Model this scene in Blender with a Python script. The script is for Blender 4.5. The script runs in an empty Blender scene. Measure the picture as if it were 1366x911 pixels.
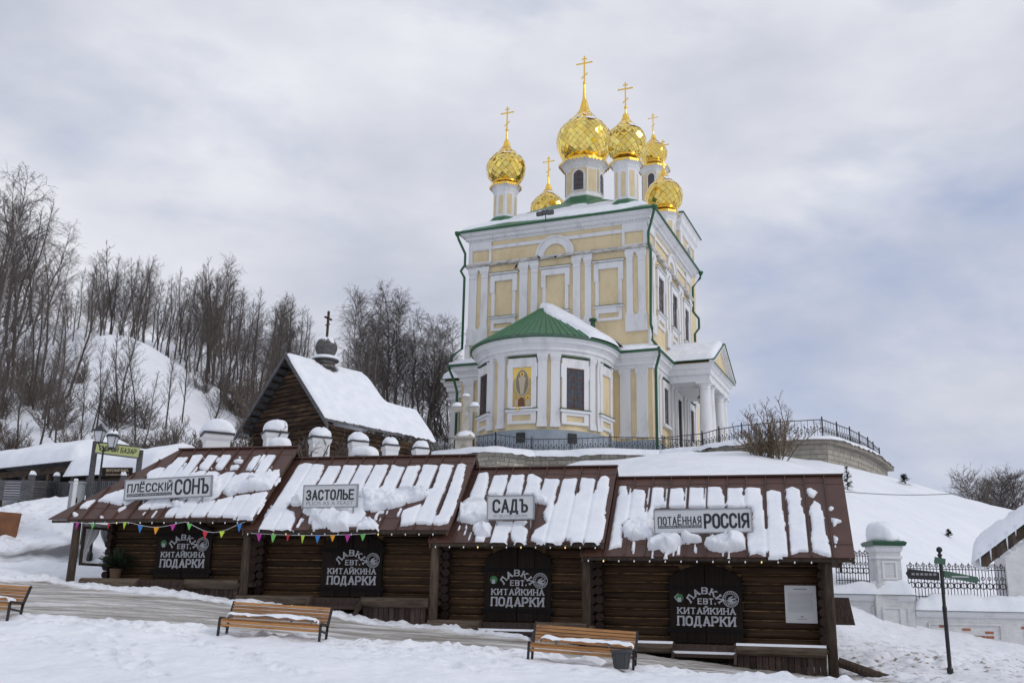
import bpy, math, random
import numpy as np
from mathutils import Vector, Matrix
rnd = random.Random(7)
SC = bpy.context.scene
COL = SC.collection
rad = math.radians
# ------------------------------------------------------------------ camera
PITCH, ROLL, EYE = rad(15.04), rad(1.16), np.array([0, 0, 1.6])
cp, sp, cr, sr = math.cos(PITCH), math.sin(PITCH), math.cos(ROLL), math.sin(ROLL)
vR, vU, vF = np.array([1, 0, 0.]), np.array([0, -sp, cp]), np.array([0, cp, sp])
cR, cU = cr*vR+sr*vU, -sr*vR+cr*vU
cam = bpy.data.cameras.new('camera'); cam.lens = 35; cam.sensor_width = 36; cam.clip_start = .1; cam.clip_end = 6000
co = bpy.data.objects.new('camera', cam); COL.objects.link(co)
co.matrix_world = Matrix(((cR[0], cU[0], -vF[0], 0), (cR[1], cU[1], -vF[1], 0), (cR[2], cU[2], -vF[2], 1.6), (0, 0, 0, 1)))
SC.camera = co
def ray(x, y): return vF+cR*(x-683)/1328-cU*(y-455.5)/1328
def at(x, y, Y): d = ray(x, y); return EYE+d*(Y/d[1])          # survey: a sight line met at a known distance
def hitp(x, y, p0, n): d = ray(x, y); return EYE+d*((np.array(p0)-EYE)@n/(d@n))
# ------------------------------------------------------------------ sky, sun
SUN_EL, SUN_AZ = rad(33), rad(115)      # azimuth from +Y towards +X
W = bpy.data.worlds.new('World'); SC.world = W; W.use_nodes = True
nt = W.node_tree; bg = nt.nodes['Background']; bg.inputs[1].default_value = .105
def N(tree, t, **k):
    n = tree.nodes.new(t)
    for a, b in k.items(): setattr(n, a, b)
    return n
sky = N(nt, 'ShaderNodeTexSky', sky_type='NISHITA', sun_disc=False, sun_elevation=SUN_EL, sun_rotation=SUN_AZ, altitude=100, air_density=1.0, dust_density=2.0)
tc = N(nt, 'ShaderNodeTexCoord'); mp = N(nt, 'ShaderNodeMapping'); mp.inputs['Scale'].default_value = (1, 1, 2.2)
mp.inputs['Location'].default_value = (.35, .1, .2)
nt.links.new(tc.outputs['Generated'], mp.inputs[0])
n1 = N(nt, 'ShaderNodeTexNoise'); n1.inputs['Scale'].default_value = 2.1; n1.inputs['Detail'].default_value = 8; n1.inputs['Roughness'].default_value = .55; n1.inputs['Distortion'].default_value = .25
nt.links.new(mp.outputs[0], n1.inputs[0])
rmp = N(nt, 'ShaderNodeValToRGB'); e = rmp.color_ramp.elements; e[0].position = .31; e[0].color = (0, 0, 0, 1); e[1].position = .50; e[1].color = (1, 1, 1, 1)
nt.links.new(n1.outputs[0], rmp.inputs[0])
n2 = N(nt, 'ShaderNodeTexNoise'); n2.inputs['Scale'].default_value = 3.3; n2.inputs['Detail'].default_value = 7; n2.inputs['Roughness'].default_value = .5
nt.links.new(mp.outputs[0], n2.inputs[0])
r2 = N(nt, 'ShaderNodeValToRGB'); e = r2.color_ramp.elements
e[0].position = .3; e[0].color = (5.0, 5.3, 6.3, 1); e[1].position = .68; e[1].color = (8.1, 8.2, 8.7, 1)
nt.links.new(n2.outputs[0], r2.inputs[0])
mx = N(nt, 'ShaderNodeMix', data_type='RGBA')
sk2 = N(nt, 'ShaderNodeMix', data_type='RGBA'); sk2.inputs[0].default_value = .82; sk2.inputs[7].default_value = (4.2, 4.85, 6.7, 1)
nt.links.new(sky.outputs[0], sk2.inputs[6]); nt.links.new(sk2.outputs[2], mx.inputs[6]); nt.links.new(r2.outputs[0], mx.inputs[7]); nt.links.new(rmp.outputs[0], mx.inputs[0])
nt.links.new(mx.outputs[2], bg.inputs[0])
sl = bpy.data.lights.new('sun', 'SUN'); sl.energy = .85; sl.angle = rad(14); sl.color = (1, .95, .88)
so = bpy.data.objects.new('sun', sl); COL.objects.link(so); so.location = (30, 0, 60)
sd = Vector((math.sin(SUN_AZ)*math.cos(SUN_EL), math.cos(SUN_AZ)*math.cos(SUN_EL), math.sin(SUN_EL)))
so.rotation_euler = sd.to_track_quat('Z', 'Y').to_euler()
SC.view_settings.view_transform = 'Standard'; SC.view_settings.look = 'None'; SC.view_settings.exposure = 0; SC.view_settings.gamma = 1

# ------------------------------------------------------------------ materials
def mat(name, c, c2=None, rough=.7, metal=0, ns=4., bump=0., bs=30., stretch=(1, 1, 1), rvar=0., det=5, lo=.35, hi=.65, brick=None, spec=None, emit=0, trans=0):
    m = bpy.data.materials.new(name); m.use_nodes = True; t = m.node_tree; b = t.nodes['Principled BSDF']
    b.inputs['Base Color'].default_value = (*c, 1); b.inputs['Roughness'].default_value = rough; b.inputs['Metallic'].default_value = metal
    if spec is not None: b.inputs['Specular IOR Level'].default_value = spec
    if emit: b.inputs['Emission Color'].default_value = (*c, 1); b.inputs['Emission Strength'].default_value = emit
    if trans: b.inputs['Transmission Weight'].default_value = trans
    tc = N(t, 'ShaderNodeTexCoord'); mp = N(t, 'ShaderNodeMapping'); mp.inputs['Scale'].default_value = stretch
    t.links.new(tc.outputs['Object'], mp.inputs[0])
    src = None
    if c2 or rvar:
        no = N(t, 'ShaderNodeTexNoise'); no.inputs['Scale'].default_value = ns; no.inputs['Detail'].default_value = det; no.inputs['Roughness'].default_value = .6
        if rvar:
            oi = N(t, 'ShaderNodeObjectInfo'); ad = N(t, 'ShaderNodeVectorMath', operation='ADD'); sc = N(t, 'ShaderNodeVectorMath', operation='SCALE')
            cb = N(t, 'ShaderNodeCombineXYZ'); t.links.new(oi.outputs['Random'], cb.inputs[0]); t.links.new(oi.outputs['Random'], cb.inputs[2])
            sc.inputs[3].default_value = 37.; t.links.new(cb.outputs[0], sc.inputs[0]); t.links.new(mp.outputs[0], ad.inputs[0]); t.links.new(sc.outputs[0], ad.inputs[1]); t.links.new(ad.outputs[0], no.inputs[0])
        else: t.links.new(mp.outputs[0], no.inputs[0])
        r = N(t, 'ShaderNodeValToRGB'); r.color_ramp.elements[0].position = lo; r.color_ramp.elements[1].position = hi
        r.color_ramp.elements[0].color = (*c, 1); r.color_ramp.elements[1].color = (*(c2 or c), 1)
        t.links.new(no.outputs[0], r.inputs[0]); src = r.outputs[0]
        if rvar:
            mr = N(t, 'ShaderNodeMapRange'); mr.inputs[3].default_value = 1-rvar; mr.inputs[4].default_value = 1+rvar*.6
            t.links.new(oi.outputs['Random'], mr.inputs[0])
            vm = N(t, 'ShaderNodeVectorMath', operation='SCALE'); t.links.new(src, vm.inputs[0]); t.links.new(mr.outputs[0], vm.inputs[3]); src = vm.outputs[0]
        t.links.new(src, b.inputs['Base Color'])
    if bump:
        nb = N(t, 'ShaderNodeTexNoise'); nb.inputs['Scale'].default_value = bs; nb.inputs['Detail'].default_value = 4; t.links.new(mp.outputs[0], nb.inputs[0])
        bp = N(t, 'ShaderNodeBump'); bp.inputs['Strength'].default_value = bump; bp.inputs['Distance'].default_value = .02
        t.links.new(nb.outputs[0], bp.inputs['Height'])
        if brick:
            sx = N(t, 'ShaderNodeSeparateXYZ'); t.links.new(tc.outputs['Object'], sx.inputs[0])
            a = N(t, 'ShaderNodeMath', operation='ADD'); t.links.new(sx.outputs[0], a.inputs[0]); t.links.new(sx.outputs[1], a.inputs[1])
            c_ = N(t, 'ShaderNodeCombineXYZ'); t.links.new(a.outputs[0], c_.inputs[0]); t.links.new(sx.outputs[2], c_.inputs[1])
            bt = N(t, 'ShaderNodeTexBrick'); bt.inputs['Scale'].default_value = 1; bt.inputs['Brick Width'].default_value = brick[0]; bt.inputs['Row Height'].default_value = brick[1]; bt.inputs['Mortar Size'].default_value = .015
            bt.inputs['Color1'].default_value = (1, 1, 1, 1); bt.inputs['Color2'].default_value = (.9, .9, .9, 1); bt.inputs['Mortar'].default_value = (0, 0, 0, 1)
            t.links.new(c_.outputs[0], bt.inputs[0])
            b2 = N(t, 'ShaderNodeBump'); b2.inputs['Strength'].default_value = .5; b2.inputs['Distance'].default_value = .02
            t.links.new(bt.outputs[0], b2.inputs['Height']); t.links.new(bp.outputs[0], b2.inputs['Normal']); t.links.new(b2.outputs[0], b.inputs['Normal'])
        else: t.links.new(bp.outputs[0], b.inputs['Normal'])
    return m
M = dict(
 snow=mat('snow', (.76, .79, .85), (.86, .88, .92), .6, ns=1.8, det=8, bump=.55, bs=16, spec=.3),
 log=mat('log_wood', (.030, .017, .010), (.105, .056, .026), .7, ns=3, stretch=(.35, 5, 7), bump=.6, bs=14, rvar=.45, lo=.35, hi=.72, spec=.25),
 logend=mat('log_end', (.020, .009, .006), (.036, .015, .009), .8, ns=6, bump=.4, rvar=.3),
 chink_lit=mat('chinking_lit_edges', (.05, .032, .018), (.24, .15, .07), .9, ns=5, bump=.5),  # tan between the logs: their lit top edges painted into the caulking colour
 dark=mat('dark_board', (.017, .012, .011), (.030, .021, .018), .75, ns=3, stretch=(6, 6, .5), bump=.4, bs=20, rvar=.25, spec=.12),
 strap=mat('dark_iron_strap', (.013, .011, .011), rough=.8, spec=.15),
 post=mat('weathered_post', (.05, .038, .03), (.11, .08, .058), .85, ns=4, stretch=(4, 4, .6), bump=.7, bs=16, rvar=.35, spec=.2),
 beam=mat('weathered_beam', (.06, .043, .032), (.15, .115, .085), .85, ns=4, stretch=(.5, 4, 4), bump=.7, bs=16, rvar=.3, spec=.2),
 plank=mat('skirt_plank', (.045, .030, .026), (.085, .06, .05), .85, ns=4, stretch=(5, 5, .6), bump=.6, rvar=.4, spec=.2),
 metal=mat('brown_roof_sheet', (.066, .030, .021), (.090, .040, .028), .45, ns=2.2, bump=.12, bs=5, rvar=.1, spec=.5),
 white_sign=mat('sign_face', (.60, .62, .64), rough=.5), ink=mat('sign_ink', (.02, .022, .028), rough=.6),
 sframe=mat('sign_frame', (.30, .31, .33), rough=.4, metal=.6),
 letter=mat('white_letter', (.54, .55, .58), (.40, .41, .44), rough=.6, ns=8), bulb=mat('bulb', (.85, .85, .9), rough=.3, emit=.1), bulbw=mat('warm_bulb', (1, .72, .3), rough=.3, emit=.8),
 wire=mat('black_cable', (.03, .03, .03)), 
 wallw=mat('white_painted_brick', (.50, .495, .485), (.70, .705, .715), .7, ns=1.3, stretch=(1, 1, .35), lo=.22, hi=.5, bump=.25, bs=12, brick=(.5, .17)),
 trim=mat('white_plaster', (.52, .515, .50), (.72, .725, .735), .65, ns=1.1, stretch=(1, 1, .3), lo=.22, hi=.48, bump=.2, bs=8),
 weather=mat('weathered_moulding', (.30, .26, .22), (.66, .65, .63), .8, ns=2.2, stretch=(.8, .8, 3), lo=.36, hi=.58, bump=.6, bs=10, brick=(.27, .085)), yellow=mat('yellow_plaster', (.58, .46, .27), (.72, .59, .365), .75, ns=.9, stretch=(1, 1, .5), lo=.25, hi=.55, bump=.25, bs=12, brick=(.5, .17)),
 plinth=mat('grey_plinth', (.23, .27, .31), (.29, .33, .37), .75, ns=1.5, bump=.2),
 green=mat('green_roof_sheet', (.035, .135, .065), (.05, .165, .08), .45, ns=2, bump=.1, bs=6),
 eave=mat('green_eave_sheet', (.018, .095, .042), rough=.5), dgreen=mat('dark_green_metal', (.010, .07, .03), rough=.4), 
 gold=mat('gold_leaf_tile', (.98, .68, .13), (1.0, .78, .26), .14, 1, ns=1.5, bump=.12, bs=3, rvar=.22),
 goldd=mat('gold_joint_shadow', (.42, .25, .04), rough=.4, metal=1), golds=mat('gold_leaf', (.95, .62, .12), rough=.25, metal=1), glass=mat('window_glass', (.03, .035, .045), (.07, .075, .09), rough=.08, ns=4),  # goldd: shadow lines between dome tiles put into a darker gold
 wframe=mat('brown_window_frame', (.11, .04, .02), rough=.6), iron=mat('black_iron', (.012, .012, .014), rough=.45),
 stone=mat('limestone', (.36, .335, .28), (.50, .47, .40), .9, ns=3, bump=.8, bs=10, rvar=.25), mortar=mat('mortar', (.30, .28, .24), rough=.95),
 oldwood=mat('old_dark_log', (.024, .017, .013), (.17, .095, .05), .85, ns=2.2, stretch=(.5, 1, 6), bump=.6, bs=10, rvar=.5, lo=.42, hi=.8, spec=.2),
 greywood=mat('grey_wood', (.09, .09, .095), (.15, .15, .155), .85, ns=3, stretch=(1, 1, 4), bump=.5, rvar=.25, spec=.2),
 shingle=mat('grey_shingle', (.06, .058, .055), (.16, .155, .15), .85, ns=5, rvar=.4, bump=.4),
 bench=mat('bench_slat', (.17, .07, .025), (.42, .20, .065), .55, ns=3.5, stretch=(.6, 6, 6), bump=.35, rvar=.32, lo=.28, hi=.5),
 plastic=mat('grey_plastic_bin', (.035, .038, .042), rough=.45), pipe=mat('green_downpipe', (.012, .085, .035), rough=.4),
 bark=mat('bark', (.06, .05, .042), (.12, .10, .088), .9, ns=2, stretch=(3, 3, .5), rvar=.3), barkd=mat('dark_twig', (.10, .082, .072), (.15, .13, .118), .9, ns=1, rvar=.4),
 birch=mat('birch_bark', (.30, .29, .28), (.10, .09, .08), .85, ns=2, stretch=(1, 1, 3), lo=.5, hi=.7, rvar=.2),
 twigtan=mat('tan_twig', (.13, .095, .065), (.20, .15, .10), .9, ns=1), twigred=mat('reddish_twig', (.11, .085, .07), (.16, .125, .10), .9, ns=1, rvar=.3), needle=mat('needle', (.018, .032, .014), (.035, .05, .02), .8, ns=5),
 brickr=mat('red_brick', (.28, .09, .045), (.36, .14, .08), .9, ns=5, bump=.5, rvar=.3), ochre=mat('rusty_barrier', (.13, .05, .022), (.22, .09, .035), .7, ns=2, bump=.2),
 gbox=mat('grey_box', (.30, .32, .34), rough=.5), lime=mat('lime_sign', (.52, .56, .24), rough=.6), pot=mat('clay_pot', (.16, .10, .06), rough=.8),
 curtain=mat('lace_curtain', (.55, .55, .56), rough=.9), lamp=mat('lamp_glass', (.55, .57, .6), rough=.3), bronze=mat('icon_gold', (.42, .28, .08), (.55, .38, .12), .5, ns=5),
 icongold=mat('icon_bright_gold', (.80, .55, .12), rough=.4, metal=.3), pale=mat('icon_pale', (.50, .42, .30), rough=.8), dull=mat('icon_dull', (.22, .20, .13), rough=.8),
 brown=mat('icon_brown', (.16, .07, .035), rough=.8), ice=mat('ice', (.75, .8, .86), rough=.15, spec=.6), stickg=mat('green_sticker', (.03, .17, .05), rough=.5), stickw=mat('pale_sticker', (.45, .47, .5), rough=.5),
 dirtywhite=mat('peeling_white_paint', (.56, .56, .56), (.68, .68, .68), .8, ns=3, bump=.4, bs=12, brick=(.26, .075)), concrete=mat('concrete', (.22, .20, .17), (.34, .31, .26), .9, ns=2, bump=.6),
 bird=mat('pigeon_feather', (.02, .02, .024), rough=.7), print_grey=mat('grey_print', (.25, .25, .26), rough=.6), sleet=mat('poster_paper', (.55, .56, .57), rough=.5),
 fgreen=mat('finger_green', (.05, .11, .075), rough=.5))
for i, c in enumerate([(.45, .04, .30), (.15, .50, .12), (.55, .03, .05), (.50, .68, .06), (.04, .20, .52), (.75, .33, .02)]): M['flag%d' % i] = mat('flag_cloth', c, rough=.8)

# ------------------------------------------------------------------ mesh helpers
class MB:
    def __init__(s): s.v = []; s.f = []; s.m = []; s.cur = 0
    def add(s, vs, fs):
        o = len(s.v); s.v += [tuple(map(float, p)) for p in vs]; s.f += [tuple(i+o for i in f) for f in fs]; s.m += [s.cur]*len(fs); return s
    def box(s, x0, x1, y0, y1, z0, z1):
        return s.add([(x0, y0, z0), (x1, y0, z0), (x1, y1, z0), (x0, y1, z0), (x0, y0, z1), (x1, y0, z1), (x1, y1, z1), (x0, y1, z1)],
                     [(0, 3, 2, 1), (4, 5, 6, 7), (0, 1, 5, 4), (1, 2, 6, 5), (2, 3, 7, 6), (3, 0, 4, 7)])
    def prism(s, pts, y0, y1):            # pts in (x,z), extruded along y
        n = len(pts); vs = [(a, y0, b) for a, b in pts]+[(a, y1, b) for a, b in pts]
        return s.add(vs, [tuple(range(n)), tuple(range(2*n-1, n-1, -1))]+[(i, n+i, n+(i+1) % n, (i+1) % n) for i in range(n)])
    def loft(s, loops, cap=True, closed=True):
        n = len(loops[0]); vs = [p for l in loops for p in l]; fs = []
        for k in range(len(loops)-1):
            for i in range(n if closed else n-1):
                j = (i+1) % n; fs.append((k*n+i, k*n+j, (k+1)*n+j, (k+1)*n+i))
        if cap and closed: fs += [tuple(range(n-1, -1, -1)), tuple(range((len(loops)-1)*n, len(loops)*n))]
        return s.add(vs, fs)
    def lathe(s, prof, n=16, c=(0, 0), ph=0, cap=True):
        return s.loft([[(c[0]+r*math.cos(ph+2*math.pi*i/n), c[1]+r*math.sin(ph+2*math.pi*i/n), z) for i in range(n)] for r, z in prof], cap)
    def tube(s, pts, r, n=8, r1=None):
        pts = [Vector(p) for p in pts]; loops = []; N_ = len(pts)
        for i, p in enumerate(pts):
            d = (pts[min(i+1, N_-1)]-pts[max(i-1, 0)]).normalized(); a = Vector((0, 0, 1)) if abs(d.z) < .9 else Vector((0, 1, 0))
            u = d.cross(a).normalized(); w = u.cross(d); rr = r if r1 is None else r+(r1-r)*i/(N_-1)
            loops.append([tuple(p+(u*math.cos(t)+w*math.sin(t))*rr) for t in [2*math.pi*k/n for k in range(n)]])
        return s.loft(loops)
    def build(s, name, m=None, parent=None, smooth=False, kind=None, loc=None, label=None, rotz=0):
        me = bpy.data.meshes.new(name); me.from_pydata(s.v, [], s.f)
        ms = m if isinstance(m, (list, tuple)) else [m]
        for k in ms: me.materials.append(M[k] if isinstance(k, str) else k)
        if len(ms) > 1: me.polygons.foreach_set('material_index', s.m)
        if smooth: me.polygons.foreach_set('use_smooth', [True]*len(s.f))
        me.update()
        return link(name, me, parent, loc, kind, label, rotz)
def link(name, me, parent=None, loc=None, kind=None, label=None, rotz=0):
    o = bpy.data.objects.new(name, me); COL.objects.link(o)
    if parent is not None:
        o.parent = parent
        if loc is None: loc = parent.get('_off', (0, 0, 0)); 
    if loc is not None: o.location = loc
    if rotz: o.rotation_euler = (0, 0, rotz)
    if kind: o['kind'] = kind
    if label: o['label'] = label
    return o
def tag(o, label, cat, group=None):
    o['label'] = label; o['category'] = cat
    if group: o['group'] = group
    return o
def thing(name, label, cat, loc=(0, 0, 0), rotz=0, group=None):
    o = bpy.data.objects.new(name, None); COL.objects.link(o); o.location = loc; o.rotation_euler = (0, 0, rotz); o.empty_display_size = .2
    return tag(o, label, cat, group)
def smoothmod(o, a=40):
    me = o.data; me.polygons.foreach_set('use_smooth', [True]*len(me.polygons))
    try: me.set_sharp_from_angle(angle=rad(a))
    except Exception: pass
    return o
def copy_tree(o, parent=None, lvl=0):
    c = o.copy(); COL.objects.link(c); c.parent = parent
    for ch in list(o.children): copy_tree(ch, c, lvl+1)
    return c
def arr_mesh(name, V, F, m, smooth=False):
    me = bpy.data.meshes.new(name); k = F.shape[1]
    me.vertices.add(len(V)); me.vertices.foreach_set('co', V.astype(np.float32).ravel())
    me.loops.add(F.size); me.loops.foreach_set('vertex_index', F.astype(np.int32).ravel())
    me.polygons.add(len(F)); me.polygons.foreach_set('loop_start', np.arange(0, F.size, k, dtype=np.int32))
    me.materials.append(M[m] if isinstance(m, str) else m)
    if smooth: me.polygons.foreach_set('use_smooth', [True]*len(F))
    me.update(calc_edges=True); return me
def inpoly(px, py, poly):
    ins = np.zeros(px.shape, bool); d2 = np.full(px.shape, 1e9); n = len(poly)
    for i in range(n):
        x0, y0 = poly[i]; x1, y1 = poly[(i+1) % n]
        if y0 != y1:
            c = ((y0 > py) != (y1 > py)) & (px < (x1-x0)*(py-y0)/(y1-y0)+x0); ins ^= c
        dx, dy = x1-x0, y1-y0; L = dx*dx+dy*dy+1e-12
        t = np.clip(((px-x0)*dx+(py-y0)*dy)/L, 0, 1); d2 = np.minimum(d2, (px-x0-t*dx)**2+(py-y0-t*dy)**2)
    return np.where(ins, 1, -1)*np.sqrt(d2)
RS = np.random.RandomState(3)
_tab = RS.rand(64, 64)
def vnoise(x, y):
    x = np.asarray(x, float); y = np.asarray(y, float); xi = np.floor(x).astype(int); yi = np.floor(y).astype(int); fx = x-xi; fy = y-yi
    fx = fx*fx*(3-2*fx); fy = fy*fy*(3-2*fy); g = lambda a, b: _tab[a % 64, b % 64]
    return (g(xi, yi)*(1-fx)+g(xi+1, yi)*fx)*(1-fy)+(g(xi, yi+1)*(1-fx)+g(xi+1, yi+1)*fx)*fy-.5
def fbm(x, y, o=4):
    s = 0; a = 1
    for k in range(o): s = s+a*vnoise(x*2**k+k*7.3, y*2**k+k*3.1); a *= .5
    return s
# ------------------------------------------------------------------ stroke lettering
def arc(cx, cy, rx, ry, a0, a1, n=7): return [(cx+rx*math.cos(rad(a0+(a1-a0)*i/n)), cy+ry*math.sin(rad(a0+(a1-a0)*i/n))) for i in range(n+1)]
bowl = lambda y0, y1: [(0, y1), (.55, y1)]+arc(.55, (y0+y1)/2, .45, (y1-y0)/2, 90, -90, 6)+[(0, y0)]
G = {
 'П': [[(0, 0), (0, 1)], [(0, 1), (1, 1)], [(1, 1), (1, 0)]], 'Л': [[(0, 0), (.25, .5), (.3, 1)], [(.3, 1), (1, 1)], [(1, 1), (1, 0)]],
 'Е': [[(0, 0), (0, 1)], [(0, 1), (.95, 1)], [(0, .52), (.8, .52)], [(0, 0), (.95, 0)]],
 'С': [arc(.5, .72, .5, .28, 10, 180)+arc(.5, .28, .5, .28, 180, 350)], 'О': [arc(.5, .72, .5, .28, 0, 180)+arc(.5, .28, .5, .28, 180, 360)+[(1, .72)]],
 'К': [[(0, 0), (0, 1)], [(.95, 1), (.1, .45)], [(.35, .6), (1, 0)]], 'I': [[(.5, 0), (.5, 1)]],
 'И': [[(0, 0), (0, 1)], [(0, .05), (1, .95)], [(1, 0), (1, 1)]], 'Н': [[(0, 0), (0, 1)], [(1, 0), (1, 1)], [(0, .5), (1, .5)]],
 'Ъ': [[(-.1, 1), (.25, 1)], [(.25, 1), (.25, 0)], [(.25, 0), (.7, 0)]+arc(.7, .27, .35, .27, -90, 90, 5)+[(.25, .54)]],
 'Ь': [[(.05, 1), (.05, 0)], [(.05, 0), (.6, 0)]+arc(.6, .27, .4, .27, -90, 90, 5)+[(.05, .54)]],
 'Ы': [[(0, 1), (0, 0)], [(0, 0), (.4, 0)]+arc(.4, .25, .25, .25, -90, 90, 5)+[(0, .5)], [(1, 0), (1, 1)]],
 'З': [arc(.45, .74, .45, .26, 160, -90)+arc(.45, .26, .5, .26, 90, -160)], 'А': [[(0, 0), (.5, 1)], [(.5, 1), (1, 0)], [(.2, .32), (.8, .32)]],
 'Т': [[(.5, 0), (.5, 1)], [(0, 1), (1, 1)]], 'Д': [[(.12, .02), (.35, 1)], [(.35, 1), (.85, 1)], [(.85, 1), (.85, 0)], [(-.05, 0), (1.05, 0)], [(-.05, -.16), (-.05, 0)], [(1.05, -.16), (1.05, 0)]],
 'Р': [[(0, 0), (0, 1)], bowl(.42, 1)], 'В': [[(0, 0), (0, 1)], bowl(.52, 1), bowl(0, .52)], 'Б': [[(0, 0), (0, 1)], [(0, 1), (.9, 1)], bowl(0, .55)],
 'Я': [[(1, 0), (1, 1)], [(1, 1), (.45, 1)]+arc(.45, .72, .45, .28, 90, 270, 6)+[(1, .44)], [(.55, .44), (0, 0)]], 'У': [[(0, 1), (.5, .4)], [(1, 1), (.3, 0), (.1, 0)]],
 'Ч': [[(0, 1), (0, .55), (.3, .45), (1, .5)], [(1, 0), (1, 1)]], 'Х': [[(0, 0), (1, 1)], [(0, 1), (1, 0)]], '.': [[(.1, 0), (.1, .12)]]}
G['Ё'] = G['Е']+[[(.2, 1.2), (.2, 1.32)], [(.75, 1.2), (.75, 1.32)]]; G['Й'] = G['И']+[[(.25, 1.28), (.5, 1.17), (.75, 1.28)]]
SL = {'П': [(0, 0), (1, 0)], 'Л': [(0, 0), (1, 0)], 'К': [(0, 0), (0, 1), (1, 0), (.95, 1)], 'И': [(0, 0), (0, 1), (1, 0), (1, 1)], 'Й': [(0, 0), (0, 1), (1, 0), (1, 1)], 'Н': [(0, 0), (0, 1), (1, 0), (1, 1)],
      'Т': [(.5, 0)], 'А': [(0, 0), (1, 0)], 'Р': [(0, 0)], 'В': [], 'Е': [], 'О': [], 'Д': [], '.': []}
def glyph(mb, ch, ox, oz, w, h, t, y=0., slab=False, rot=0., piv=None):
    k = [0]
    def tr(x, z):
        X, Z = ox+x*w, oz+z*h
        if rot: c, s = math.cos(rot), math.sin(rot); dx, dz = X-piv[0], Z-piv[1]; X, Z = piv[0]+c*dx-s*dz, piv[1]+s*dx+c*dz
        return X, Z
    def seg(a, b, th):
        dx, dz = b[0]-a[0], b[1]-a[1]; L = math.hypot(dx, dz) or 1e-6; ux, uz = dx/L, dz/L; px, pz = -uz*th/2, ux*th/2; e = th*.45
        q = [(a[0]-ux*e+px, a[1]-uz*e+pz), (a[0]-ux*e-px, a[1]-uz*e-pz), (b[0]+ux*e-px, b[1]+uz*e-pz), (b[0]+ux*e+px, b[1]+uz*e+pz)]
        yy = y-.004-.0005*(k[0] % 9); k[0] += 1; mb.prism(q, yy, y)
    for st in G[ch]:
        P_ = [tr(*p) for p in st]
        for a, b in zip(P_, P_[1:]): seg(a, b, t*(.75 if slab and abs(a[1]-b[1]) < abs(a[0]-b[0])*.2 else 1))
    if slab:
        for x, z in SL.get(ch, []): seg(tr(x-.19*1, z), tr(x+.19, z), t*.62)
def word(mb, txt, x0, x1, z0, z1, t, y=0., slab=False, gap=.42):
    wid = {'I': .12, '.': .3, ' ': .45, 'Ъ': 1.1, 'Д': 1.15}; ws = [wid.get(c, 1) for c in txt]; u = (x1-x0)/(sum(ws)+gap*(len(txt)-1)); x = x0; 
    for c, w_ in zip(txt, ws):
        if c != ' ': glyph(mb, c, x+(0 if c != 'I' else -u*.44), z0, u, z1-z0, t, y, slab)
        x += (w_+gap)*u
def font_text(mb, s, x0, x1, z0, z1, y=0.):
    c = bpy.data.curves.new('lettering', 'FONT'); c.body = s; c.size = 1; o = bpy.data.objects.new('lettering', c); COL.objects.link(o)
    me = bpy.data.meshes.new_from_object(o.evaluated_get(bpy.context.evaluated_depsgraph_get()))
    vs = np.array([v.co[:] for v in me.vertices]); fs = [tuple(p.vertices) for p in me.polygons]
    bpy.data.objects.remove(o); bpy.data.curves.remove(c); bpy.data.meshes.remove(me)
    a, b = vs.min(0), vs.max(0); 
    mb.add([(x0+(p[0]-a[0])/(b[0]-a[0])*(x1-x0), y-.003, z0+(p[1]-a[1])/(b[1]-a[1])*(z1-z0)) for p in vs], fs)

# ------------------------------------------------------------------ terrain
TH = rad(14.5); RX = np.array([math.cos(TH), -math.sin(TH), 0]); RY = np.array([math.sin(TH), math.cos(TH), 0]); R0 = np.array([4.84, 25, 0])
def row(u, y, z=0): return R0+RX*u+RY*y+np.array([0, 0, z])     # market-row frame: u along the fronts, y back, z up
TC = rad(22.8); KX = np.array([math.cos(TC), -math.sin(TC), 0]); KY = np.array([math.sin(TC), math.cos(TC), 0]); K0 = np.array([11.402, 80, 0])
def chp(x, y, z=0): return K0+KX*x+KY*y+np.array([0, 0, z])
cpts = []
def T(x, y, z): cpts.append((x, y, z))
for a in [(0, 0, 0), (-12, 0, .2), (12, 0, -.2), (0, 8, .12), (-10, 8, .3), (12, 8, -.1), (-25, 8, .8), (25, 8, -.4), (0, -20, -.3), (-30, -20, .5), (30, -20, -.8)]: T(*a)
def TP(px, py, Y, dz=0): p = at(px, py, Y); T(p[0], p[1], p[2]+dz)
for a in [(683, 911, 15.6), (0, 911, 15.2), (1366, 925, 15.6), (340, 911, 15.4), (1020, 915, 15.6), (705, 881, 19.4), (848, 896, 19.1), (295, 847, 20.6), (435, 859, 20.3), (20, 829, 20.6), (1000, 903, 20)]: TP(*a)
for u, z in [(-24, 2.75), (-20, 2.45), (-17.2, 2.1), (-14.5, 1.98), (-12, 1.72), (-9.3, 1.45), (-6.8, 1.2), (-4.7, 1.05), (-2.8, .88), (0, .62), (2.85, .36), (5, .2), (8, .1)]:
    for yy, dz in ((-1.25, 0), (-2.6, -.16)): p = row(u, yy, z+dz); T(*p)
for u, z in [(-17.0, 2.2), (-14.5, 2.0), (-12, 1.75), (-9.3, 1.5), (-6.8, 1.2), (-4.7, 1.0), (-2.8, .85), (0, .65), (2.6, .5)]:
    p = row(u, .6, z-.1); T(*p); p = row(u, -3+5.5, z+.3); T(*p)
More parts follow.
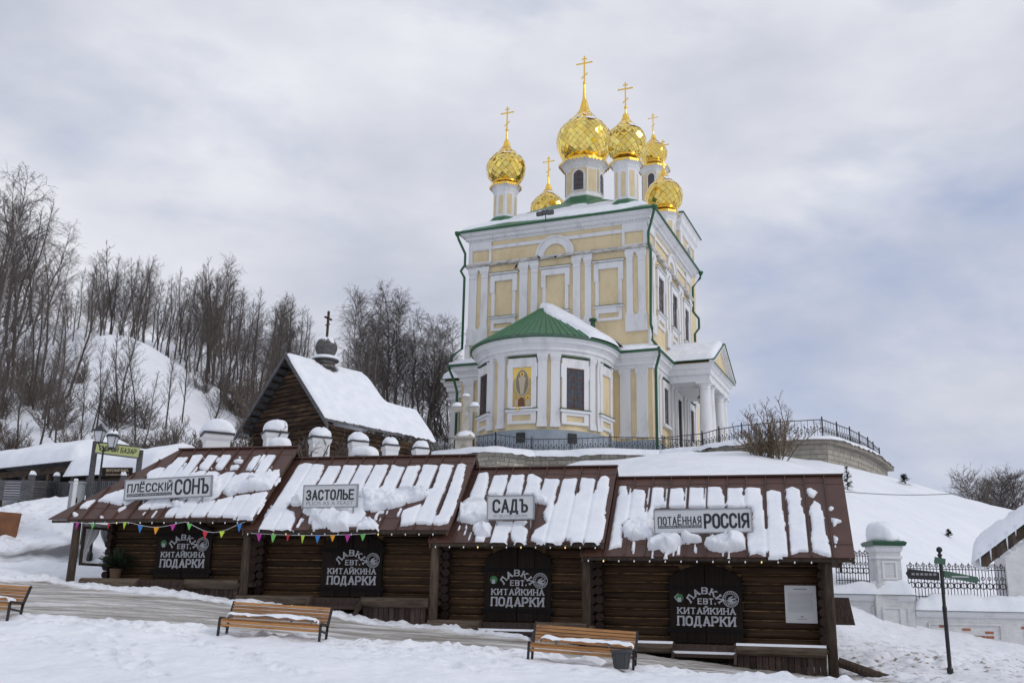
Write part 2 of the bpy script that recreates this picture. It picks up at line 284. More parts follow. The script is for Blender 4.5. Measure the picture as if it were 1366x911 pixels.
# behind the row
for u, z in [(-15, 4.0), (-10, 4.2), (-5, 4.6), (0, 4.0), (3, 2.6)]: p = row(u, 7, z); T(*p)
for a in [(1150, 858, 28.5), (1200, 852, 28.8), (1280, 866, 28.3), (1366, 880, 28), (1200, 842, 30), (1300, 852, 30), (1200, 885, 25), (1300, 890, 24.5), (1366, 900, 24), (1240, 908, 21.5), (1366, 915, 21), (1150, 906, 23.6), (1450, 915, 24), (1550, 900, 30)]: TP(*a)
for a in [(1000, 640, 36), (850, 640, 37), (1120, 700, 35), (1200, 720, 36), (1300, 760, 37), (1366, 790, 38), (1125, 650, 46), (1200, 672, 48), (1280, 700, 50), (1366, 740, 50), (1000, 620, 50), (850, 625, 52), (1060, 618, 56), (1130, 632, 58), (1177, 627, 66), (1214, 642, 66), (1252, 657, 68), (1290, 678, 72), (1330, 697, 78), (1366, 712, 84), (960, 604, 61), (880, 608, 65), (800, 613, 67), (730, 628, 66)]: TP(*a)
for x, y, z in [(-1, 60, 8.6), (2, 55, 8), (-6, 62, 9.5), (0, 46, 6.4), (-5, 46, 6.6), (45, 110, 6), (70, 110, 8), (60, 130, 12), (80, 160, 12), (30, 95, 7), (60, 60, 2), (40, 40, 0), (40, 25, -.5), (100, 60, 0), (25, 45, 2.4), (100, 130, 8)]: T(x, y, z)
for a in [(5, 80, 11.5), (15, 80, 11.5), (5, 100, 12), (-10, 84, 12.3), (20, 100, 11), (-14, 75, 12)]: T(*a)
# left: road level, stalls, forest hill
for a in [(0, 748, 31.5), (60, 740, 32.3), (120, 745, 32), (50, 668, 36.5), (90, 676, 34.5), (10, 690, 35), (60, 705, 33.8), (-60, 690, 36), (0, 662, 48), (90, 668, 44), (140, 670, 42), (-60, 780, 26), (-60, 800, 24), (-150, 720, 40)]: TP(*a)
for a in [(150, 447, 90), (200, 468, 92), (250, 500, 95), (290, 525, 97), (60, 500, 84), (100, 470, 87), (120, 520, 74), (150, 560, 64), (60, 575, 60), (0, 560, 66), (-80, 520, 80), (230, 580, 66), (300, 580, 72), (340, 590, 80), (420, 560, 115), (515, 558, 110), (600, 565, 115), (360, 540, 112), (-60, 440, 100), (30, 430, 110), (330, 520, 120), (550, 590, 92), (450, 600, 80)]: TP(*a)
for a in [(-14, 60, 9.5), (-9, 62, 9.5), (-17, 50, 7.6), (-10, 48, 7.2), (-40, 130, 34), (0, 150, 26), (-100, 130, 42), (-100, 60, 22), (-60, 40, 9), (-60, 20, 3), (-20, 180, 34), (40, 160, 14)]: T(*a)
for x, y, z in [(-300, -150, 6), (300, -150, -2), (-300, 300, 60), (0, 300, 35), (300, 300, 8), (300, 60, -2), (-300, 60, 35), (150, 100, 2), (150, 200, 8)]: T(x, y, z)
cpts = np.array(cpts)
def mq(d2, c=2.2): return np.sqrt(d2+c*c)
A_ = mq(((cpts[:, None, :2]-cpts[None, :, :2])**2).sum(-1)); A_ -= np.eye(len(cpts))*.25
wts = np.linalg.solve(A_, cpts[:, 2]-2)
def ground(x, y):
    x = np.atleast_1d(np.asarray(x, float)); y = np.atleast_1d(np.asarray(y, float)); sh = x.shape; x = x.ravel(); y = y.ravel(); out = np.zeros(len(x))
    for k in range(0, len(x), 20000):
        d2 = (x[k:k+20000, None]-cpts[None, :, 0])**2+(y[k:k+20000, None]-cpts[None, :, 1])**2; out[k:k+20000] = mq(d2)@wts+2
    r = np.hypot(x, y-50); b = np.clip((r-260)/400, 0, 1); b = b*b*(3-2*b)
    return (out*(1-b)+2*b).reshape(sh)
def gz(x, y): return float(ground(x, y)[0])
def rayhit(px, py, Y0=9., Y1=120.):
    d = ray(px, py); Ys = np.arange(Y0, Y1, .1); P_ = EYE+d[None]*(Ys/d[1])[:, None]; g = ground(P_[:, 0], P_[:, 1]); i = np.argmax(g > P_[:, 2]); return P_[i, 0], P_[i, 1]
ROAD = [rayhit(*p, Y1=45) for p in [(-60, 772), (60, 776), (110, 786), (200, 792), (300, 806), (420, 822), (560, 838), (700, 852), (850, 866), (960, 877), (1040, 888)]]+[(8.5, 22.8), (10, 18.0), (7.5, 17.9), (5.2, 18.6)]+[rayhit(*p, Y1=40) for p in [(850, 893), (700, 872), (560, 861), (440, 853), (330, 844), (200, 833), (60, 824), (-60, 816)]]
ASPH = [rayhit(*p, Y1=60) for p in [(-30, 742), (40, 728), (95, 727), (150, 742), (125, 756), (60, 748), (20, 752)]]
def grid_axis(lo, hi, a, b, st, g=1.09):
    xs = list(np.arange(a, b, st)); s = st; x = b
    while x < hi: xs.append(x); s *= g; x += s
    xs.append(hi); s = st; x = a
    left = []
    while x > lo: s *= g; x -= s; left.append(max(x, lo))
    return np.array(left[::-1]+xs)
gx = grid_axis(-2500, 2500, -19, 15, .095, 1.06); gy = grid_axis(-1500, 3500, 13.5, 32, .085, 1.03)
GX, GY = np.meshgrid(gx, gy); GZ = ground(GX, GY)
dirt = inpoly(GX, GY, ROAD); asph = inpoly(GX, GY, ASPH)
near = np.clip(1-np.hypot(GX, GY-24)/60, 0, 1)
onroad = np.clip(dirt/.5+.5, 0, 1)
foot = np.clip(.5+dirt*0, 0, 1)
rough = fbm(GX*1.3, GY*1.3, 5)*.10+np.abs(fbm(GX*4.2+9, GY*4.2, 3))*.085
lumpband = np.exp(-((dirt+.55)/.6)**2)            # churned snow along the road edge
rough = rough*(1-onroad*.8)+lumpband*np.abs(fbm(GX*3.1, GY*3.1, 4))*.26
bank = np.exp(-(((GX-11.5)/5)**2+((GY-25.5)/2.6)**2)); rough = rough+bank*(np.abs(fbm(GX*2.6, GY*2.6, 4))*.35)
bankl = np.exp(-(((GX+19)/4)**2+((GY-33)/5)**2)); rough = rough+bankl*(np.abs(fbm(GX*1.6, GY*1.6, 4))*.7)
far = np.clip((np.hypot(GX, GY)-45)/60, 0, 1)
GZ = GZ+rough*near+fbm(GX*.12, GY*.12, 4)*1.1*far+fbm(GX*.4, GY*.4, 3)*.25*np.clip((GY-40)/20, 0, 1)
def dents(path, n, seed):
    R_ = random.Random(seed); P_ = [np.array(rayhit(*p, Y1=40)) for p in path]; out = []
    for a, b_ in zip(P_, P_[1:]):
        m = max(2, int(np.linalg.norm(b_-a)/.42))
        for k in range(m): q = a+(b_-a)*k/m; t_ = (b_-a)/np.linalg.norm(b_-a); sd_ = np.array([-t_[1], t_[0]])*(.13 if (len(out) % 2) else -.13); out.append((q+sd_+np.array([R_.gauss(0, .05), R_.gauss(0, .05)]), t_))
    return out
FEET = dents([(130, 846), (165, 862), (178, 885), (205, 908)], 0, 1)+dents([(250, 855), (345, 885), (420, 905)], 0, 2)+dents([(455, 862), (560, 878), (660, 900)], 0, 3)+dents([(20, 850), (120, 870), (200, 900)], 0, 4)+dents([(600, 868), (690, 893), (900, 905)], 0, 5)+dents([(240, 850), (150, 838), (20, 836)], 0, 6)+dents([(450, 868), (620, 870), (700, 885)], 0, 7)
dent = np.zeros_like(GZ)
for (q, t_) in FEET:
    ix0, ix1 = np.searchsorted(gx, (q[0]-.5, q[0]+.5)); iy0, iy1 = np.searchsorted(gy, (q[1]-.5, q[1]+.5)); sx_, sy_ = GX[iy0:iy1, ix0:ix1]-q[0], GY[iy0:iy1, ix0:ix1]-q[1]; al = sx_*t_[0]+sy_*t_[1]; ac_ = -sx_*t_[1]+sy_*t_[0]; rr_ = (al/.17)**2+(ac_/.10)**2
    dent[iy0:iy1, ix0:ix1] += -.15*np.exp(-rr_**1.5)+.05*np.exp(-((np.sqrt(rr_)-1.6)/.5)**2)
churn = np.clip(fbm(GX*.5+3, GY*.5, 2)+.1, 0, 1)*np.exp(-((GY-19.5)/4)**2); GZ = GZ+dent+churn*np.abs(fbm(GX*5, GY*5, 3))*.2
ruts = np.sin((GX*math.sin(TH+.06)+GY*math.cos(TH+.06))*9)*.012*onroad; GZ = GZ+ruts-.05*onroad*near
V = np.stack([GX.ravel(), GY.ravel(), GZ.ravel()], 1); ny_, nx_ = GX.shape
ii = (np.arange(ny_-1)[:, None]*nx_+np.arange(nx_-1)[None]).ravel(); F = np.stack([ii, ii+1, ii+1+nx_, ii+nx_], 1)
gm = bpy.data.materials.new('snowy_ground'); gm.use_nodes = True; t = gm.node_tree; b = t.nodes['Principled BSDF']; b.inputs['Roughness'].default_value = .6; b.inputs['Specular IOR Level'].default_value = .3
at_ = N(t, 'ShaderNodeAttribute', attribute_name='dirt'); tcg = N(t, 'ShaderNodeTexCoord')
mpg = N(t, 'ShaderNodeMapping'); mpg.inputs['Rotation'].default_value = (0, 0, TH+.06); mpg.inputs['Scale'].default_value = (.22, 2.6, 1); t.links.new(tcg.outputs['Object'], mpg.inputs[0])
ns_ = N(t, 'ShaderNodeTexNoise'); ns_.inputs['Scale'].default_value = 1.6; ns_.inputs['Detail'].default_value = 8; ns_.inputs['Roughness'].default_value = .65; t.links.new(mpg.outputs[0], ns_.inputs[0])
rr = N(t, 'ShaderNodeValToRGB'); el = rr.color_ramp.elements; el[0].position = .33; el[0].color = (.17, .155, .135, 1); el[1].position = .62; el[1].color = (.70, .69, .69, 1)
e3 = el.new(.48); e3.color = (.36, .34, .31, 1); t.links.new(ns_.outputs[0], rr.inputs[0])
nn = N(t, 'ShaderNodeTexNoise'); nn.inputs['Scale'].default_value = .6; nn.inputs['Detail'].default_value = 9; nn.inputs['Roughness'].default_value = .7; t.links.new(tcg.outputs['Object'], nn.inputs[0])
ad = N(t, 'ShaderNodeMath', operation='ADD'); t.links.new(at_.outputs['Fac'], ad.inputs[0]); sb = N(t, 'ShaderNodeMath', operation='MULTIPLY_ADD'); sb.inputs[1].default_value = 1.3; sb.inputs[2].default_value = -.65
t.links.new(nn.outputs[0], sb.inputs[0]); t.links.new(sb.outputs[0], ad.inputs[1])
r3 = N(t, 'ShaderNodeValToRGB'); r3.color_ramp.elements[0].position = .35; r3.color_ramp.elements[1].position = .62; t.links.new(ad.outputs[0], r3.inputs[0])
sn = N(t, 'ShaderNodeValToRGB'); sn.color_ramp.elements[0].position = .3; sn.color_ramp.elements[0].color = (.76, .79, .85, 1); sn.color_ramp.elements[1].position = .7; sn.color_ramp.elements[1].color = (.87, .885, .92, 1); t.links.new(nn.outputs[0], sn.inputs[0])
mm = N(t, 'ShaderNodeMix', data_type='RGBA'); t.links.new(r3.outputs[0], mm.inputs[0]); t.links.new(sn.outputs[0], mm.inputs[6]); t.links.new(rr.outputs[0], mm.inputs[7])
a2 = N(t, 'ShaderNodeAttribute', attribute_name='asphalt'); m2 = N(t, 'ShaderNodeMix', data_type='RGBA'); m2.inputs[7].default_value = (.13, .13, .14, 1)
t.links.new(a2.outputs['Fac'], m2.inputs[0]); t.links.new(mm.outputs[2], m2.inputs[6])
a3 = N(t, 'ShaderNodeAttribute', attribute_name='debris'); n4 = N(t, 'ShaderNodeTexNoise'); n4.inputs['Scale'].default_value = 5; n4.inputs['Detail'].default_value = 6; t.links.new(tcg.outputs['Object'], n4.inputs[0])
r4 = N(t, 'ShaderNodeValToRGB'); r4.color_ramp.elements[0].position = .55; r4.color_ramp.elements[1].position = .66; t.links.new(n4.outputs[0], r4.inputs[0])
ml = N(t, 'ShaderNodeMath', operation='MULTIPLY'); t.links.new(r4.outputs[0], ml.inputs[0]); t.links.new(a3.outputs['Fac'], ml.inputs[1])
m3 = N(t, 'ShaderNodeMix', data_type='RGBA'); m3.inputs[7].default_value = (.22, .17, .12, 1); t.links.new(ml.outputs[0], m3.inputs[0]); t.links.new(m2.outputs[2], m3.inputs[6]); t.links.new(m3.outputs[2], b.inputs['Base Color'])
nb = N(t, 'ShaderNodeTexNoise'); nb.inputs['Scale'].default_value = 7; nb.inputs['Detail'].default_value = 6; t.links.new(tcg.outputs['Object'], nb.inputs[0])
bp = N(t, 'ShaderNodeBump'); bp.inputs['Strength'].default_value = .5; bp.inputs['Distance'].default_value = .05; t.links.new(nb.outputs[0], bp.inputs['Height']); t.links.new(bp.outputs[0], b.inputs['Normal'])
me = arr_mesh('ground', V, F, gm, True)
deb = np.clip(bank*1.2, 0, 1)+np.clip(bankl*.5, 0, 1)+.45*lumpband*near+.30*churn+.9*np.clip(-dent*8, 0, 1)*.5
for nm, arr in (('dirt', np.clip(dirt/.7+.5, 0, 1)*1.0), ('asphalt', np.clip(asph/.6+.3+fbm(GX*2, GY*2, 3)*.8, 0, 1)), ('debris', deb)):
    a = me.attributes.new(nm, 'FLOAT', 'POINT'); a.data.foreach_set('value', arr.astype(np.float32).ravel())
link('ground', me, kind='structure')
# ------------------------------------------------------------------ market kiosks
ZS8, ZS7, ZS6, ZS5, ZSK = (800, 620, 3.795), (560, 600, 3.795), (300, 590, 3.795), (0, 560, 3.795), (230, 560, 6.83)
KI = [  # u0,u1 body; eave u range; ridge u range; door u; floor z; eave z; ridge z; door top
 dict(b=(-16.7, -12.05), e=(-18.1, -11.72), r=(-15.65, -11.72), d=-14.33, f=2.16, ze=3.78, zr=6.05, dt=3.85, db=2.26, gl=(2.15, 1.74), w='leftmost, wide flared roof end',
      sign=((166, 640.5), (283, 633), (281, 662), (166, 667))),
 dict(b=(-11.9, -6.75), e=(-12.06, -6.26), r=(-12.06, -6.26), d=-9.24, f=1.78, ze=3.48, zr=5.71, dt=3.52, db=1.83, gl=(1.72, 1.24), w='second from left',
      sign=((404.5, 647), (477.5, 645.5), (476, 676), (404, 677.5))),
 dict(b=(-6.6, -2.75), e=(-6.8, -2.31), r=(-6.8, -2.31), d=-4.69, f=1.27, ze=3.17, zr=5.34, dt=3.15, db=1.3, gl=(1.2, .86), w='third and narrowest',
      sign=((649.5, 661), (712.5, 660), (712, 692), (650, 693.5))),
 dict(b=(-2.6, 2.74), e=(-2.9, 3.44), r=(-2.9, 3.44), d=0, f=.88, ze=2.86, zr=5.03, dt=2.73, db=.9, gl=(.84, .38), w='rightmost, paper notice on its wall',
      sign=((872.3, 680), (1003, 677), (1003.5, 709.5), (872.5, 712)))]
EV, RV = -1.1, 1.2        # eave line in front of the wall, ridge behind it (y, back positive)
SNOW = [
 (ZSK, .066, [[(-240, 500), (-190, 470), (-120, 440), (-60, 440), (0, 400), (50, 350), (155, 342), (130, 400), (85, 452), (95, 462), (140, 400), (185, 330), (275, 320), (290, 350), (235, 400), (225, 440), (198, 478), (212, 480), (260, 465), (320, 470), (330, 495), (350, 475), (400, 475), (450, 505), (500, 480), (585, 475), (590, 510), (640, 485), (740, 475), (745, 495), (790, 400), (870, 320), (940, 325), (920, 390), (900, 450), (880, 500), (930, 460), (980, 450), (978, 545), (940, 590), (780, 600), (640, 625), (480, 665), (380, 720), (340, 740), (130, 740), (-100, 640), (-230, 560)],
   [(250, 420), (330, 325), (435, 325), (425, 370), (360, 410), (360, 440), (330, 460), (260, 450)], [(385, 435), (430, 360), (460, 320), (530, 325), (525, 370), (490, 410), (480, 445), (410, 460)],
   [(565, 375), (620, 362), (665, 372), (640, 395), (575, 392)], [(600, 335), (635, 335), (625, 348), (605, 346)], [(530, 420), (600, 410), (625, 430), (600, 455), (530, 455)], [(665, 460), (740, 345), (850, 312), (855, 330), (790, 400), (750, 465)]]),
 (ZS5, .066, [[(490, 415), (530, 385), (600, 360), (660, 345), (700, 330), (700, 400), (670, 415), (640, 432), (560, 425), (520, 415)], [(395, 450), (440, 415), (485, 405), (440, 450)], [(365, 475), (380, 463), (398, 475), (395, 490), (370, 490)], [(505, 490), (520, 483), (528, 494), (512, 500)],
   [(700, 450), (760, 405), (860, 400), (880, 440), (790, 450), (720, 455)], [(830, 490), (860, 455), (935, 420), (980, 405), (1050, 412), (1120, 402), (1170, 390), (1250, 380), (1360, 362), (1340, 410), (1310, 460), (1280, 500), (1180, 497), (1060, 490), (950, 495)],
   [(590, 460), (640, 438), (632, 447), (598, 468)], [(765, 490), (795, 455), (803, 458), (772, 496)], [(720, 480), (738, 455), (745, 458), (728, 483)]]),
 (ZS5, .205, [[(1120, 355), (1180, 322), (1250, 300), (1366, 262), (1395, 270), (1390, 300), (1366, 338), (1250, 352), (1150, 372)], [(1010, 290), (1080, 270), (1125, 295), (1120, 345), (1080, 375), (990, 395), (960, 385)], [(865, 405), (935, 400), (930, 435), (880, 440)]]),
 None,
 (ZS6, .07, [[(410, 108), (505, 115), (480, 180), (460, 212), (470, 212), (520, 120), (590, 120), (570, 170), (550, 208), (560, 208), (600, 120), (668, 120), (650, 170), (625, 208), (632, 208), (680, 118), (748, 118), (730, 160), (705, 205), (712, 205), (760, 115), (832, 115), (810, 170), (785, 225), (795, 225), (845, 112), (910, 130), (880, 200), (865, 240), (875, 235), (925, 125), (990, 120), (970, 180), (945, 240), (955, 240), (1005, 118), (1078, 118), (1040, 235), (1050, 235), (1095, 112), (1158, 118), (1120, 250), (1072, 370), (1080, 370), (1128, 250), (1175, 115), (1200, 108), (1222, 115), (1195, 230), (1165, 330), (1130, 410), (1080, 420), (970, 410), (885, 425), (895, 350), (950, 330), (1000, 310), (1030, 262), (860, 320), (740, 345), (710, 340), (720, 380), (700, 400), (660, 425), (600, 430), (560, 440), (540, 445), (500, 430), (450, 440), (420, 400), (430, 370), (385, 355), (385, 345), (390, 308), (330, 310), (312, 325), (330, 345), (350, 350), (355, 385), (340, 450), (240, 450), (180, 455), (165, 440), (215, 350), (290, 250), (340, 160), (370, 120)],
   [(358, 430), (385, 385), (398, 388), (372, 432)], [(755, 385), (775, 350), (830, 345), (795, 395), (780, 395), (800, 360), (780, 360), (765, 392)], [(870, 370), (885, 335), (900, 332), (880, 375)]]),
 (ZS6, .21, [[(690, 235), (860, 232), (1035, 238), (1032, 262), (860, 318), (740, 340), (700, 330)], [(320, 297), (395, 268), (395, 303), (330, 308)], [(425, 345), (640, 345), (620, 428), (560, 436), (500, 420), (430, 380)], [(662, 420), (700, 382), (740, 380), (782, 410), (770, 438), (668, 438)]]),
 None,
 (ZS7, .07, [[(300, 122), (345, 118), (350, 160), (333, 215), (342, 215), (375, 135), (445, 128), (440, 170), (425, 222), (432, 222), (460, 130), (530, 128), (528, 170), (516, 228), (525, 228), (545, 130), (575, 125), (615, 150), (612, 205), (630, 150), (708, 150), (690, 230), (680, 278), (688, 272), (725, 150), (800, 145), (795, 200), (800, 228), (815, 142), (888, 150), (885, 200), (892, 205), (910, 140), (940, 132), (960, 140), (955, 220), (935, 300), (940, 380), (920, 465), (880, 480), (800, 480), (765, 475), (755, 460), (700, 475), (640, 478), (555, 455), (580, 410), (640, 375), (622, 320), (640, 290), (640, 265), (590, 260), (580, 230), (340, 230), (340, 350), (270, 360), (185, 360), (200, 290), (235, 250), (260, 200), (285, 140)],
   [(355, 475), (360, 420), (385, 365), (550, 360), (520, 390), (550, 400), (545, 470), (490, 485), (460, 450), (452, 420), (448, 450), (430, 480), (380, 478)], [(280, 435), (330, 440), (330, 465), (278, 462)], [(188, 400), (200, 375), (205, 380), (195, 412)], [(218, 430), (235, 378), (242, 380), (228, 432)], [(245, 455), (258, 415), (264, 418), (252, 458)]]),
 (ZS7, .21, [[(200, 270), (260, 250), (340, 250), (345, 350), (275, 362), (190, 352)], [(265, 380), (310, 360), (360, 375), (355, 420), (320, 432), (270, 415)], [(560, 215), (600, 207), (645, 235), (640, 260), (590, 262)], [(370, 225), (395, 212), (420, 222), (410, 240)]]),
 None,
 (ZS8, .07, [[(95, 112), (140, 106), (144, 155), (150, 110), (170, 125), (228, 132), (228, 215), (228, 250), (238, 205), (245, 118), (322, 118), (330, 190), (338, 122), (425, 118), (430, 190), (435, 118), (524, 118), (529, 188), (535, 115), (618, 115), (626, 190), (633, 118), (722, 120), (728, 190), (733, 120), (812, 120), (825, 165), (836, 290), (842, 320), (848, 300), (838, 135), (870, 130), (918, 140), (925, 230), (945, 350), (958, 430), (960, 460), (900, 468), (850, 470), (800, 450), (760, 458), (745, 425), (740, 350), (770, 345), (770, 218), (275, 218), (275, 270), (115, 300), (110, 415), (50, 425), (60, 330), (85, 190)],
   [(938, 125), (975, 115), (1018, 128), (1020, 200), (1045, 270), (1055, 370), (1070, 400), (1068, 440), (1010, 440), (966, 458), (962, 420), (950, 200), (938, 170)],
   [(1060, 215), (1085, 180), (1115, 200), (1135, 260), (1140, 330), (1165, 400), (1190, 468), (1165, 468), (1110, 450), (1072, 440), (1066, 380), (1070, 300), (1058, 240)],
   [(1040, 122), (1070, 118), (1103, 135), (1085, 168), (1060, 160)], [(1163, 214), (1180, 213), (1180, 228), (1163, 227)], [(1172, 270), (1232, 285), (1200, 300), (1190, 325), (1178, 300)], [(1185, 360), (1208, 370), (1200, 400), (1200, 422), (1187, 415)],
   [(165, 390), (176, 385), (175, 450), (166, 450)], [(262, 430), (274, 430), (272, 460), (264, 460)], [(328, 440), (340, 440), (338, 465), (328, 465)], [(368, 425), (380, 420), (376, 460), (368, 460)], [(395, 410), (408, 405), (402, 455), (390, 455)], [(470, 380), (484, 385), (492, 420), (486, 462), (480, 430)], [(620, 440), (632, 440), (630, 462), (620, 462)], [(650, 440), (662, 440), (660, 464), (648, 464)]]),
 (ZS8, .22, [[(115, 280), (200, 255), (275, 262), (275, 360), (160, 365), (118, 345)], [(240, 380), (330, 345), (400, 360), (420, 380), (380, 420), (335, 440), (300, 410), (245, 420)], [(395, 355), (520, 352), (518, 378), (430, 385)], [(530, 370), (590, 350), (735, 350), (740, 410), (640, 430), (560, 420), (530, 400)]])]
groups = [[]]
for s in SNOW:
    if s is None: groups.append([])
    else: groups[-1].append(s)
def door_top(x, z0, z1, hw): return z0+(z1-z0)*(1-(abs(x)/hw)**2)
FL = [(-1, 'ЛАВКИ')]
for ki, K in enumerate(KI):
    u0, u1 = K['b']; dz = K['f']; base = row(K['d'], 0, dz)
    root = thing('market_kiosk', 'log kiosk under snowy brown roof, '+K['w'], 'market kiosk', base, -TH, 'log kiosks stepping down along the street')
    off = (-K['d'], 0, -dz); root['_off'] = off
    def B(mb, name, m, **k): return mb.build(name, m, root, loc=off, **k)
    zf, ze, zr = K['f'], K['ze'], K['zr']; sl_ = (zr-ze)/(RV-EV)
    zt = ze+(-EV)*sl_-.12                       # wall top under the roof
    # back fabric: inner wall skin, back wall, floor
    a = MB(); a.box(u0, u1, -.038, .10, zf-.5, ze+.25); B(a, 'wall_core', 'chink_lit')
    a = MB(); a.box(u0, u1, 2.55, 2.7, zf-.6, ze+.2); B(a, 'back_wall', 'log')
    a = MB(); a.box(u0-.1, u1+.1, -1.02, 2.6, zf-.12, zf-.02); B(a, 'porch_floor', 'beam')
    # front logs, cut round the doorway
    r_ = .1035; step = .212; z = zf+.05; dl, dr = K['d']-.88, K['d']+.88; meshes = {}
    while z < ze+.32:
        zsd = K['dt']-.28; hwz = .88 if z < zsd else .88*math.sqrt(max(0, 1-(z-.05-zsd)/.28)); ul = u0-(.25 if ki else .05); ue = .08 if ki == 3 else .2
        cuts = [(ul, K['d']-hwz), (K['d']+hwz, u1+ue)] if hwz > .05 else [(ul, u1+ue)]
        for (a0, a1) in cuts:
            key = round(a1-a0, 2)
            if key not in meshes:
                mb = MB(); n = 10
                mb.loft([[(x, math.cos(2*math.pi*i/n)*r_, math.sin(2*math.pi*i/n)*r_) for i in range(n)] for x in (0, key*.33, key*.66, key)])
                me = bpy.data.meshes.new('log'); me.from_pydata(mb.v, [], mb.f); me.materials.append(M['log']); me.polygons.foreach_set('use_smooth', [True]*len(mb.f)); meshes[key] = me
            link('log', meshes[key], root, loc=(a0+off[0]+rnd.uniform(-.02, .02), rnd.uniform(-.008, .008), z+off[2]))
        z += step
    # side logs
    sm = None
    for side in (0, 1):
        x = u0+.02 if side == 0 else u1-.02; z = zf+.05-step/2
        while z < ze+.3:
            if sm is None:
                mb = MB(); mb.loft([[(math.cos(2*math.pi*i/10)*r_, y, math.sin(2*math.pi*i/10)*r_) for i in range(10)] for y in (-.27, 1, 2.9)])
                sm = bpy.data.meshes.new('side_log'); sm.from_pydata(mb.v, [], mb.f); sm.materials.append(M['logend'])
            o = link('side_log', sm, root, loc=(x+off[0]+rnd.uniform(-.02, .02), rnd.uniform(-.04, .03), z+off[2])); z += step
    for x in ((u0, u1-.1) if ki else (u1-.1,)):                        # gable boards
        a = MB(); y2 = 2*RV-EV; a.loft([[(x, .05, ze+.2), (x, y2-.95, ze+.2), (x, RV, zr-.15)], [(x+.08, .05, ze+.2), (x+.08, y2-.95, ze+.2), (x+.08, RV, zr-.15)]]); B(a, 'gable', 'plank')
    # roof: sheets with standing seams
    e0, e1 = K['e']; q0, q1 = K['r']; nrm = Vector((0, -(zr-ze), RV-EV)).normalized(); L = math.hypot(zr-ze, RV-EV)
    def rp(s, t, h=0):  # roof plane point
        return (s+0, EV+(RV-EV)*t/L+nrm.y*h, ze+(zr-ze)*t/L+nrm.z*h)
    xs = []; x = e1
    while x > e0+.1: xs.append(x); x -= .48
    xs.append(e0)
    for k in range(len(xs)-1):
        b_, a_ = xs[k], xs[k+1]
        def tmax(s): return L if s >= q0 else L*(s-e0)/(q0-e0)
        T1, T0 = tmax(b_), tmax(a_); poly = [(a_, 0), (b_, 0), (b_, T1)]+([(q0, L)] if a_ < q0 < b_ else [])+([(a_, T0)] if T0 > .01 else [])
        mb = MB(); n = len(poly); mb.loft([[rp(s, t, 0) for s, t in poly], [rp(s, t, .03) for s, t in poly]])
        if T0 > .3: mb.loft([[rp(a_, 0, .03), rp(a_+.035, 0, .03), rp(a_+.035, T0, .03), rp(a_, T0, .03)], [rp(a_+.008, 0, .075), rp(a_+.027, 0, .075), rp(a_+.027, T0, .075), rp(a_+.008, T0, .075)]])
        for tj in (.45, L-.32 if k % 2 else L-.38):
            if tj < T0-.1: mb.loft([[rp(a_+.04, tj, .03), rp(b_, tj, .03), rp(b_, tj+.03, .03), rp(a_+.04, tj+.03, .03)], [rp(a_+.04, tj+.01, .045), rp(b_, tj+.01, .045), rp(b_, tj+.02, .045), rp(a_+.04, tj+.02, .045)]])
        B(mb, 'roof_sheet', 'metal')
    mb = MB(); yb = 2*RV-EV
    mb.loft([[(e0 if q0 == e0 else q0-.9, yb, ze), (e1, yb, ze), (e1, RV, zr), (q0, RV, zr)], [(e0 if q0 == e0 else q0-.9, yb+.02, ze+.04), (e1, yb+.02, ze+.04), (e1, RV+.01, zr+.04), (q0, RV+.01, zr+.04)]]); B(mb, 'back_roof', 'metal')
    mb = MB()                                       # rafters and barge boards beneath
    for x in (e0+.03 if q0 == e0 else q0+.1, e1-.07): mb.loft([[(x, EV, ze-.12), (x, EV, ze-.01), (x, RV, zr-.01), (x, RV, zr-.13)], [(x+.05, EV, ze-.12), (x+.05, EV, ze-.01), (x+.05, RV, zr-.01), (x+.05, RV, zr-.13)]]); mb.loft([[(x, yb, ze-.12), (x, yb, ze-.01), (x, RV, zr-.01), (x, RV, zr-.13)], [(x+.05, yb, ze-.12), (x+.05, yb, ze-.01), (x+.05, RV, zr-.01), (x+.05, RV, zr-.13)]])
    mb.box(q0, e1, RV-.06, RV+.06, zr-.16, zr-.03); mb.box(e0+.1, e1-.05, EV+.02, EV+.07, ze-.08, ze-.005)
    B(mb, 'roof_timber', 'post')
    mb = MB(); mb.box(e0+.5 if not ki else e0+.1, e1-.1, -.97, -.80, ze-.12+.10*sl_, ze+.02+.10*sl_); B(mb, 'porch_beam', 'post')
    # ridge cap
    mb = MB(); mb.prism([(q0, zr+.02), (e1+.02, zr+.02), (e1+.02, zr+.06), (q0, zr+.06)], RV-.09, RV+.09); B(mb, 'ridge_cap', 'metal')
    # snow lying on the roof
    pw = row(0, EV, ze); nw = RX*0+RY*nrm.y+np.array([0, 0, nrm.z])
    upw = (RY*(RV-EV)+np.array([0, 0, zr-ze]))/L
    for gi, (zs, H, polys) in enumerate(groups[ki]):
        st = .033; S_, T_ = np.meshgrid(np.arange(e0-.1, e1+.12, st), np.arange(-.06, L+.05, st)); D = np.full(S_.shape, -9.)
        for pl in polys:
            q = []
            for (px, py) in pl:
                h0 = hitp(zs[0]+px/zs[2], zs[1]+py/zs[2], pw+nw*H*.6, nw)-pw; q.append((float(h0@RX), float(h0@upw)))
            D = np.maximum(D, inpoly(S_, T_, q))
        D = D+fbm(S_*5+ki*9, T_*5, 4)*.04-.004
        if H < .2:
            sd2 = np.abs((S_-e1+.015+.24) % .48-.24); gm_ = np.clip(fbm(S_*1.1+ki*3, T_*.9, 3)*2.2+.62+.5*(T_/L-.5), 0, 1); D = np.where(D < .5, D, D)-np.where(sd2 < .028, .16*gm_, 0)*(D < .16)*1.0-np.where(sd2 < .02, .02, 0)
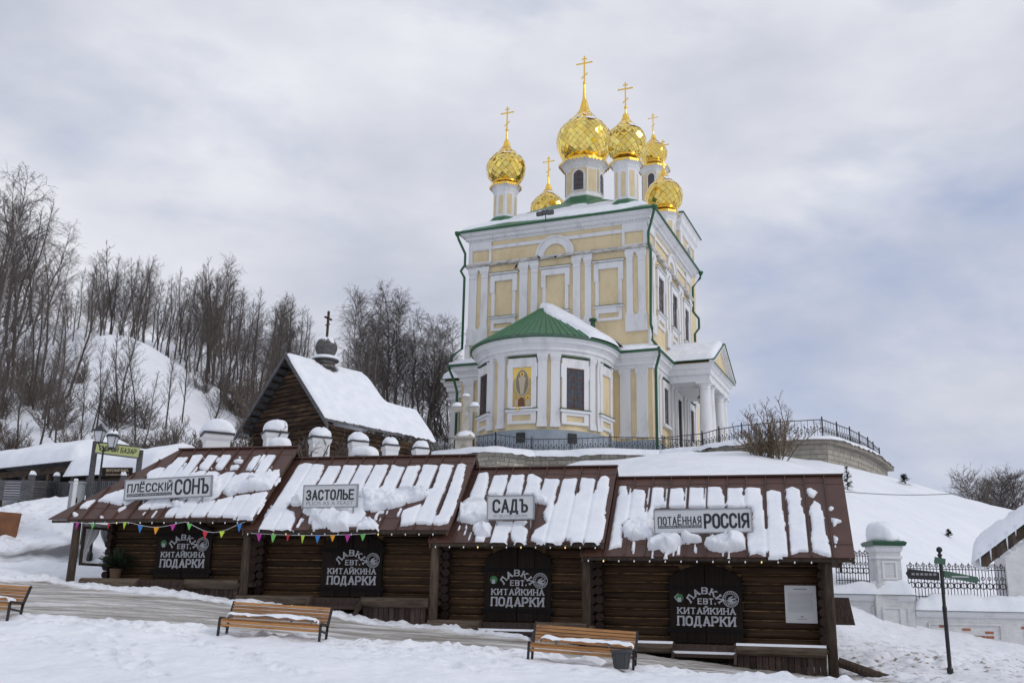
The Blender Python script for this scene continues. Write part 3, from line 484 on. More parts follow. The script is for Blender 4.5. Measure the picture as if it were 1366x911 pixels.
        sc = .024 if H < .2 else .07; Hg = (1-.45*np.exp(-((((S_-e1+.015+.24) % .48)-.24)/.03)**2)) if H < .2 else 1.; Hh = Hg*H*np.sqrt(np.clip(1-np.exp(-np.maximum(D, 0)/sc), 0, 1))*(1+fbm(S_*1.7+ki*5, T_*1.7, 3)*(.35 if H < .2 else .7))
        if H > .2: Hh = Hh*(1+.25*np.sign(fbm(S_*2.3, T_*2.3+4, 2)))+np.abs(fbm(S_*7, T_*7, 3))*.09*(D > .02)
        Hh = np.where(D > 0, Hh+.032, .0)
        Vx = S_; Vy = EV+(RV-EV)*T_/L+nrm.y*Hh; Vz = ze+(zr-ze)*T_/L+nrm.z*Hh
        Vv = np.stack([Vx.ravel(), Vy.ravel(), Vz.ravel()], 1); ny1, nx1 = S_.shape
        id_ = (np.arange(ny1-1)[:, None]*nx1+np.arange(nx1-1)[None]); on = (D[:-1, :-1] > 0) | (D[1:, :-1] > 0) | (D[:-1, 1:] > 0) | (D[1:, 1:] > 0)
        ii = id_[on]; Fq = np.stack([ii, ii+1, ii+1+nx1, ii+nx1], 1); us, inv = np.unique(Fq, return_inverse=True)
        me = arr_mesh('roof_snow', Vv[us], inv.reshape(Fq.shape), 'snow', True); link('roof_snow', me, root, loc=off, kind='stuff')
    # doors
    dc, hw, zb, ztp = K['d'], .87, K['db'], K['dt']; zs_ = ztp-.28
    for s_ in (-1, 1):
        leaf = MB(); xa, xb = (dc-hw, dc-.008) if s_ < 0 else (dc+.008, dc+hw)
        leaf.prism([(xa, zb), (xb, zb)]+[(x, door_top(x-dc, zs_, ztp, hw)) for x in np.linspace(xb, xa, 6)], -.125, -.10); lo = B(leaf, 'door_leaf', 'strap')
        for k in range(2):
            ba = xa+(xb-xa)*k/2+.006; bb = xa+(xb-xa)*(k+1)/2-.006; bm = MB()
            bm.prism([(ba, zb+.01), (bb, zb+.01)]+[(x, door_top(x-dc, zs_, ztp, hw)-.015) for x in np.linspace(bb, ba, 4)], -.16, -.126); bm.build('board', 'dark', lo)
        for zz in ((2.66, 2.26, 1.79, 1.42)[ki]-.25+d_ for d_ in (-.02, .98)):
            sm_ = MB(); sm_.box(min(xa, xb)-(.07 if s_ < 0 else 0), max(xa, xb)+(.07 if s_ > 0 else 0), -.172, -.161, zz, zz+.1)
            for xx in np.linspace(xa+.12, xb-.12, 3): sm_.lathe([(.018, 0), (.012, .012)], 6); 
            sm_.v = [v if not (abs(v[0]) < .05 and abs(v[1]) < .05 and v[2] < .05) else (xa+.4, -.17, zz+.05) for v in sm_.v]
            sm_.build('hinge_strap', 'strap', lo)
    pb = (2.66, 2.26, 1.79, 1.42)[ki]-.25; LT = MB()
    word(LT, 'ПОДАРКИ', dc-.66, dc+.68, pb+.15, pb+.345, .043, -.175, True, .5)
    word(LT, 'КИТАЙКИНА', dc-.66, dc+.69, pb+.42, pb+.55, .029, -.175, True, .55)
    word(LT, 'ЕВТ.', dc-.17, dc+.25, pb+.65, pb+.77, .028, -.175, True, .5)
    ac = (dc-.01, pb+.53)
    for ch, an in zip('ЛАВКИ', (56, 28, 0, -28, -56)):
        A = rad(an); R__ = .36; gx0, gz0 = ac[0], ac[1]+R__
        glyph(LT, ch, gx0-.06, gz0, .12, .135, .034, -.175, True, A, ac)
    B(LT, 'lettering', 'letter')
    em = MB(); ex, ez = dc+.6, pb+.77                # round emblem: rings with a little fish scene
    def ring(mb, cx, cz, r0, r1, y0, y1, n=28):
        for k in range(n):
            a0, a1 = 2*math.pi*k/n, 2*math.pi*(k+1)/n
            mb.prism([(cx+r0*math.cos(a0), cz+r0*math.sin(a0)), (cx+r1*math.cos(a0), cz+r1*math.sin(a0)), (cx+r1*math.cos(a1), cz+r1*math.sin(a1)), (cx+r0*math.cos(a1), cz+r0*math.sin(a1))], y0, y1)
    ring(em, ex, ez, .178, .192, -.178, -.173); ring(em, ex, ez, .118, .128, -.178, -.173)
    for k in range(22):
        a0 = 2*math.pi*k/22
        if k in (0, 11): continue
        cx_, cz_ = ex+.153*math.cos(a0), ez+.153*math.sin(a0); c, s = math.cos(a0), math.sin(a0)
        em.prism([(cx_-.018*c+.009*s, cz_-.018*s-.009*c), (cx_+.018*c+.009*s, cz_+.018*s-.009*c), (cx_+.018*c-.009*s, cz_+.018*s+.009*c), (cx_-.018*c-.009*s, cz_-.018*s+.009*c)], -.178, -.173)
    for (fx, fz, fl, fa) in [(-.01, -.02, .09, .25), (.01, -.06, .08, -.1), (-.01, .03, .06, .5)]:
        P_ = [(math.cos(t)*fl, math.sin(t)*fl*.28) for t in np.linspace(.5, 5.8, 9)]+[(fl*1.25, -fl*.3), (fl*1.25, fl*.3)]
        em.prism([(ex+fx+a*math.cos(fa)-b_*math.sin(fa), ez+fz+a*math.sin(fa)+b_*math.cos(fa)) for a, b_ in P_], -.177, -.173)
    em.prism([(ex-.05, ez-.105), (ex+.05, ez-.105), (ex+.07, ez-.09), (ex-.07, ez-.09)], -.177, -.173)
    B(em, 'emblem', 'letter')
    if ki != 1:
        st_ = MB(); sx_, sz_ = dc-.62, pb+.78; ring(st_, sx_, sz_, .0, .1, -.178, -.173, 16); so_ = B(st_, 'sticker', 'stickg', label='round green sticker left of the white lettering')
        s2 = MB(); s2.prism([(sx_-.045, sz_-.095), (sx_+.04, sz_-.095), (sx_+.04, sz_+.01), (sx_-.045, sz_+.01)], -.183, -.179)
        if ki == 3: s2.prism([(sx_-.13, sz_+.02), (sx_-.02, sz_+.11), (sx_-.02, sz_+.09), (sx_-.11, sz_+.015), (sx_-.05, sz_-.05), (sx_-.06, sz_-.07)], -.183, -.179)
        s2.build('sticker_print', 'stickw', so_)
    # posts
    pu = [(-17.25, 3.74, 2.1)] if ki == 0 else []
    pu += [({0: -11.93, 1: -6.65, 2: -2.78, 3: 2.83}[ki], KI[min(ki+1, 3)]['ze']-.0 if ki < 3 else ze, K['gl'][1])]
    for (pu_, pt, pz) in pu:
        a = MB(); a.tube([(0, 0, pz-.4-zf), (0, 0, .8), (0, 0, pt+.12-zf)], .115, 12, .105); ob = a.build('post', 'post', root, smooth=True, loc=(pu_+off[0], -.95, 0))
    # rail logs, steps and skirt planks at the street side
    g0, g1 = K['gl']; ua, ub = (u0-.15, u1-.0)
    if ki == 3: ub = 2.7
    bt = zf+.04
    for (a0, a1) in ((ua, dc-.72), (dc-.70, dc+.70), (dc+.72, ub)):
        mid = a0 == dc-.70; mb = MB()
        if mid:
            mb.box(a0, a1, -1.25, -.95, bt-.30, bt-.22); mb.box(a0, a1, -1.05, -.98, bt-.24, bt-.02); B(mb, 'step', 'plank')
            for xx in (a0-.03, a1-.03):
                sb_ = MB(); sb_.loft([[(xx, -1.0, bt+.02), (xx, -1.5, bt-.42), (xx, -1.4, bt-.46), (xx, -.95, bt-.16)], [(xx+.06, -1.0, bt+.02), (xx+.06, -1.5, bt-.42), (xx+.06, -1.4, bt-.46), (xx+.06, -.95, bt-.16)]]); B(sb_, 'stringer', 'plank')
            if ki >= 2:
                s_ = MB(); s_.loft([[(x, y, zz) for x, zz in ((a0, bt-.22), (a1, bt-.22), (a1, bt-.17), (a0, bt-.17))] for y in (-1.24, -1.1, -1.0)]); B(s_, 'step_snow', 'snow')
        else:
            n = 12; mb.loft([[(x, -1.0+math.cos(2*math.pi*i/n)*.125, bt-.115+math.sin(2*math.pi*i/n)*.125) for i in range(n)] for x in (a0, (a0+a1)/2, a1)]); B(mb, 'rail_log', 'beam', smooth=False)
            if ki == 3:
                s_ = MB(); s_.loft([[(x, y, z_) for y, z_ in ((-1.09, bt-.02), (-1.0, bt+.035), (-.9, bt+.02), (-.9, bt-.03))] for x in (a0, a1)]); B(s_, 'rail_snow', 'snow')
            x = a0+.02; pm = None
            while x < a1-.1:
                gg = g0+(g1-g0)*(x-ua)/(ub-ua)
                if bt-.22-gg > .05:
                    p_ = MB(); p_.box(0, .125, 0, .03, 0, 1); 
                    if pm is None: pm = bpy.data.meshes.new('skirt_plank'); pm.from_pydata(p_.v, [], p_.f); pm.materials.append(M['plank'])
                    o = link('skirt_plank', pm, root, loc=(x+off[0], -.99+rnd.uniform(-.008, .008), gg-.25-zf)); o.scale = (1, 1, bt-.2-gg+.25)
                x += .14
    # ------ sign on the roof
    pl = row(0, -.78); cs = []
    for (px, py) in K['sign']:
        h_ = hitp(px, py, pl, RY)-pl; cs.append((float(h_@RX), h_[2]))
    sx0, sx1 = (cs[0][0]+cs[3][0])/2, (cs[1][0]+cs[2][0])/2; zc = sum(c[1] for c in cs)/4; tilt = (cs[1][1]-cs[0][1]+cs[2][1]-cs[3][1])/2/(sx1-sx0); hh = (cs[0][1]+cs[1][1]-cs[2][1]-cs[3][1])/4; ww = (sx1-sx0)/2; cxs = (sx0+sx1)/2
    nms = ['white roof sign reading ПЛЁССКIЙ СОНЪ above the leftmost kiosk', 'white roof sign reading ЗАСТОЛЬЕ above the second kiosk', 'small white roof sign reading САДЪ above the third kiosk', 'white roof sign reading ПОТАЁННАЯ РОССIЯ above the rightmost kiosk']
    sr_ = thing('roof_sign', nms[ki], 'sign', row(cxs, -.78, zc), -TH, 'white signs on the kiosk roofs'); sr_.rotation_euler = (0, -math.atan(tilt), -TH)
    mb = MB(); mb.box(-ww, ww, 0, .07, -hh, hh); mb.build('panel', 'white_sign', sr_, loc=(0, 0, 0))
    mb = MB(); f_ = .022
    for q in ((-ww-.005, ww+.005, hh-f_, hh+.005), (-ww-.005, ww+.005, -hh-.005, -hh+f_), (-ww-.005, -ww+f_, -hh+f_, hh-f_), (ww-f_, ww+.005, -hh+f_, hh-f_)): mb.box(q[0], q[1], -.012, .072, q[2], q[3])
    mb.build('frame', 'sframe', sr_, loc=(0, 0, 0))
    mb = MB(); y = -.0
    if ki == 0:
        word(mb, 'ПЛЁССКIЙ', -ww*.92, ww*.1, -hh*.22, hh*.5, .038, y, gap=.5); word(mb, 'СОНЪ', ww*.19, ww*.93, -hh*.62, hh*.68, .06, y, gap=.5); mb.box(-ww*.93, ww*.11, -.004, 0, -hh*.68, -hh*.40)
    elif ki == 1: word(mb, 'ЗАСТОЛЬЕ', -ww*.86, ww*.86, -hh*.28, hh*.5, .045, y, gap=.5)
    elif ki == 2: word(mb, 'САДЪ', -ww*.72, ww*.72, -hh*.35, hh*.6, .055, y, gap=.5)
    else:
        word(mb, 'ПОТАЁННАЯ', -ww*.91, -ww*.03, -hh*.25, hh*.36, .027, y, gap=.62); word(mb, 'РОССIЯ', ww*.05, ww*.92, -hh*.55, hh*.5, .056, y, gap=.5); mb.box(-ww*.92, -ww*.02, -.004, 0, -hh*.56, -hh*.33)
    mb.build('lettering', 'ink', sr_, loc=(0, 0, 0))
    mb = MB()
    if ki == 0: font_text(mb, 'SLEEPING & DREAMING IN PLYOS', -ww*.91, ww*.09, -hh*.63, -hh*.45, -.005)
    elif ki == 1: font_text(mb, 'PLIOS AS A FEAST', -ww*.86, ww*.86, -hh*.78, -hh*.45, 0)
    elif ki == 2: font_text(mb, 'MY BELOVED GARDEN', -ww*.72, ww*.72, -hh*.82, -hh*.58, 0)
    else: font_text(mb, 'EXPLORING HIDDEN RUSSIA', -ww*.9, -ww*.04, -hh*.52, -hh*.37, -.005)
    mb.build('small_lettering', 'white_sign' if ki in (0, 3) else 'print_grey', sr_, loc=(0, 0, 0))
    for fx in ((-.55, .15, .8) if ki in (0, 3) else (-.6, .85)):
        mb = MB(); x = ww*fx; mb.box(x-.015, x+.015, .03, .06, -hh-.45, -hh); mb.tube([(x, .05, -hh*.2), (x+.0, .5, hh*.15)], .015, 5); mb.build('bracket', 'sframe', sr_, loc=(0, 0, 0))
    # ------ string of lights under the eave
    ls = thing('string_lights', ['bulb string under the eave of the leftmost kiosk', 'bulb string under the eave of the second kiosk', 'bulb string under the eave of the third kiosk', 'bulb string under the eave of the rightmost kiosk'][ki], 'string lights', row(K['d'], -1.1, ze), -TH, 'bulb strings along the kiosk eaves')
    mb = MB(); A0, A1 = (e0+1.0 if not ki else e0+.1)-K['d'], e1-K['d']-(.6 if ki == 3 else .1); mb.tube([(A0+(A1-A0)*i/16, 0, -.05-.012*(i % 2)) for i in range(17)], .006, 4); mb.build('cable', 'wire', ls, loc=(0, 0, 0))
    bm_ = MB(); bm_.lathe([(.004, .025), (.011, .016), (.017, -.004), (.015, -.016), (.005, -.028)], 8)
    bms = {}
    for k_ in ('bulb', 'bulbw'): mm_ = bpy.data.meshes.new('bulb'); mm_.from_pydata(bm_.v, [], bm_.f); mm_.materials.append(M[k_]); mm_.polygons.foreach_set('use_smooth', [True]*len(bm_.f)); bms[k_] = mm_
    x = A0+.1; i = 0
    while x < A1: link('bulb', bms['bulbw' if rnd.random() < .22 else 'bulb'], ls, loc=(x, 0, -.09)); x += .37; i += 1
# notice on the fourth kiosk
nt_ = thing('paper_notice', 'white printed paper notice on the log wall right of the last door', 'notice', row(2.22, -.135, 1.85), -TH)
mb = MB(); mb.box(-.36, .36, 0, .012, -.43, .43); mb.build('sheet', 'sleet', nt_, loc=(0, 0, 0))
mb = MB(); mb.box(-.15, .15, -.003, 0, .335, .36)
for k in range(17): mb.box(-.29, .29-(.05 if k in (5, 16) else 0), -.002, 0, .255-k*.027, .262-k*.027)
mb.box(-.1, .12, -.002, 0, -.345, -.33); mb.box(-.02, .05, -.002, 0, -.30, -.27); mb.build('print', 'print_grey', nt_, loc=(0, 0, 0))
# buntings
def bunting(label, pts, ends, ze_):
    b_ = thing('bunting', label, 'bunting', row(ends[0], -1.13, ze_), -TH, 'coloured pennant strings under the eaves')
    mb = MB(); L_ = ends[1]-ends[0]; sag = lambda x: -.07-pts(x/L_)
    mb.tube([(L_*i/30, 0, sag(L_*i/30)) for i in range(31)], .007, 4); mb.build('cord', 'white_sign', b_, loc=(0, 0, 0))
    x = .25; i = 0; order = (0, 1, 2, 3, 4, 5, 0, 1, 2, 3, 4, 5)
    while x < L_-.1:
        mb = MB(); w_ = .075; tw = rnd.uniform(-.5, .5); fh = rnd.uniform(.17, .23); mb.add([(-w_*math.cos(tw), -w_*math.sin(tw), 0), (w_*math.cos(tw), w_*math.sin(tw), 0), (rnd.uniform(-.03, .03), -.02, -fh), (-w_*math.cos(tw), -w_*math.sin(tw)+.004, 0), (w_*math.cos(tw), w_*math.sin(tw)+.004, 0), (0, -.016, -fh)], [(0, 1, 2), (3, 5, 4)])
        mb.build('pennant', 'flag%d' % order[i % 12], b_, loc=(x, -.01, sag(x))); x += .5 if ends[0] < -13 else .42; i += 1
bunting('coloured pennant string sagging under the leftmost kiosk eave', lambda t: .28*abs(math.sin(math.pi*t*3))**1.3*(.15 if t < .33 else (.5 if t < .66 else 1)), (-17.35, -11.95), 3.78)
bunting('coloured pennant string under the left half of the second kiosk eave', lambda t: .05*math.sin(math.pi*t), (-11.75, -8.2), 3.48)
# curtained window frame at the left porch end
wf = thing('curtained_frame', 'open wooden window frame with lace curtains at the left end of the leftmost kiosk porch', 'window frame', row(-17.12, -.84, 2.2), -TH-.27)
mb = MB()
for a in ((-.02, .05, 0, .06, .35, 1.42), (-.02, .05, 1.04, 1.1, .35, 1.42), (-.02, .05, .06, 1.04, 1.36, 1.42), (-.02, .05, .06, 1.04, .35, .42)): mb.box(*a)
mb.build('frame', 'post', wf, loc=(0, 0, 0))
for s_ in (0, 1):
    mb = MB(); loops = []
    for i in range(12):
        t_ = i/11; z_ = 1.36-1.0*t_; pull = math.sin(min(t_*1.35, 1)*math.pi/2)**2 if t_ < .62 else 1-.15*(t_-.62); wdt = .5*(1-.75*pull); xc = (wdt/2+.05) if s_ == 0 else (1.05-wdt/2)
        loops.append([( .02+.02*math.sin(j*2.1)+.0, xc-wdt/2+wdt*j/8, z_) for j in range(9)])
    mb.loft(loops, cap=False, closed=False); mb.build('curtain', 'curtain', wf, smooth=True, loc=(0, 0, 0))
mb = MB(); mb.loft([[(.02+.02*math.sin(j*1.9), .02+1.05*j/16, z_) for j in range(17)] for z_ in (1.52, 1.36+.0)], cap=False, closed=False); mb.build('valance', 'curtain', wf, smooth=True, loc=(0, 0, 0))
# potted fir twigs
pp = thing('potted_plant', 'bushy dark green potted fir on the porch left of the first door', 'potted plant', row(-16.2, -.45, 2.14), -TH)
mb = MB(); mb.lathe([(.12, 0), (.16, .3), (.18, .3), (.18, .34), (.13, .34)], 12); mb.build('pot', 'pot', pp, smooth=False, loc=(0, 0, 0))
def needles(mb, n, R, H, base, r2=None):
    for k in range(n):
        a, e_ = rnd.uniform(0, 6.28), rnd.uniform(-.1, 1.4); l_ = R*rnd.uniform(.5, 1); d = Vector((math.cos(a)*math.cos(e_), math.sin(a)*math.cos(e_), math.sin(e_)*H/R)); p = Vector(base)+d*l_*rnd.uniform(.1, .6)
        q = p+d*l_*.5; s_ = d.cross(Vector((0, 0, 1)))
        if s_.length < .01: continue
        s_.normalize(); s_ *= .02+.03*rnd.random(); up = Vector((0, 0, .02)); mb.add([p-s_, p+s_, q+s_*.3+up, q-s_*.3-up*.2], [(0, 1, 2), (0, 2, 3)])
mb = MB(); needles(mb, 700, .55, .55, (0, 0, .4)); mb.build('foliage', 'needle', pp, loc=(0, 0, 0))
# ------------------------------------------------------------------ benches, bin, road furniture
def slat_mesh():
    mb = MB(); mb.box(-1.1, 1.1, -.02, .02, -.030, .030); me = bpy.data.meshes.new('slat'); me.from_pydata(mb.v, [], mb.f); me.materials.append(M['bench']); return me
SLAT = slat_mesh()
def bench(px0, py0, px1, py1, Y0, Y1, label, snow=(.0, 1.)):
    a, b_ = at(px0, py0, Y0), at(px1, py1, Y1); c = (a+b_)/2; ang = math.atan2(b_[1]-a[1], b_[0]-a[0]); L_ = math.hypot(b_[0]-a[0], b_[1]-a[1]); tl = math.atan2(b_[2]-a[2], L_)
    t = thing('park_bench', label, 'bench', tuple(c), 0, 'slatted benches facing away from the kiosks'); t.rotation_euler = (0, -tl, ang); sx = L_/2.2
    for k in range(5):          # backrest, leaning toward the camera side of the seat back
        o = link('backrest_slat', SLAT, t, loc=(0, .10+.058*k*.35+.16, .47+.077*k)); o.rotation_euler = (rad(70), 0, 0); o.scale = (sx, 1, 1)
        o.rotation_euler = (rad(-16), 0, 0)
    for k in range(6):
        o = link('seat_slat', SLAT, t, loc=(0, -.22+.077*k, .40-.006*k)); o.rotation_euler = (rad(88), 0, 0); o.scale = (sx, 1, 1)
    for k in range(2): o = link('front_slat', SLAT, t, loc=(0, -.285+.012*k, .345-.085*k)); o.rotation_euler = (0, 0, 0); o.scale = (sx, 1, 1)
    for s_ in (-1, 1):
        x = s_*(L_/2+.02); mb = MB(); w_ = .022
        def bar(pts):
            for p, q in zip(pts, pts[1:]):
                d = (Vector((0, q[0]-p[0], q[1]-p[1]))).normalized(); n_ = Vector((0, -d.z, d.y))*.022
                mb.loft([[(x-w_, p[0]+n_.y, p[1]+n_.z), (x+w_, p[0]+n_.y, p[1]+n_.z), (x+w_, p[0]-n_.y, p[1]-n_.z), (x-w_, p[0]-n_.y, p[1]-n_.z)], [(x-w_, q[0]+n_.y, q[1]+n_.z), (x+w_, q[0]+n_.y, q[1]+n_.z), (x+w_, q[0]-n_.y, q[1]-n_.z), (x-w_, q[0]-n_.y, q[1]-n_.z)]])
        bar([(-.30, -.08), (-.30, .39), (-.27, .43), (.2, .40)]); bar([(.40, .82), (.20, .36), (.16, -.08)]); bar([(-.3, .26), (.17, .2)])
        mb.build('side_frame', 'iron', t, loc=(0, 0, 0))
    n1, n2 = 60, 12; vs = []; xs0, xs1 = (-L_/2+L_*snow[0]), (-L_/2+L_*snow[1])
    S_, T_ = np.meshgrid(np.linspace(xs0, xs1, n1), np.linspace(-.30, .10, n2)); e_ = np.minimum(np.minimum(S_-xs0, xs1-S_)*1.2, np.minimum(T_+.30, .10-T_)+.03)+fbm(S_*6+px0, T_*9, 3)*.06
    H_ = .10*np.sqrt(np.clip(e_/.10, 0, 1))*(1+fbm(S_*3+px0, T_*4, 3)*.8); Z_ = np.where(e_ > 0, .455+H_, .40)
    V_ = np.stack([S_.ravel(), T_.ravel(), Z_.ravel()], 1); ii = (np.arange(n2-1)[:, None]*n1+np.arange(n1-1)[None]).ravel(); me = arr_mesh('snow', V_, np.stack([ii, ii+1, ii+1+n1, ii+n1], 1), 'snow', True); link('snow', me, t, loc=(0, 0, 0), kind='stuff'); t.scale = (1, .85, .80)
    return t
bench(709, 881, 845, 892, 19.4, 19.0, 'slatted bench with the grey bin in front of its right end, rightmost of three', (.08, 1.))
bench(299, 847, 430, 856, 20.6, 20.3, 'slatted bench in front of the second kiosk, middle of three', (.05, .95))
bench(-112, 817, 19, 826, 20.9, 20.6, 'slatted bench cut by the left edge of the photo, leftmost of three', (0, .97))
p = at(829, 892, 18.5)
t = thing('waste_bin', 'dark grey plastic bin standing before the rightmost bench', 'bin', tuple(p)); t.scale = (.95, .95, .78)
mb = MB(); mb.lathe([(.13, 0), (.175, .36), (.175, .36), (.205, .365), (.21, .42), (.19, .42), (.17, .38), (.12, .05)], 20); mb.build('body', 'plastic', t, loc=(0, 0, 0))
for k in range(10):
    a = k*math.pi/5; mb = MB(); mb.tube([(.135*math.cos(a), .135*math.sin(a), .03), (.178*math.cos(a), .178*math.sin(a), .35)], .008, 5); mb.build('rib', 'plastic', t, loc=(0, 0, 0))

# fingerpost
p = at(1268, 900, 23.5); q_ = at(1272, 742, 23.5); gzp = gz(p[0], p[1])
t = thing('fingerpost', 'slim black signpost with ball finial and two pointing arms in the snow bank', 'signpost', (p[0], p[1], gzp-.1)); hh = q_[2]-gzp+.1
mb = MB(); mb.lathe([(.07, 0), (.07, .25), (.045, .3), (.045, hh*.55), (.052, hh*.55), (.052, hh*.58), (.038, hh*.6), (.038, hh)], 12); mb.build('pole', 'iron', t, smooth=False, loc=(0, 0, 0))
mb = MB(); mb.lathe([(.045, hh), (.06, hh+.03), (.03, hh+.06), (.03, hh+.08), (.065, hh+.12), (.07, hh+.15), (.05, hh+.2), (.0, hh+.22)], 12); mb.build('finial', 'iron', t, smooth=True, loc=(0, 0, 0))
mb = MB(); mb.loft([[(x, y, z) for x, z in ((-.75, -.10), (-.06, -.13), (-.06, .06), (-.75, .12), (-.82, .02))] for y in (-.02, .02)]); mb.build('pointing_arm', 'iron', t, loc=(0, 0, hh-.42))
mb = MB(); 
for k in range(6): mb.box(-.70+k*.1, -.63+k*.1, -.026, -.021, -.02, .03)
mb.build('arm_print', 'print_grey', t, loc=(0, 0, hh-.42))
mb = MB(); mb.loft([[(x, y, z) for x, z in ((.06, -.05), (.78, -.17), (.86, -.11), (.80, -.03), (.06, .10))] for y in (-.02, .02)]); mb.build('pointing_arm', 'fgreen', t, loc=(0, 0, hh-.42))
mb = MB(); mb.box(.22, .62, -.026, -.021, -.05, -.02); mb.build('arm_print', 'stickw', t, loc=(0, 0, hh-.42))
mb = MB(); mb.loft([[(x, y, z) for x, z in ((-.17, .02), (.08, -.02), (.10, .12), (-.14, .16))] for y in (-.07, -.04)]); mb.build('small_plate', 'fgreen', t, loc=(0, 0, hh-.18))

# ------------------------------------------------------------------ brick churchyard wall, pillars and iron fence (right)
def icefence(label, a, b_, z0, h, bars, ornament=True, group='wrought iron fence sections'):
    a = np.array(a); b_ = np.array(b_); L_ = math.hypot(*(b_-a)[:2]); an = math.atan2(b_[1]-a[1], b_[0]-a[0]); t = thing('iron_fence', label, 'fence', (a[0], a[1], z0), an, group)
    mb = MB(); mb.tube([(0, 0, 0), (0, 0, 1)], .012, 5); mb.tube([(0, 0, 1), (0, 0, 1.05)], .025, 5, .002); me = bpy.data.meshes.new('bar'); me.from_pydata(mb.v, [], mb.f); me.materials.append(M['iron'])
    for i in range(bars+1): o = link('bar', me, t, loc=(L_*i/bars, 0, 0)); o.scale = (.95, .95, h*(1 if i % 2 else .93))
    for zz in (h*.12, h*.86): m_ = MB(); m_.box(0, L_, -.015, .015, zz-.012, zz+.012); m_.build('rail', 'iron', t, loc=(0, 0, 0))
    for i in range(bars//2):
        m_ = MB(); cx_ = L_*(2*i+1)/bars
        m_.loft([[(cx_+math.cos(u)*.085*(1+.16*w_), -.02+.02*v_, h*.42+math.sin(u)*.085*(1+.16*w_)) for u in [2*math.pi*k/12 for k in range(12)]] for w_, v_ in ((1, 0), (-1, 0), (-1, 1), (1, 1), (1, 0))], cap=False)
        for sz in (h*.62, h*.95):
            m_.loft([[(cx_+math.cos(u)*.05*(1+.2*w_), -.02+.02*v_, sz+math.sin(u)*.05*(1+.2*w_)) for u in [2*math.pi*k/8 for k in range(8)]] for w_, v_ in ((1, 0), (-1, 0), (-1, 1), (1, 1), (1, 0))], cap=False)
        m_.build('scrollwork', 'iron', t, loc=(0, 0, 0))
    return t
def snowcap(name, parent, pts, H, loc, sub=10, seed=0):
    """rounded snow lying along a rectangle x0,x1,y0,y1"""
    x0, x1, y0, y1 = pts; n1 = max(8, int((x1-x0)/.08)); n2 = sub; S_, T_ = np.meshgrid(np.linspace(x0, x1, n1), np.linspace(y0, y1, n2))
    e_ = np.minimum(np.minimum(S_-x0, x1-S_), np.minimum(T_-y0, y1-T_)); w_ = (y1-y0)/2
    Z_ = H*np.sqrt(np.clip(1-(1-np.clip(e_/w_, 0, 1))**2, 0, 1))*(1+fbm(S_*2+seed, T_*2, 3)*.35)*(.35+.65*np.clip((np.minimum(S_-x0, x1-S_))/.3, 0, 1)**.5) + np.where(e_ > 1e-4, fbm(S_*7, T_*7+seed, 2)*.03, 0)
    lip = np.where(e_ > 1e-4, 0, -.02); V_ = np.stack([S_.ravel(), T_.ravel(), (Z_+lip).ravel()], 1); ii = (np.arange(n2-1)[:, None]*n1+np.arange(n1-1)[None]).ravel()
    me = arr_mesh(name, V_, np.stack([ii, ii+1, ii+1+n1, ii+n1], 1), 'snow', True); return link(name, me, parent, loc=loc)
# section A: behind the last kiosk, higher; section B: lower, to the right
def wall_section(label, pa, pb_, Ya, Yb, ztop, zbot, n_pan, bricks):
    a, b_ = at(*pa, Ya), at(*pb_, Yb); L_ = math.hypot(b_[0]-a[0], b_[1]-a[1]); an = math.atan2(b_[1]-a[1], b_[0]-a[0]); t = thing('brick_wall', label, 'wall', (a[0], a[1], ztop), an, 'white churchyard wall sections')
    d = ztop-zbot
    mb = MB(); mb.box(0, L_, 0, .5, -d, -.08); mb.build('masonry', 'dirtywhite', t, loc=(0, 0, 0))
    mb = MB(); mb.box(-.02, L_+.02, -.09, .59, -.14, -.035); mb.box(0, L_, -.05, .55, -.2, -.14); mb.build('coping', 'trim', t, loc=(0, 0, 0))
    mb = MB(); mb.box(-.03, L_+.03, -.12, .62, -.035, -.008); mb.build('green_flashing', 'dgreen', t, loc=(0, 0, 0))
    snowcap('snow', t, (-.05, L_+.05, -.16, .66), .42, (0, 0, 0), 12, L_).update({}) if False else snowcap('snow', t, (-.05, L_+.05, -.16, .66), .42, (0, 0, 0), 12, L_)
    for k in range(n_pan):
        x0 = L_*(k+.12)/n_pan; x1 = L_*(k+.88)/n_pan; mb = MB()
        for q in ((x0, x1, -.42, -.36), (x0, x1, -.86, -.80), (x0, x0+.06, -.8, -.42), (x1-.06, x1, -.8, -.42)): mb.box(q[0], q[1], -.035, .0, q[2], q[3])
        mb.build('panel_moulding', 'dirtywhite', t, loc=(0, 0, 0))
    bm_ = MB(); bm_.box(0, .24, -.012, .05, 0, .065); me = bpy.data.meshes.new('brick'); me.from_pydata(bm_.v, [], bm_.f); me.materials.append(M['brickr'])
    for k in range(bricks):
        r_ = rnd.randint(1, 5); x_ = round(rnd.choice([rnd.gauss(.22, .08), rnd.gauss(.6, .12), rnd.gauss(.85, .06)])*L_/.26)*.26+(r_ % 2)*.13
        if 0 < x_ < L_-.26: link('brick', me, t, loc=(x_, 0, -.42-r_*.076-(.28 if rnd.random() < .5 else .0)))
    return t
wa = wall_section('white wall section between the rightmost kiosk and the snow capped pillar', (1090, 789), (1219, 793), 30.6, 30.2, at(1200, 792, 30.2)[2], .6, 2, 10)
wb = wall_section('lower white wall section right of the pillar with exposed red bricks', (1221, 813), (1480, 817), 30.3, 30.0, at(1300, 814, 30.2)[2], .2, 2, 34)
pz = at(1190, 780, 30.2)
t = thing('wall_pillar', 'white square pillar with green cap and snow dome, right of the kiosks', 'pillar', (pz[0], 30.5, wa.location.z)); 
zt = at(1189, 722, 30.2)[2]-wa.location.z
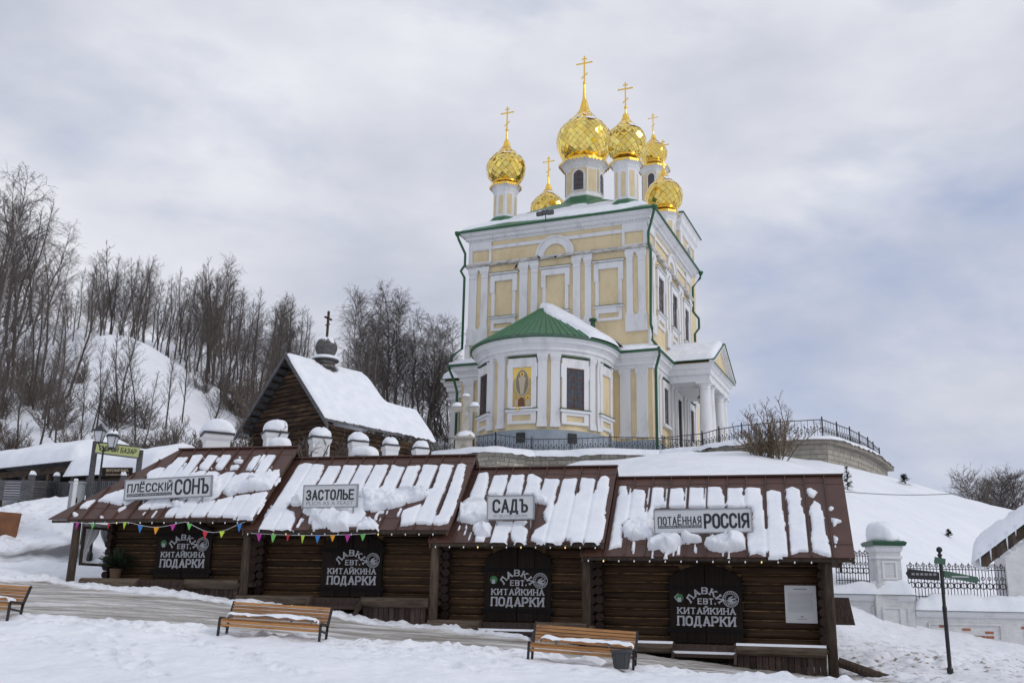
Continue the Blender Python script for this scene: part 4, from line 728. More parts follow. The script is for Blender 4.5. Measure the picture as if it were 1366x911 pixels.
mb = MB(); mb.box(-.5, .42, -.28, .5, -1.4, -.0); mb.build('pedestal', 'dirtywhite', t, loc=(0, 0, 0))
mb = MB()
for q in ((-.34, .22, -.42, -.37), (-.34, .22, -.95, -.90), (-.34, -.29, -.90, -.42), (.17, .22, -.9, -.42)): mb.box(q[0], q[1], -.31, -.281, q[2], q[3])
mb.build('panel_moulding', 'dirtywhite', t, loc=(0, 0, 0))
mb = MB(); mb.box(-.36, .36, -.2, .5, .3, zt-.3); mb.box(-.42, .42, -.26, .56, 0, .3); mb.build('shaft', 'dirtywhite', t, loc=(0, 0, 0))
mb = MB()
for q in ((-.22, .22, zt-.62, zt-.57), (-.22, .22, .42, .47), (-.22, -.17, .47, zt-.62), (.17, .22, .47, zt-.62)): mb.box(q[0], q[1], -.225, -.2, q[2], q[3])
mb.build('shaft_moulding', 'trim', t, loc=(0, 0, 0))
mb = MB(); mb.box(-.40, .40, -.24, .54, zt-.5, zt-.42); mb.loft([[(-a, .15-a, z), (a, .15-a, z), (a, .15+a, z), (-a, .15+a, z)] for a, z in ((.37, zt-.3), (.42, zt-.2), (.42, zt-.12))]); mb.build('capital', 'trim', t, loc=(0, 0, 0))
mb = MB(); mb.loft([[(-a, .15-a, z), (a, .15-a, z), (a, .15+a, z), (-a, .15+a, z)] for a, z in ((.48, zt-.12), (.52, zt-.02), (.45, zt+.03))]); mb.build('green_cap', 'dgreen', t, loc=(0, 0, 0))
def snowdome(name, parent, R_, H_, loc, seed=0, sq=.0, overhang=False):
    n, m_ = 20, 8; loops = []; q_ = random.Random(int(seed*7)+int(R_*1000)); lx_, ly_, hx_ = q_.uniform(-.16, .16), q_.uniform(-.16, .16), q_.uniform(.85, 1.1)
    for j in range(m_+1):
        a = j/m_*math.pi/2*.96; r = R_*math.cos(a)**(.6+.25*hx_-.1); z = H_*hx_*math.sin(a)
        loops.append([(lx_*R_*math.sin(a)**2+r*math.cos(2*math.pi*i/n+.1)*(1+.05*math.sin(3*i+seed)+.08*math.sin(i*.63+seed*2+j*.5)), ly_*R_*math.sin(a)**2+r*math.sin(2*math.pi*i/n+.1)*(1+.05*math.sin(2*i+seed)+.06*math.cos(i*.9+seed+j*.6)), z+.03*math.sin(i*1.3+seed)*(j > 0)) for i in range(n)])
    mb = MB(); mb.loft(loops); return mb.build(name, 'snow', parent, smooth=True, loc=loc)
snowdome('snow_dome', t, .5, .66, (0, .15, zt+.01), 3)
mb = MB(); 
for k in range(14): mb.box(rnd.uniform(-.35, .2), rnd.uniform(.22, .4), -.285, -.27, *(lambda z: (z, z+.06))(-1.33+.08*(k % 4)))
f1 = at(1116, 772, 30.4); f2 = at(1160, 773, 30.4); f3 = at(1213, 792, 30.4); f4 = at(1352, 793, 30.4)
icefence('short iron fence panel between the last kiosk and the snow capped pillar', f1, f2, wa.location.z+.25, .98, 12)
icefence('long iron fence panel with rings above the lower white wall', f3, f4, wb.location.z+.25, 1.08, 32)
p4 = at(1356, 800, 30.2)
t = thing('wall_pillar', 'second white pillar at the right photo edge beside the canopy', 'pillar', (p4[0]+.2, 30.5, wb.location.z)); mb = MB(); mb.box(-.36, .36, -.2, .5, -1.5, 2.0); mb.build('shaft', 'dirtywhite', t, loc=(0, 0, 0)); mb = MB(); mb.box(-.45, .45, -.29, .59, 2.0, 2.1); mb.build('capital', 'trim', t, loc=(0, 0, 0))
mb = MB(); a = at(1119, 805, 27.8)
t = thing('board', 'small dark brown board leaning on the wall beside the last kiosk', 'board', (a[0]+.25, a[1], a[2]-.55)); mb.loft([[(-.5, 0, 0), (.16, 0, 0), (.08, .15, .72), (-.5, .15, .72)], [(-.5, .03, 0), (.16, .03, 0), (.08, .18, .72), (-.5, .18, .72)]]); mb.build('sheet', 'plank', t, loc=(0, 0, 0))
mb = MB(); a = row(2.95, -.7, .35)
t = thing('fallen_log', 'weathered log half buried at the right corner of the last kiosk', 'log', tuple(a), -TH); mb.tube([(0, 0, .25), (.9, -.1, -.05), (1.5, -.15, -.2)], .11, 10); mb.build('trunk', 'post', t, loc=(0, 0, 0))

# ------------------------------------------------------------------ canopy with icicles at the right edge
zc0 = at(1306, 745, 19)
t = thing('log_pavilion', 'log pavilion corner with thick snow and icicles at the right photo edge', 'pavilion', (zc0[0], 19, gz(zc0[0]+1.5, 19.5)), -rad(28))
h0 = zc0[2]-t.location.z
def sec(dx0, dz0, th): 
    return [(dx0, h0+dz0)]
X1, Z1 = 3.4, 2.55
mb = MB()
for yy in (0., .42, .84, 1.26, 1.68, 2.1): mb.loft([[(0, yy, h0-.02), (0, yy, h0+.07), (X1, yy, h0+Z1+.07), (X1, yy, h0+Z1-.02)], [(0, yy+.40, h0-.02), (0, yy+.40, h0+.07), (X1, yy+.4, h0+Z1+.07), (X1, yy+.4, h0+Z1-.02)]]); mb.build('roof_board', 'post', t, loc=(0, 0, 0)); mb = MB()
for k in range(16):
    x = k*X1/16+.02; mb = MB(); mb.box(x, x+.16, -.06, -.01, h0+x*Z1/X1-.16, h0+x*Z1/X1+.12); mb.build('shingle', 'post', t, loc=(0, 0, 0))
S_, T_ = np.meshgrid(np.linspace(-.14, X1, 60), np.linspace(-.12, 2.6, 24)); e_ = np.minimum(S_+.14, np.minimum(T_+.12, 2.6-T_)); Hs = .30*np.sqrt(np.clip(e_/.16, 0, 1))*(1+fbm(S_*2, T_*2, 3)*.4)+np.where(e_ > .01, np.abs(fbm(S_*5, T_*5, 3))*.10, 0); Hs = np.where(e_ > 1e-3, Hs, -.10)
V_ = np.stack([S_.ravel()-.0, T_.ravel(), (h0+.1+S_*Z1/X1+Hs).ravel()], 1); ii = (np.arange(23)[:, None]*60+np.arange(59)[None]).ravel(); link('roof_snow', arr_mesh('roof_snow', V_, np.stack([ii, ii+1, ii+61, ii+60], 1), 'snow', True), t, loc=(0, 0, 0))
for k in range(16):
    x = .02+k*.16+rnd.uniform(-.04, .04); L_ = rnd.choice([.12, .2, .35, .5, .75 if k == 4 else .3]); mb = MB(); mb.lathe([(.022, 0), (.015, -L_*.5), (.003, -L_)], 6); mb.build('icicle', 'ice', t, smooth=True, loc=(x, -.1, h0+.1+x*Z1/X1))
for k in range(9): 
    mb = MB(); n = 12; zz = .25+k*.24; mb.loft([[(xx, .6+math.cos(2*math.pi*i/n)*.12, zz+math.sin(2*math.pi*i/n)*.12) for i in range(n)] for xx in (1.0+.15*(k % 2), 3.4)]); mb.build('log', 'log', t, loc=(0, 0, 0))
mb = MB(); 
for k in range(26): x = .1+k*.1; mb.lathe([(.035, -.03), (.045, 0), (.03, .03)], 6, (x, -.12)); mb.v[-18:] = [(a, b, c+h0-.28+x*Z1/X1) for a, b, c in mb.v[-18:]]
mb.build('rope_garland', 'curtain', t, loc=(0, 0, 0))

# ------------------------------------------------------------------ left: stalls, plank fence, lamp, signs, box
def stall(label, pa, pb_, Ya, Yb, depth, posts, H_=.55, cr_=.5):
    a, b_ = at(*pa, Ya), at(*pb_, Yb); L_ = math.hypot(b_[0]-a[0], b_[1]-a[1]); an = math.atan2(b_[1]-a[1], b_[0]-a[0]); ze_ = (a[2]+b_[2])/2; zg = gz((a[0]+b_[0])/2, (a[1]+b_[1])/2)
    t = thing('market_stall', label, 'market stall', (a[0], a[1], ze_), an, 'open wooden market stalls at the left'); tl = -math.atan2(b_[2]-a[2], L_); t.rotation_euler = (0, tl*.0, an)
    d = ze_-zg+.6
    mb = MB(); mb.loft([[(0, 0, -.06), (L_, 0, -.06), (L_, depth/2, .75), (0, depth/2, .75)], [(0, 0, .02), (L_, 0, .02), (L_, depth/2, .83), (0, depth/2, .83)]]); mb.loft([[(0, depth, -.06), (L_, depth, -.06), (L_, depth/2, .75), (0, depth/2, .75)], [(0, depth, .02), (L_, depth, .02), (L_, depth/2, .83), (0, depth/2, .83)]]); mb.build('roof', 'greywood', t, loc=(0, 0, 0))
    mb = MB(); mb.box(.05, L_-.05, .12, .26, -.42, -.16); mb.build('beam', 'beam', t, loc=(0, 0, 0))
    for k in range(posts+1):
        mb = MB(); mb.box(-.08, .08, 0, .16, -d, -.17); mb.build('post', 'beam', t, loc=(.2+(L_-.4)*k/posts, .14, 0))
    mb = MB(); mb.box(0, L_, depth-.2, depth-.1, -d, 0); mb.build('back_wall', 'dark', t, loc=(0, 0, 0))
    for x in (.02, L_-.12): mb = MB(); mb.loft([[(x, .1, -.05), (x, depth-.1, -.05), (x, depth/2, .72)], [(x+.08, .1, -.05), (x+.08, depth-.1, -.05), (x+.08, depth/2, .72)]]); mb.build('gable', 'greywood', t, loc=(0, 0, 0))
    n1, n2 = int(L_/.18)+4, 22; S_, T_ = np.meshgrid(np.linspace(-.2, L_+.25, n1), np.linspace(-.22, depth+.2, n2)); e_ = np.minimum(np.minimum(S_+.2, L_+.25-S_), np.minimum(T_+.22, depth+.2-T_)); base = .83-np.sqrt((T_-depth/2)**2+.12)*.81/(depth/2)*.93
    Hs = H_*np.sqrt(np.clip(1-(1-np.clip(e_/.32, 0, 1))**2, 0, 1))*(1+fbm(S_*.8, T_*.8, 3)*.25); Z_ = base+.02+np.where(e_ > 1e-3, Hs, -.04)
    V_ = np.stack([S_.ravel(), T_.ravel(), Z_.ravel()], 1); ii = (np.arange(n2-1)[:, None]*n1+np.arange(n1-1)[None]).ravel(); link('roof_snow', arr_mesh('roof_snow', V_, np.stack([ii, ii+1, ii+1+n1, ii+n1], 1), 'snow', True), t, loc=(0, 0, 0)); return t
s1 = stall('long open stall with thick snow roof at the left photo edge', (-60, 626), (98, 619), 45, 40, 3.4, 5, .5)
s2 = stall('shorter open stall with snow roof behind the yellow sign', (95, 632), (205, 630), 39, 37, 3.2, 3, .55)
# fish sign board on stall 2
def board_sign(name, label, pa, pb_, Ya, Yb, half, texts, cols, fr=None, cat='sign'):
    a, b_ = at(*pa, Ya), at(*pb_, Yb); L_ = math.hypot(b_[0]-a[0], b_[1]-a[1]); t = thing(name, label, cat, tuple((a+b_)/2)); t.rotation_euler = (0, -math.atan2(b_[2]-a[2], L_), math.atan2(b_[1]-a[1], b_[0]-a[0]))
    mb = MB(); mb.box(-L_/2, L_/2, 0, .05, -half, half); mb.build('panel', cols[0], t, loc=(0, 0, 0))
    if fr: mb = MB(); [mb.box(*q) for q in ((-L_/2-.03, L_/2+.03, -.01, .06, half, half+.04), (-L_/2-.03, L_/2+.03, -.01, .06, -half-.04, -half))]; mb.build('frame', fr, t, loc=(0, 0, 0))
    for (s_, x0, x1, z0, z1, th, fnt) in texts:
        mb = MB(); (font_text(mb, s_, x0*L_/2, x1*L_/2, z0*half, z1*half, 0) if fnt else word(mb, s_, x0*L_/2, x1*L_/2, z0*half, z1*half, th, 0, False, .45)); mb.build('lettering', cols[1], t, loc=(0, 0, 0))
    return t
board_sign('fish_sign', 'dark board with gold lettering ВКУСНАЯ РЫБА under the stall eave', (136, 629.5), (177, 629.5), 36.5, 37.2, .17, [('ВКУСНАЯ РЫБА', -.72, .72, .05, .7, .03, 1), ('КОПЧЁНАЯ НА ОЛЬХЕ', -.75, .75, -.7, -.3, .02, 1)], ('dark', 'pale'))
ys = board_sign('street_sign', 'pale lime sign reading РЫБНЫЙ БАЗАР between two grey posts', (128, 596.5), (185, 603.5), 32.6, 32.6, .16, [('РЫБНЫЙ БАЗАР', -.82, .88, -.42, .5, .022, 0)], ('lime', 'ink'), 'greywood')
zg_ = gz(*at(126, 660, 32.7)[:2])
for px_, ptop in ((127, 588), (187, 600)):
    a = at(px_, ptop, 32.72); mb = MB(); mb.box(-.075, .075, -.0, .12, zg_-.6-a[2], 0); 
    o = mb.build('post', 'greywood', ys, loc=(0, 0, 0)); o.matrix_parent_inverse = Matrix(); o.location = (ys.matrix_basis.inverted() @ Vector(a)); o.rotation_euler = (0, 0, 0)
    o.rotation_euler = (0, -ys.rotation_euler.y, 0)
a = at(130, 662, 31.9); top = at(133, 596, 31.9)
t = thing('street_lamp', 'black double headed street lamp standing before the lime sign', 'street lamp', (a[0], a[1], gz(a[0], a[1])-.2)); hh = top[2]-t.location.z
mb = MB(); mb.lathe([(.09, 0), (.09, .4), (.05, .5), (.035, hh*.7), (.03, hh)], 10); mb.build('pole', 'iron', t, loc=(0, 0, 0))
for s_, dx, dzz in ((-1, -.18, .12), (1, .26, -.05)):
    mb = MB(); mb.tube([(0, 0, hh-.15), (dx*.5, 0, hh-.1), (dx, 0, hh+dzz)], .02, 6); mb.build('arm', 'iron', t, loc=(0, 0, 0))
    mb = MB(); mb.loft([[(r*math.cos(q), r*math.sin(q), z) for q in [math.pi/4+k*math.pi/2 for k in range(4)]] for r, z in ((.11, 0), (.19, .34))]); ln = mb.build('lantern', 'lamp', t, loc=(dx, 0, hh+dzz+.04))
    mb = MB()
    for k in range(4): q = math.pi/4+k*math.pi/2; mb.tube([(.113*math.cos(q), .113*math.sin(q), -.02), (.195*math.cos(q), .195*math.sin(q), .35)], .012, 4)
    mb.loft([[(r*math.cos(q), r*math.sin(q), z) for q in [math.pi/4+k*math.pi/2 for k in range(4)]] for r, z in ((.23, .34), (.23, .37), (.1, .5), (.05, .53), (.02, .6))]); mb.box(-.09, .09, -.09, .09, -.04, -.0); mb.build('lantern_frame', 'iron', ln, loc=(0, 0, 0))
if True: snowdome('snow', t, .17, .1, (.26, 0, hh-.05+.04+.42), 2)
# grey plank fences
def plank_fence(label, pa, pb_, Ya, Yb, h, vertical, n, posts=2):
    a, b_ = at(*pa, Ya), at(*pb_, Yb); L_ = math.hypot(b_[0]-a[0], b_[1]-a[1]); t = thing('plank_fence', label, 'fence', (a[0], a[1], (a[2]+b_[2])/2), math.atan2(b_[1]-a[1], b_[0]-a[0]), 'grey plank fences before the stalls'); sl = (b_[2]-a[2])
    if vertical:
        mb = MB(); w_ = L_/n; mb.box(.02, w_*.72, 0, .03, 0, h); me = bpy.data.meshes.new('plank'); me.from_pydata(mb.v, [], mb.f); me.materials.append(M['greywood'])
        for k in range(n): link('plank', me, t, loc=(w_*k, 0, -sl/2+sl*k/n+rnd.uniform(-.01, .01)))
        for zz in (.2, h-.3): mb = MB(); mb.box(0, L_, .03, .08, zz, zz+.09); mb.build('rail', 'greywood', t, loc=(0, 0, 0))
        mb = MB(); mb.box(0, L_, .035, .06, 0, h*.55); mb.build('backing', 'greywood', t, loc=(0, 0, 0))
    else:
        for k in range(n): mb = MB(); z0 = h*k/n; mb.loft([[(0, y, z0-sl/2), (0, y, z0+h/n-.015-sl/2), (L_, y, z0+h/n-.015+sl/2), (L_, y, z0+sl/2)] for y in (.0, .03)]); mb.build('plank', 'greywood', t, loc=(0, rnd.uniform(0, .01), 0))
    for k in range(posts): mb = MB(); mb.box(-.08, .08, -.06, .1, -.5, h+.18); o = mb.build('post', 'greywood', t, loc=(L_*k/(posts-1 or 1), 0, -sl/2+sl*k/(posts-1 or 1))); 
    snowdome('snow', t, .13, .13, (L_, .02, sl/2+h+.18), 1)
    return t
plank_fence('grey horizontal plank fence at the left photo edge', (-70, 664), (38, 668), 44, 38, .8, 0, 8)
plank_fence('grey horizontal plank fence section between the two snow capped posts', (38, 668), (72, 668), 38, 40, .8, 0, 8)
plank_fence('grey upright picket fence in front of the shorter stall', (72, 668), (160, 668), 40, 37, .75, 1, 34, 3)
a = at(98, 675, 32.5)
t = thing('utility_box', 'grey utility box with yellow mark beside a pale bollard', 'utility box', (a[0], a[1], a[2]-.25)); mb = MB(); mb.box(-.2, .2, 0, .3, 0, 1.0); mb.build('cabinet', 'gbox', t, loc=(0, 0, 0)); mb = MB(); mb.box(-.24, .24, -.04, .34, 1.0, 1.05); mb.build('lid', 'gbox', t, loc=(0, 0, 0)); mb = MB(); mb.box(.02, .1, -.008, 0, .35, .52); mb.build('warning_mark', 'lime', t, loc=(0, 0, 0)); mb = MB(); mb.box(-.17, .17, -.008, 0, .1, .95); mb.build('door', 'gbox', t, loc=(0, 0, 0))
a = at(96, 683, 31.5)
t = thing('bollard', 'pale round bollard in front of the grey utility box', 'bollard', (a[0], a[1], a[2]-.1)); mb = MB(); mb.lathe([(.06, 0), (.06, .95), (.075, .96), (.06, 1.05), (.02, 1.1)], 12); mb.build('post', 'trim', t, loc=(0, 0, 0)); snowdome('snow', t, .06, .05, (0, 0, 1.08))
a = at(-5, 712, 33)
t = thing('barrier', 'rusty brown barrier panel half covered by snow at the left edge', 'barrier', (a[0]-1.25, a[1], a[2]-.62)); mb = MB(); mb.loft([[(0, 0, 0), (1.85, 0, .1), (1.95, 0, 1.3), (0, 0, 1.42)], [(0, .08, 0), (1.85, .08, .1), (1.95, .08, 1.3), (0, .08, 1.42)]]); mb.build('panel', 'ochre', t, loc=(0, 0, 0))
# ------------------------------------------------------------------ terrace with retaining wall and iron fence
TZ = 12.6
FP = [(-7.1, 77.6), (-4.9, 74.3), (-2.7, 73.0), (-1.06, 71.8), (1.63, 73.8), (4.5, 73.1), (7.3, 72.0), (11.1, 71.9), (13.6, 69.8), (14.4, 67.9), (15.6, 66.3), (17.8, 64.7), (20.2, 63.6), (21.7, 65.3), (23.1, 66.9), (24.4, 68.8), (25.7, 70.8), (26.8, 72.8), (28.2, 75.4)]
poly = FP+[(31, 84), (30, 105), (20, 135), (-12, 135), (-11, 95)]
mb = MB(); mb.loft([[(x, y, z) for x, y in poly] for z in (4.5, TZ)])
o = mb.build('terrace', 'snow', kind='structure')
tw = thing('retaining_wall', 'pale stone retaining wall of the church terrace with a thick snow rim', 'wall', (0, 70, 8))
tw['_off'] = (0, -70, -8)
def offs(P_, d):
    out = []
    for i, p in enumerate(P_):
        a = np.array(P_[max(i-1, 0)]); b_ = np.array(P_[min(i+1, len(P_)-1)]); t_ = (b_-a)/np.linalg.norm(b_-a); n_ = np.array([t_[1], -t_[0]]); out.append(tuple(np.array(p)+n_*d))
    return out
OW = offs(FP, .45); 
mb = MB(); mb.loft([[(x, y, z) for x, y in OW] for z in (6, TZ-.05)], cap=False, closed=False); mb.loft([[(x, y, TZ-.05) for x, y in OW], [(x, y, TZ-.05) for x, y in FP]], cap=False, closed=False); mb.build('wall_core', 'mortar', tw)
# ashlar courses; individual blocks on the visible left face, joined beyond
sm_ = {}; cnt = 0; far_ = MB()
for i in range(len(OW)-1):
    a, b_ = np.array(OW[i]), np.array(OW[i+1]); L_ = np.linalg.norm(b_-a); t_ = (b_-a)/L_; n_ = np.array([t_[1], -t_[0]]); an = math.atan2(t_[1], t_[0])
    for c in range(9):
        z = TZ-.36-.33*c; x = -rnd.uniform(0, .3)
        while x < L_-.02:
            w_ = rnd.choice([.45, .6, .75]); x0 = max(x, 0); x1 = min(x+w_, L_)
            mid = a+t_*(x0+x1)/2
            if x1-x0 > .1 and gz(mid[0]+n_[0]*.3, mid[1]+n_[1]*.3) < z+.3:
                if 1 <= i <= 6 and cnt < 290:
                    if w_ not in sm_: q = MB(); q.loft([[(-s_/2, 0, .0), (s_/2, 0, .0), (s_/2, 0, .31), (-s_/2, 0, .31)] if k == 0 else [(-s_/2+.02, -.05, .02), (s_/2-.02, -.05, .02), (s_/2-.02, -.05, .29), (-s_/2+.02, -.05, .29)] for k, s_ in ((0, w_-.02), (1, w_-.02))]); me = bpy.data.meshes.new('stone'); me.from_pydata(q.v, [], q.f); me.materials.append(M['stone']); sm_[w_] = me
                    o = link('stone', sm_[w_], tw, loc=(mid[0], mid[1]-70, z-8), rotz=an); o.scale = ((x1-x0)/w_, rnd.uniform(.6, 1.6), 1); cnt += 1
                else:
                    P0 = a+t_*(x0+.01); P1 = a+t_*(x1-.01); e_ = n_*rnd.uniform(.03, .06); far_.loft([[(P0[0], P0[1], z), (P1[0], P1[1], z), (P1[0], P1[1], z+.31), (P0[0], P0[1], z+.31)], [(P0[0]+e_[0], P0[1]+e_[1], z+.02), (P1[0]+e_[0], P1[1]+e_[1], z+.02), (P1[0]+e_[0], P1[1]+e_[1], z+.29), (P0[0]+e_[0], P0[1]+e_[1], z+.29)]])
            x += w_
far_.build('stones_beyond', 'stone', tw, kind='stuff')
# coping slab at the near right corner
cs_ = MB(); C1, C2 = offs(FP, .95), offs(FP, .1); cs_.loft([[(x, y, z) for x, y in C1[10:]] + [(x, y, z) for x, y in C2[10:][::-1]] for z in (TZ-.38, TZ-.02)]); cs_.build('coping', 'concrete', tw)
# snow rim
def dense(P_, n):
    out = []
    for a, b_ in zip(P_, P_[1:]):
        for k in range(n): out.append((a[0]+(b_[0]-a[0])*k/n, a[1]+(b_[1]-a[1])*k/n))
    out.append(P_[-1]); return out
FD = dense(FP, 10); nrm_ = [np.array(o)-np.array(p) for p, o in zip(FD, offs(FD, 1))]
loops = []
for k in range(13):
    f_ = k/12; lp = []
    for i, (x, y) in enumerate(FD):
        w_ = 1.0+.18*float(fbm(i*.13, 1.)); d = -1.6+(2.3+w_*.4)*f_; hgt = (.5 if i < 75 else max(.14, .5-(i-75)*.008))*(1+.4*float(fbm(i*.1, 5.))); z = TZ+hgt*math.sqrt(max(0, 1-max(0, (f_-.45)/.55)**2))*min(1, f_/.3) - (.12+.25*abs(float(fbm(i*.3, 2.))) if k == 12 else 0)
        lp.append((x+nrm_[i][0]*d, y+nrm_[i][1]*d, z))
    loops.append(lp)
mb = MB(); mb.loft(loops, cap=False, closed=False); mb.build('snow_rim', 'snow', tw, smooth=True)
fc = thing('iron_fence', 'black wrought iron fence running along the church terrace edge', 'fence', (0, 70, TZ), 0, 'wrought iron fences of the terrace'); fc['_off'] = (0, -70, -TZ)
def fence_run(t, P_, h, pitch=.19, off=(0, 0, 0)):
    for i, (x, y) in enumerate(P_): m_ = MB(); m_.box(-.035, .035, -.035, .035, -.3, h+.08); m_.lathe([(.05, h+.08), (.06, h+.12), (.0, h+.2)], 6); m_.build('fence_post', 'iron', t, loc=(x+off[0], y+off[1], off[2]))
    for (x0, y0), (x1, y1) in zip(P_, P_[1:]):
        L_ = math.hypot(x1-x0, y1-y0); an = math.atan2(y1-y0, x1-x0); m_ = MB(); m_.box(0, L_, -.025, .025, h-.05, h); m_.box(0, L_, -.015, .015, .12, .15); n = max(3, int(L_/pitch))
        for k in range(n):
            xx = (k+.5)*L_/n; m_.box(xx-.014, xx+.014, -.01, .01, .15, h*.55 if k % 2 else h-.05)
            if k % 2 == 0: m_.loft([[(xx+.09*math.cos(u)*(1+.2*w_), -.02+.02*v_, h*.45+.13*math.sin(u)*(1+.2*w_)) for u in [2*math.pi*q/8 for q in range(8)]] for w_, v_ in ((1, 0), (-1, 0), (-1, 1), (1, 1), (1, 0))], cap=False)
            else: m_.loft([[(xx+.05*math.cos(u), -.015+.03*v_, h*.62+.07*math.sin(u)) for u in [2*math.pi*q/6 for q in range(6)]] for v_ in (0, 1)])
        m_.build('fence_panel', 'iron', t, loc=(x0+off[0], y0+off[1], off[2]), rotz=an)
fence_run(fc, dense(FP[3:4]+FP[4:8], 1)+FP[8:], 1.3, off=(0, -70, .0)); 
fc2 = thing('iron_fence', 'black wrought iron fence of the terrace left of the stone cross', 'fence', (0, 70, TZ), 0, 'wrought iron fences of the terrace'); fence_run(fc2, FP[:3], 1.3, off=(0, -70, 0)); fence_run(fc2, [FP[2], FP[3]], 1.3, off=(0, -70, 0))
fc3 = thing('iron_fence', 'short iron railing by the church steps under the portico', 'fence', (0, 70, TZ), 0, 'wrought iron fences of the terrace'); a, b_ = at(886, 590, 76.5), at(938, 585, 77.5); fence_run(fc3, [tuple(a[:2]), tuple(b_[:2])], 2.05, .22, (0, -70, 0))
# stone cross
ca = (-3.35, 73.2)
t = thing('stone_cross', 'old grey stone cross with snow on its arms at the terrace edge', 'cross', (ca[0], ca[1], TZ), -.15)
mb = MB(); mb.box(-.62, .62, -.5, .5, -.8, 1.0); mb.build('pedestal', 'stone', t, loc=(0, 0, 0)); mb = MB(); mb.loft([[(-a, -a, z), (a, -a, z), (a, a, z), (-a, a, z)] for a, z in ((.66, 1.0), (.74, 1.12), (.7, 1.2), (.35, 1.55), (.22, 1.6))]); mb.build('pedestal_cap', 'stone', t, loc=(0, 0, 0))
mb = MB(); mb.loft([[(-a, -a*.7, z), (a, -a*.7, z), (a, a*.7, z), (-a, a*.7, z)] for a, z in ((.24, 1.5), (.19, 3.9), (.26, 4.35))]); mb.build('shaft', 'stone', t, loc=(0, 0, 0)); mb = MB(); mb.prism([(-.95, 3.1), (-.19, 3.22), (.19, 3.22), (.95, 3.1), (.98, 3.62), (.2, 3.5), (-.2, 3.5), (-.98, 3.62)], -.13, .13); mb.build('arm', 'stone', t, loc=(0, 0, 0))
mb = MB(); mb.prism([(-.2+.2*math.cos(u)+.2, .45+.2*math.sin(u)) for u in [2*math.pi*k/10 for k in range(10)]], -.56, -.5); mb.build('carved_boss', 'mortar', t, loc=(0, 0, 0))
snowdome('snow', t, .72, .55, (0, 0, 1.2), 1); snowdome('snow', t, .3, .22, (0, 0, 4.33), 2); snowdome('snow', t, .38, .3, (-.65, 0, 3.55), 3); snowdome('snow', t, .38, .3, (.65, 0, 3.55), 4)

# ------------------------------------------------------------------ the church
CH = thing('church', 'tall yellow and white church with gilded onion domes and green roof edges on the hill', 'church', tuple(chp(0, 0, TZ)), -TC)
CH['_off'] = (0, 0, -TZ); CO = (0, 0, -TZ)
Wd, Dp = 16.73, 16.4
def C_(mb, name, m, **k): return mb.build(name, m, CH, loc=k.pop('loc', CO), **k)
def rect_loop(x0, x1, y0, y1, o, z): return [(x0-o, y0-o, z), (x1+o, y0-o, z), (x1+o, y1+o, z), (x0-o, y1+o, z)]
def ringprof(x0, x1, y0, y1, prof): mb = MB(); mb.loft([rect_loop(x0, x1, y0, y1, o, z) for o, z in prof], cap=False); return mb
mb = MB(); mb.box(-Wd, 0, 0, Dp, 20, 34.3); C_(mb, 'upper_wall', 'yellow')
C_(ringprof(-Wd, 0, 0, Dp, [(.02, 34.0), (.14, 34.12), (.14, 34.22), (.30, 34.32), (.34, 34.5), (.62, 34.62), (.66, 34.78), (.84, 34.86)]), 'cornice', 'trim')
mb = ringprof(-Wd, 0, 0, Dp, [(.84, 34.84), (.97, 34.86), (.97, 35.02), (.75, 35.06)]); C_(mb, 'green_eave', 'eave')
mb = MB()
for i in range(56): x = -Wd-.25+(Wd+.5)*i/55; mb.box(x-.07, x+.07, -.36, -.16, 34.2, 34.3)
for i in range(54): y = -.25+(Dp+.5)*i/53; mb.box(.16, .36, y-.07, y+.07, 34.2, 34.3)
C_(mb, 'dentils', 'trim', kind='stuff')
C_(ringprof(-Wd, 0, 0, Dp, [(.05, 31.62), (.30, 31.66), (.38, 31.78), (.40, 31.9), (.12, 31.95), (.04, 32.0)]), 'string_course', 'weather')
C_(ringprof(-Wd, 0, 0, Dp, [(.06, 33.23), (.10, 33.25), (.10, 33.56), (.06, 33.6)]), 'frieze_band', 'trim')
# hipped main roof and its snow
def hip(name, m, o, z0, zp, jit=0, sub=30):
    mb = MB(); cx_, cy_ = -Wd/2, Dp/2
    if not jit: mb.loft([rect_loop(-Wd, 0, 0, Dp, o, z0), rect_loop(-Wd/2-.9, -Wd/2+.9, Dp/2-.9, Dp/2+.9, 0, zp)]); return C_(mb, name, m)
    S_, T_ = np.meshgrid(np.linspace(-Wd-o, o, 130), np.linspace(-o, Dp+o, 130)); dd = np.minimum(np.minimum(S_+Wd+o, o-S_), np.minimum(T_+o, Dp+o-T_))
    zz = 35.0+dd*(zp-35.0)/(Dp/2+.9); 
    edge = dd-.25-.55*np.clip(fbm(S_*.35+3, T_*.35, 4)+.35, 0, 1)-.7*np.exp(-((S_+13.6)/2.2)**2)*(T_ < 3); H_ = .30*np.sqrt(np.clip(edge/.5, 0, 1))*(1+fbm(S_, T_, 3)*.4); zz = np.where(edge > 0, zz+H_+.03, zz-.12)
    for dx, dy in ((-14.2, 2.5), (-2.5, 2.5), (-8.35, 8.2), (-2.1, 14.1), (-14.2, 14)): pass
    V_ = np.stack([S_.ravel(), T_.ravel(), zz.ravel()], 1); ii = (np.arange(129)[:, None]*130+np.arange(129)[None]).ravel(); return link(name, arr_mesh(name, V_, np.stack([ii, ii+1, ii+131, ii+130], 1), m, True), CH, loc=CO)
hip('roof', 'green', .93, 35.03, 40.3); hip('roof_snow', 'snow', .95, 35, 40.25, 1)
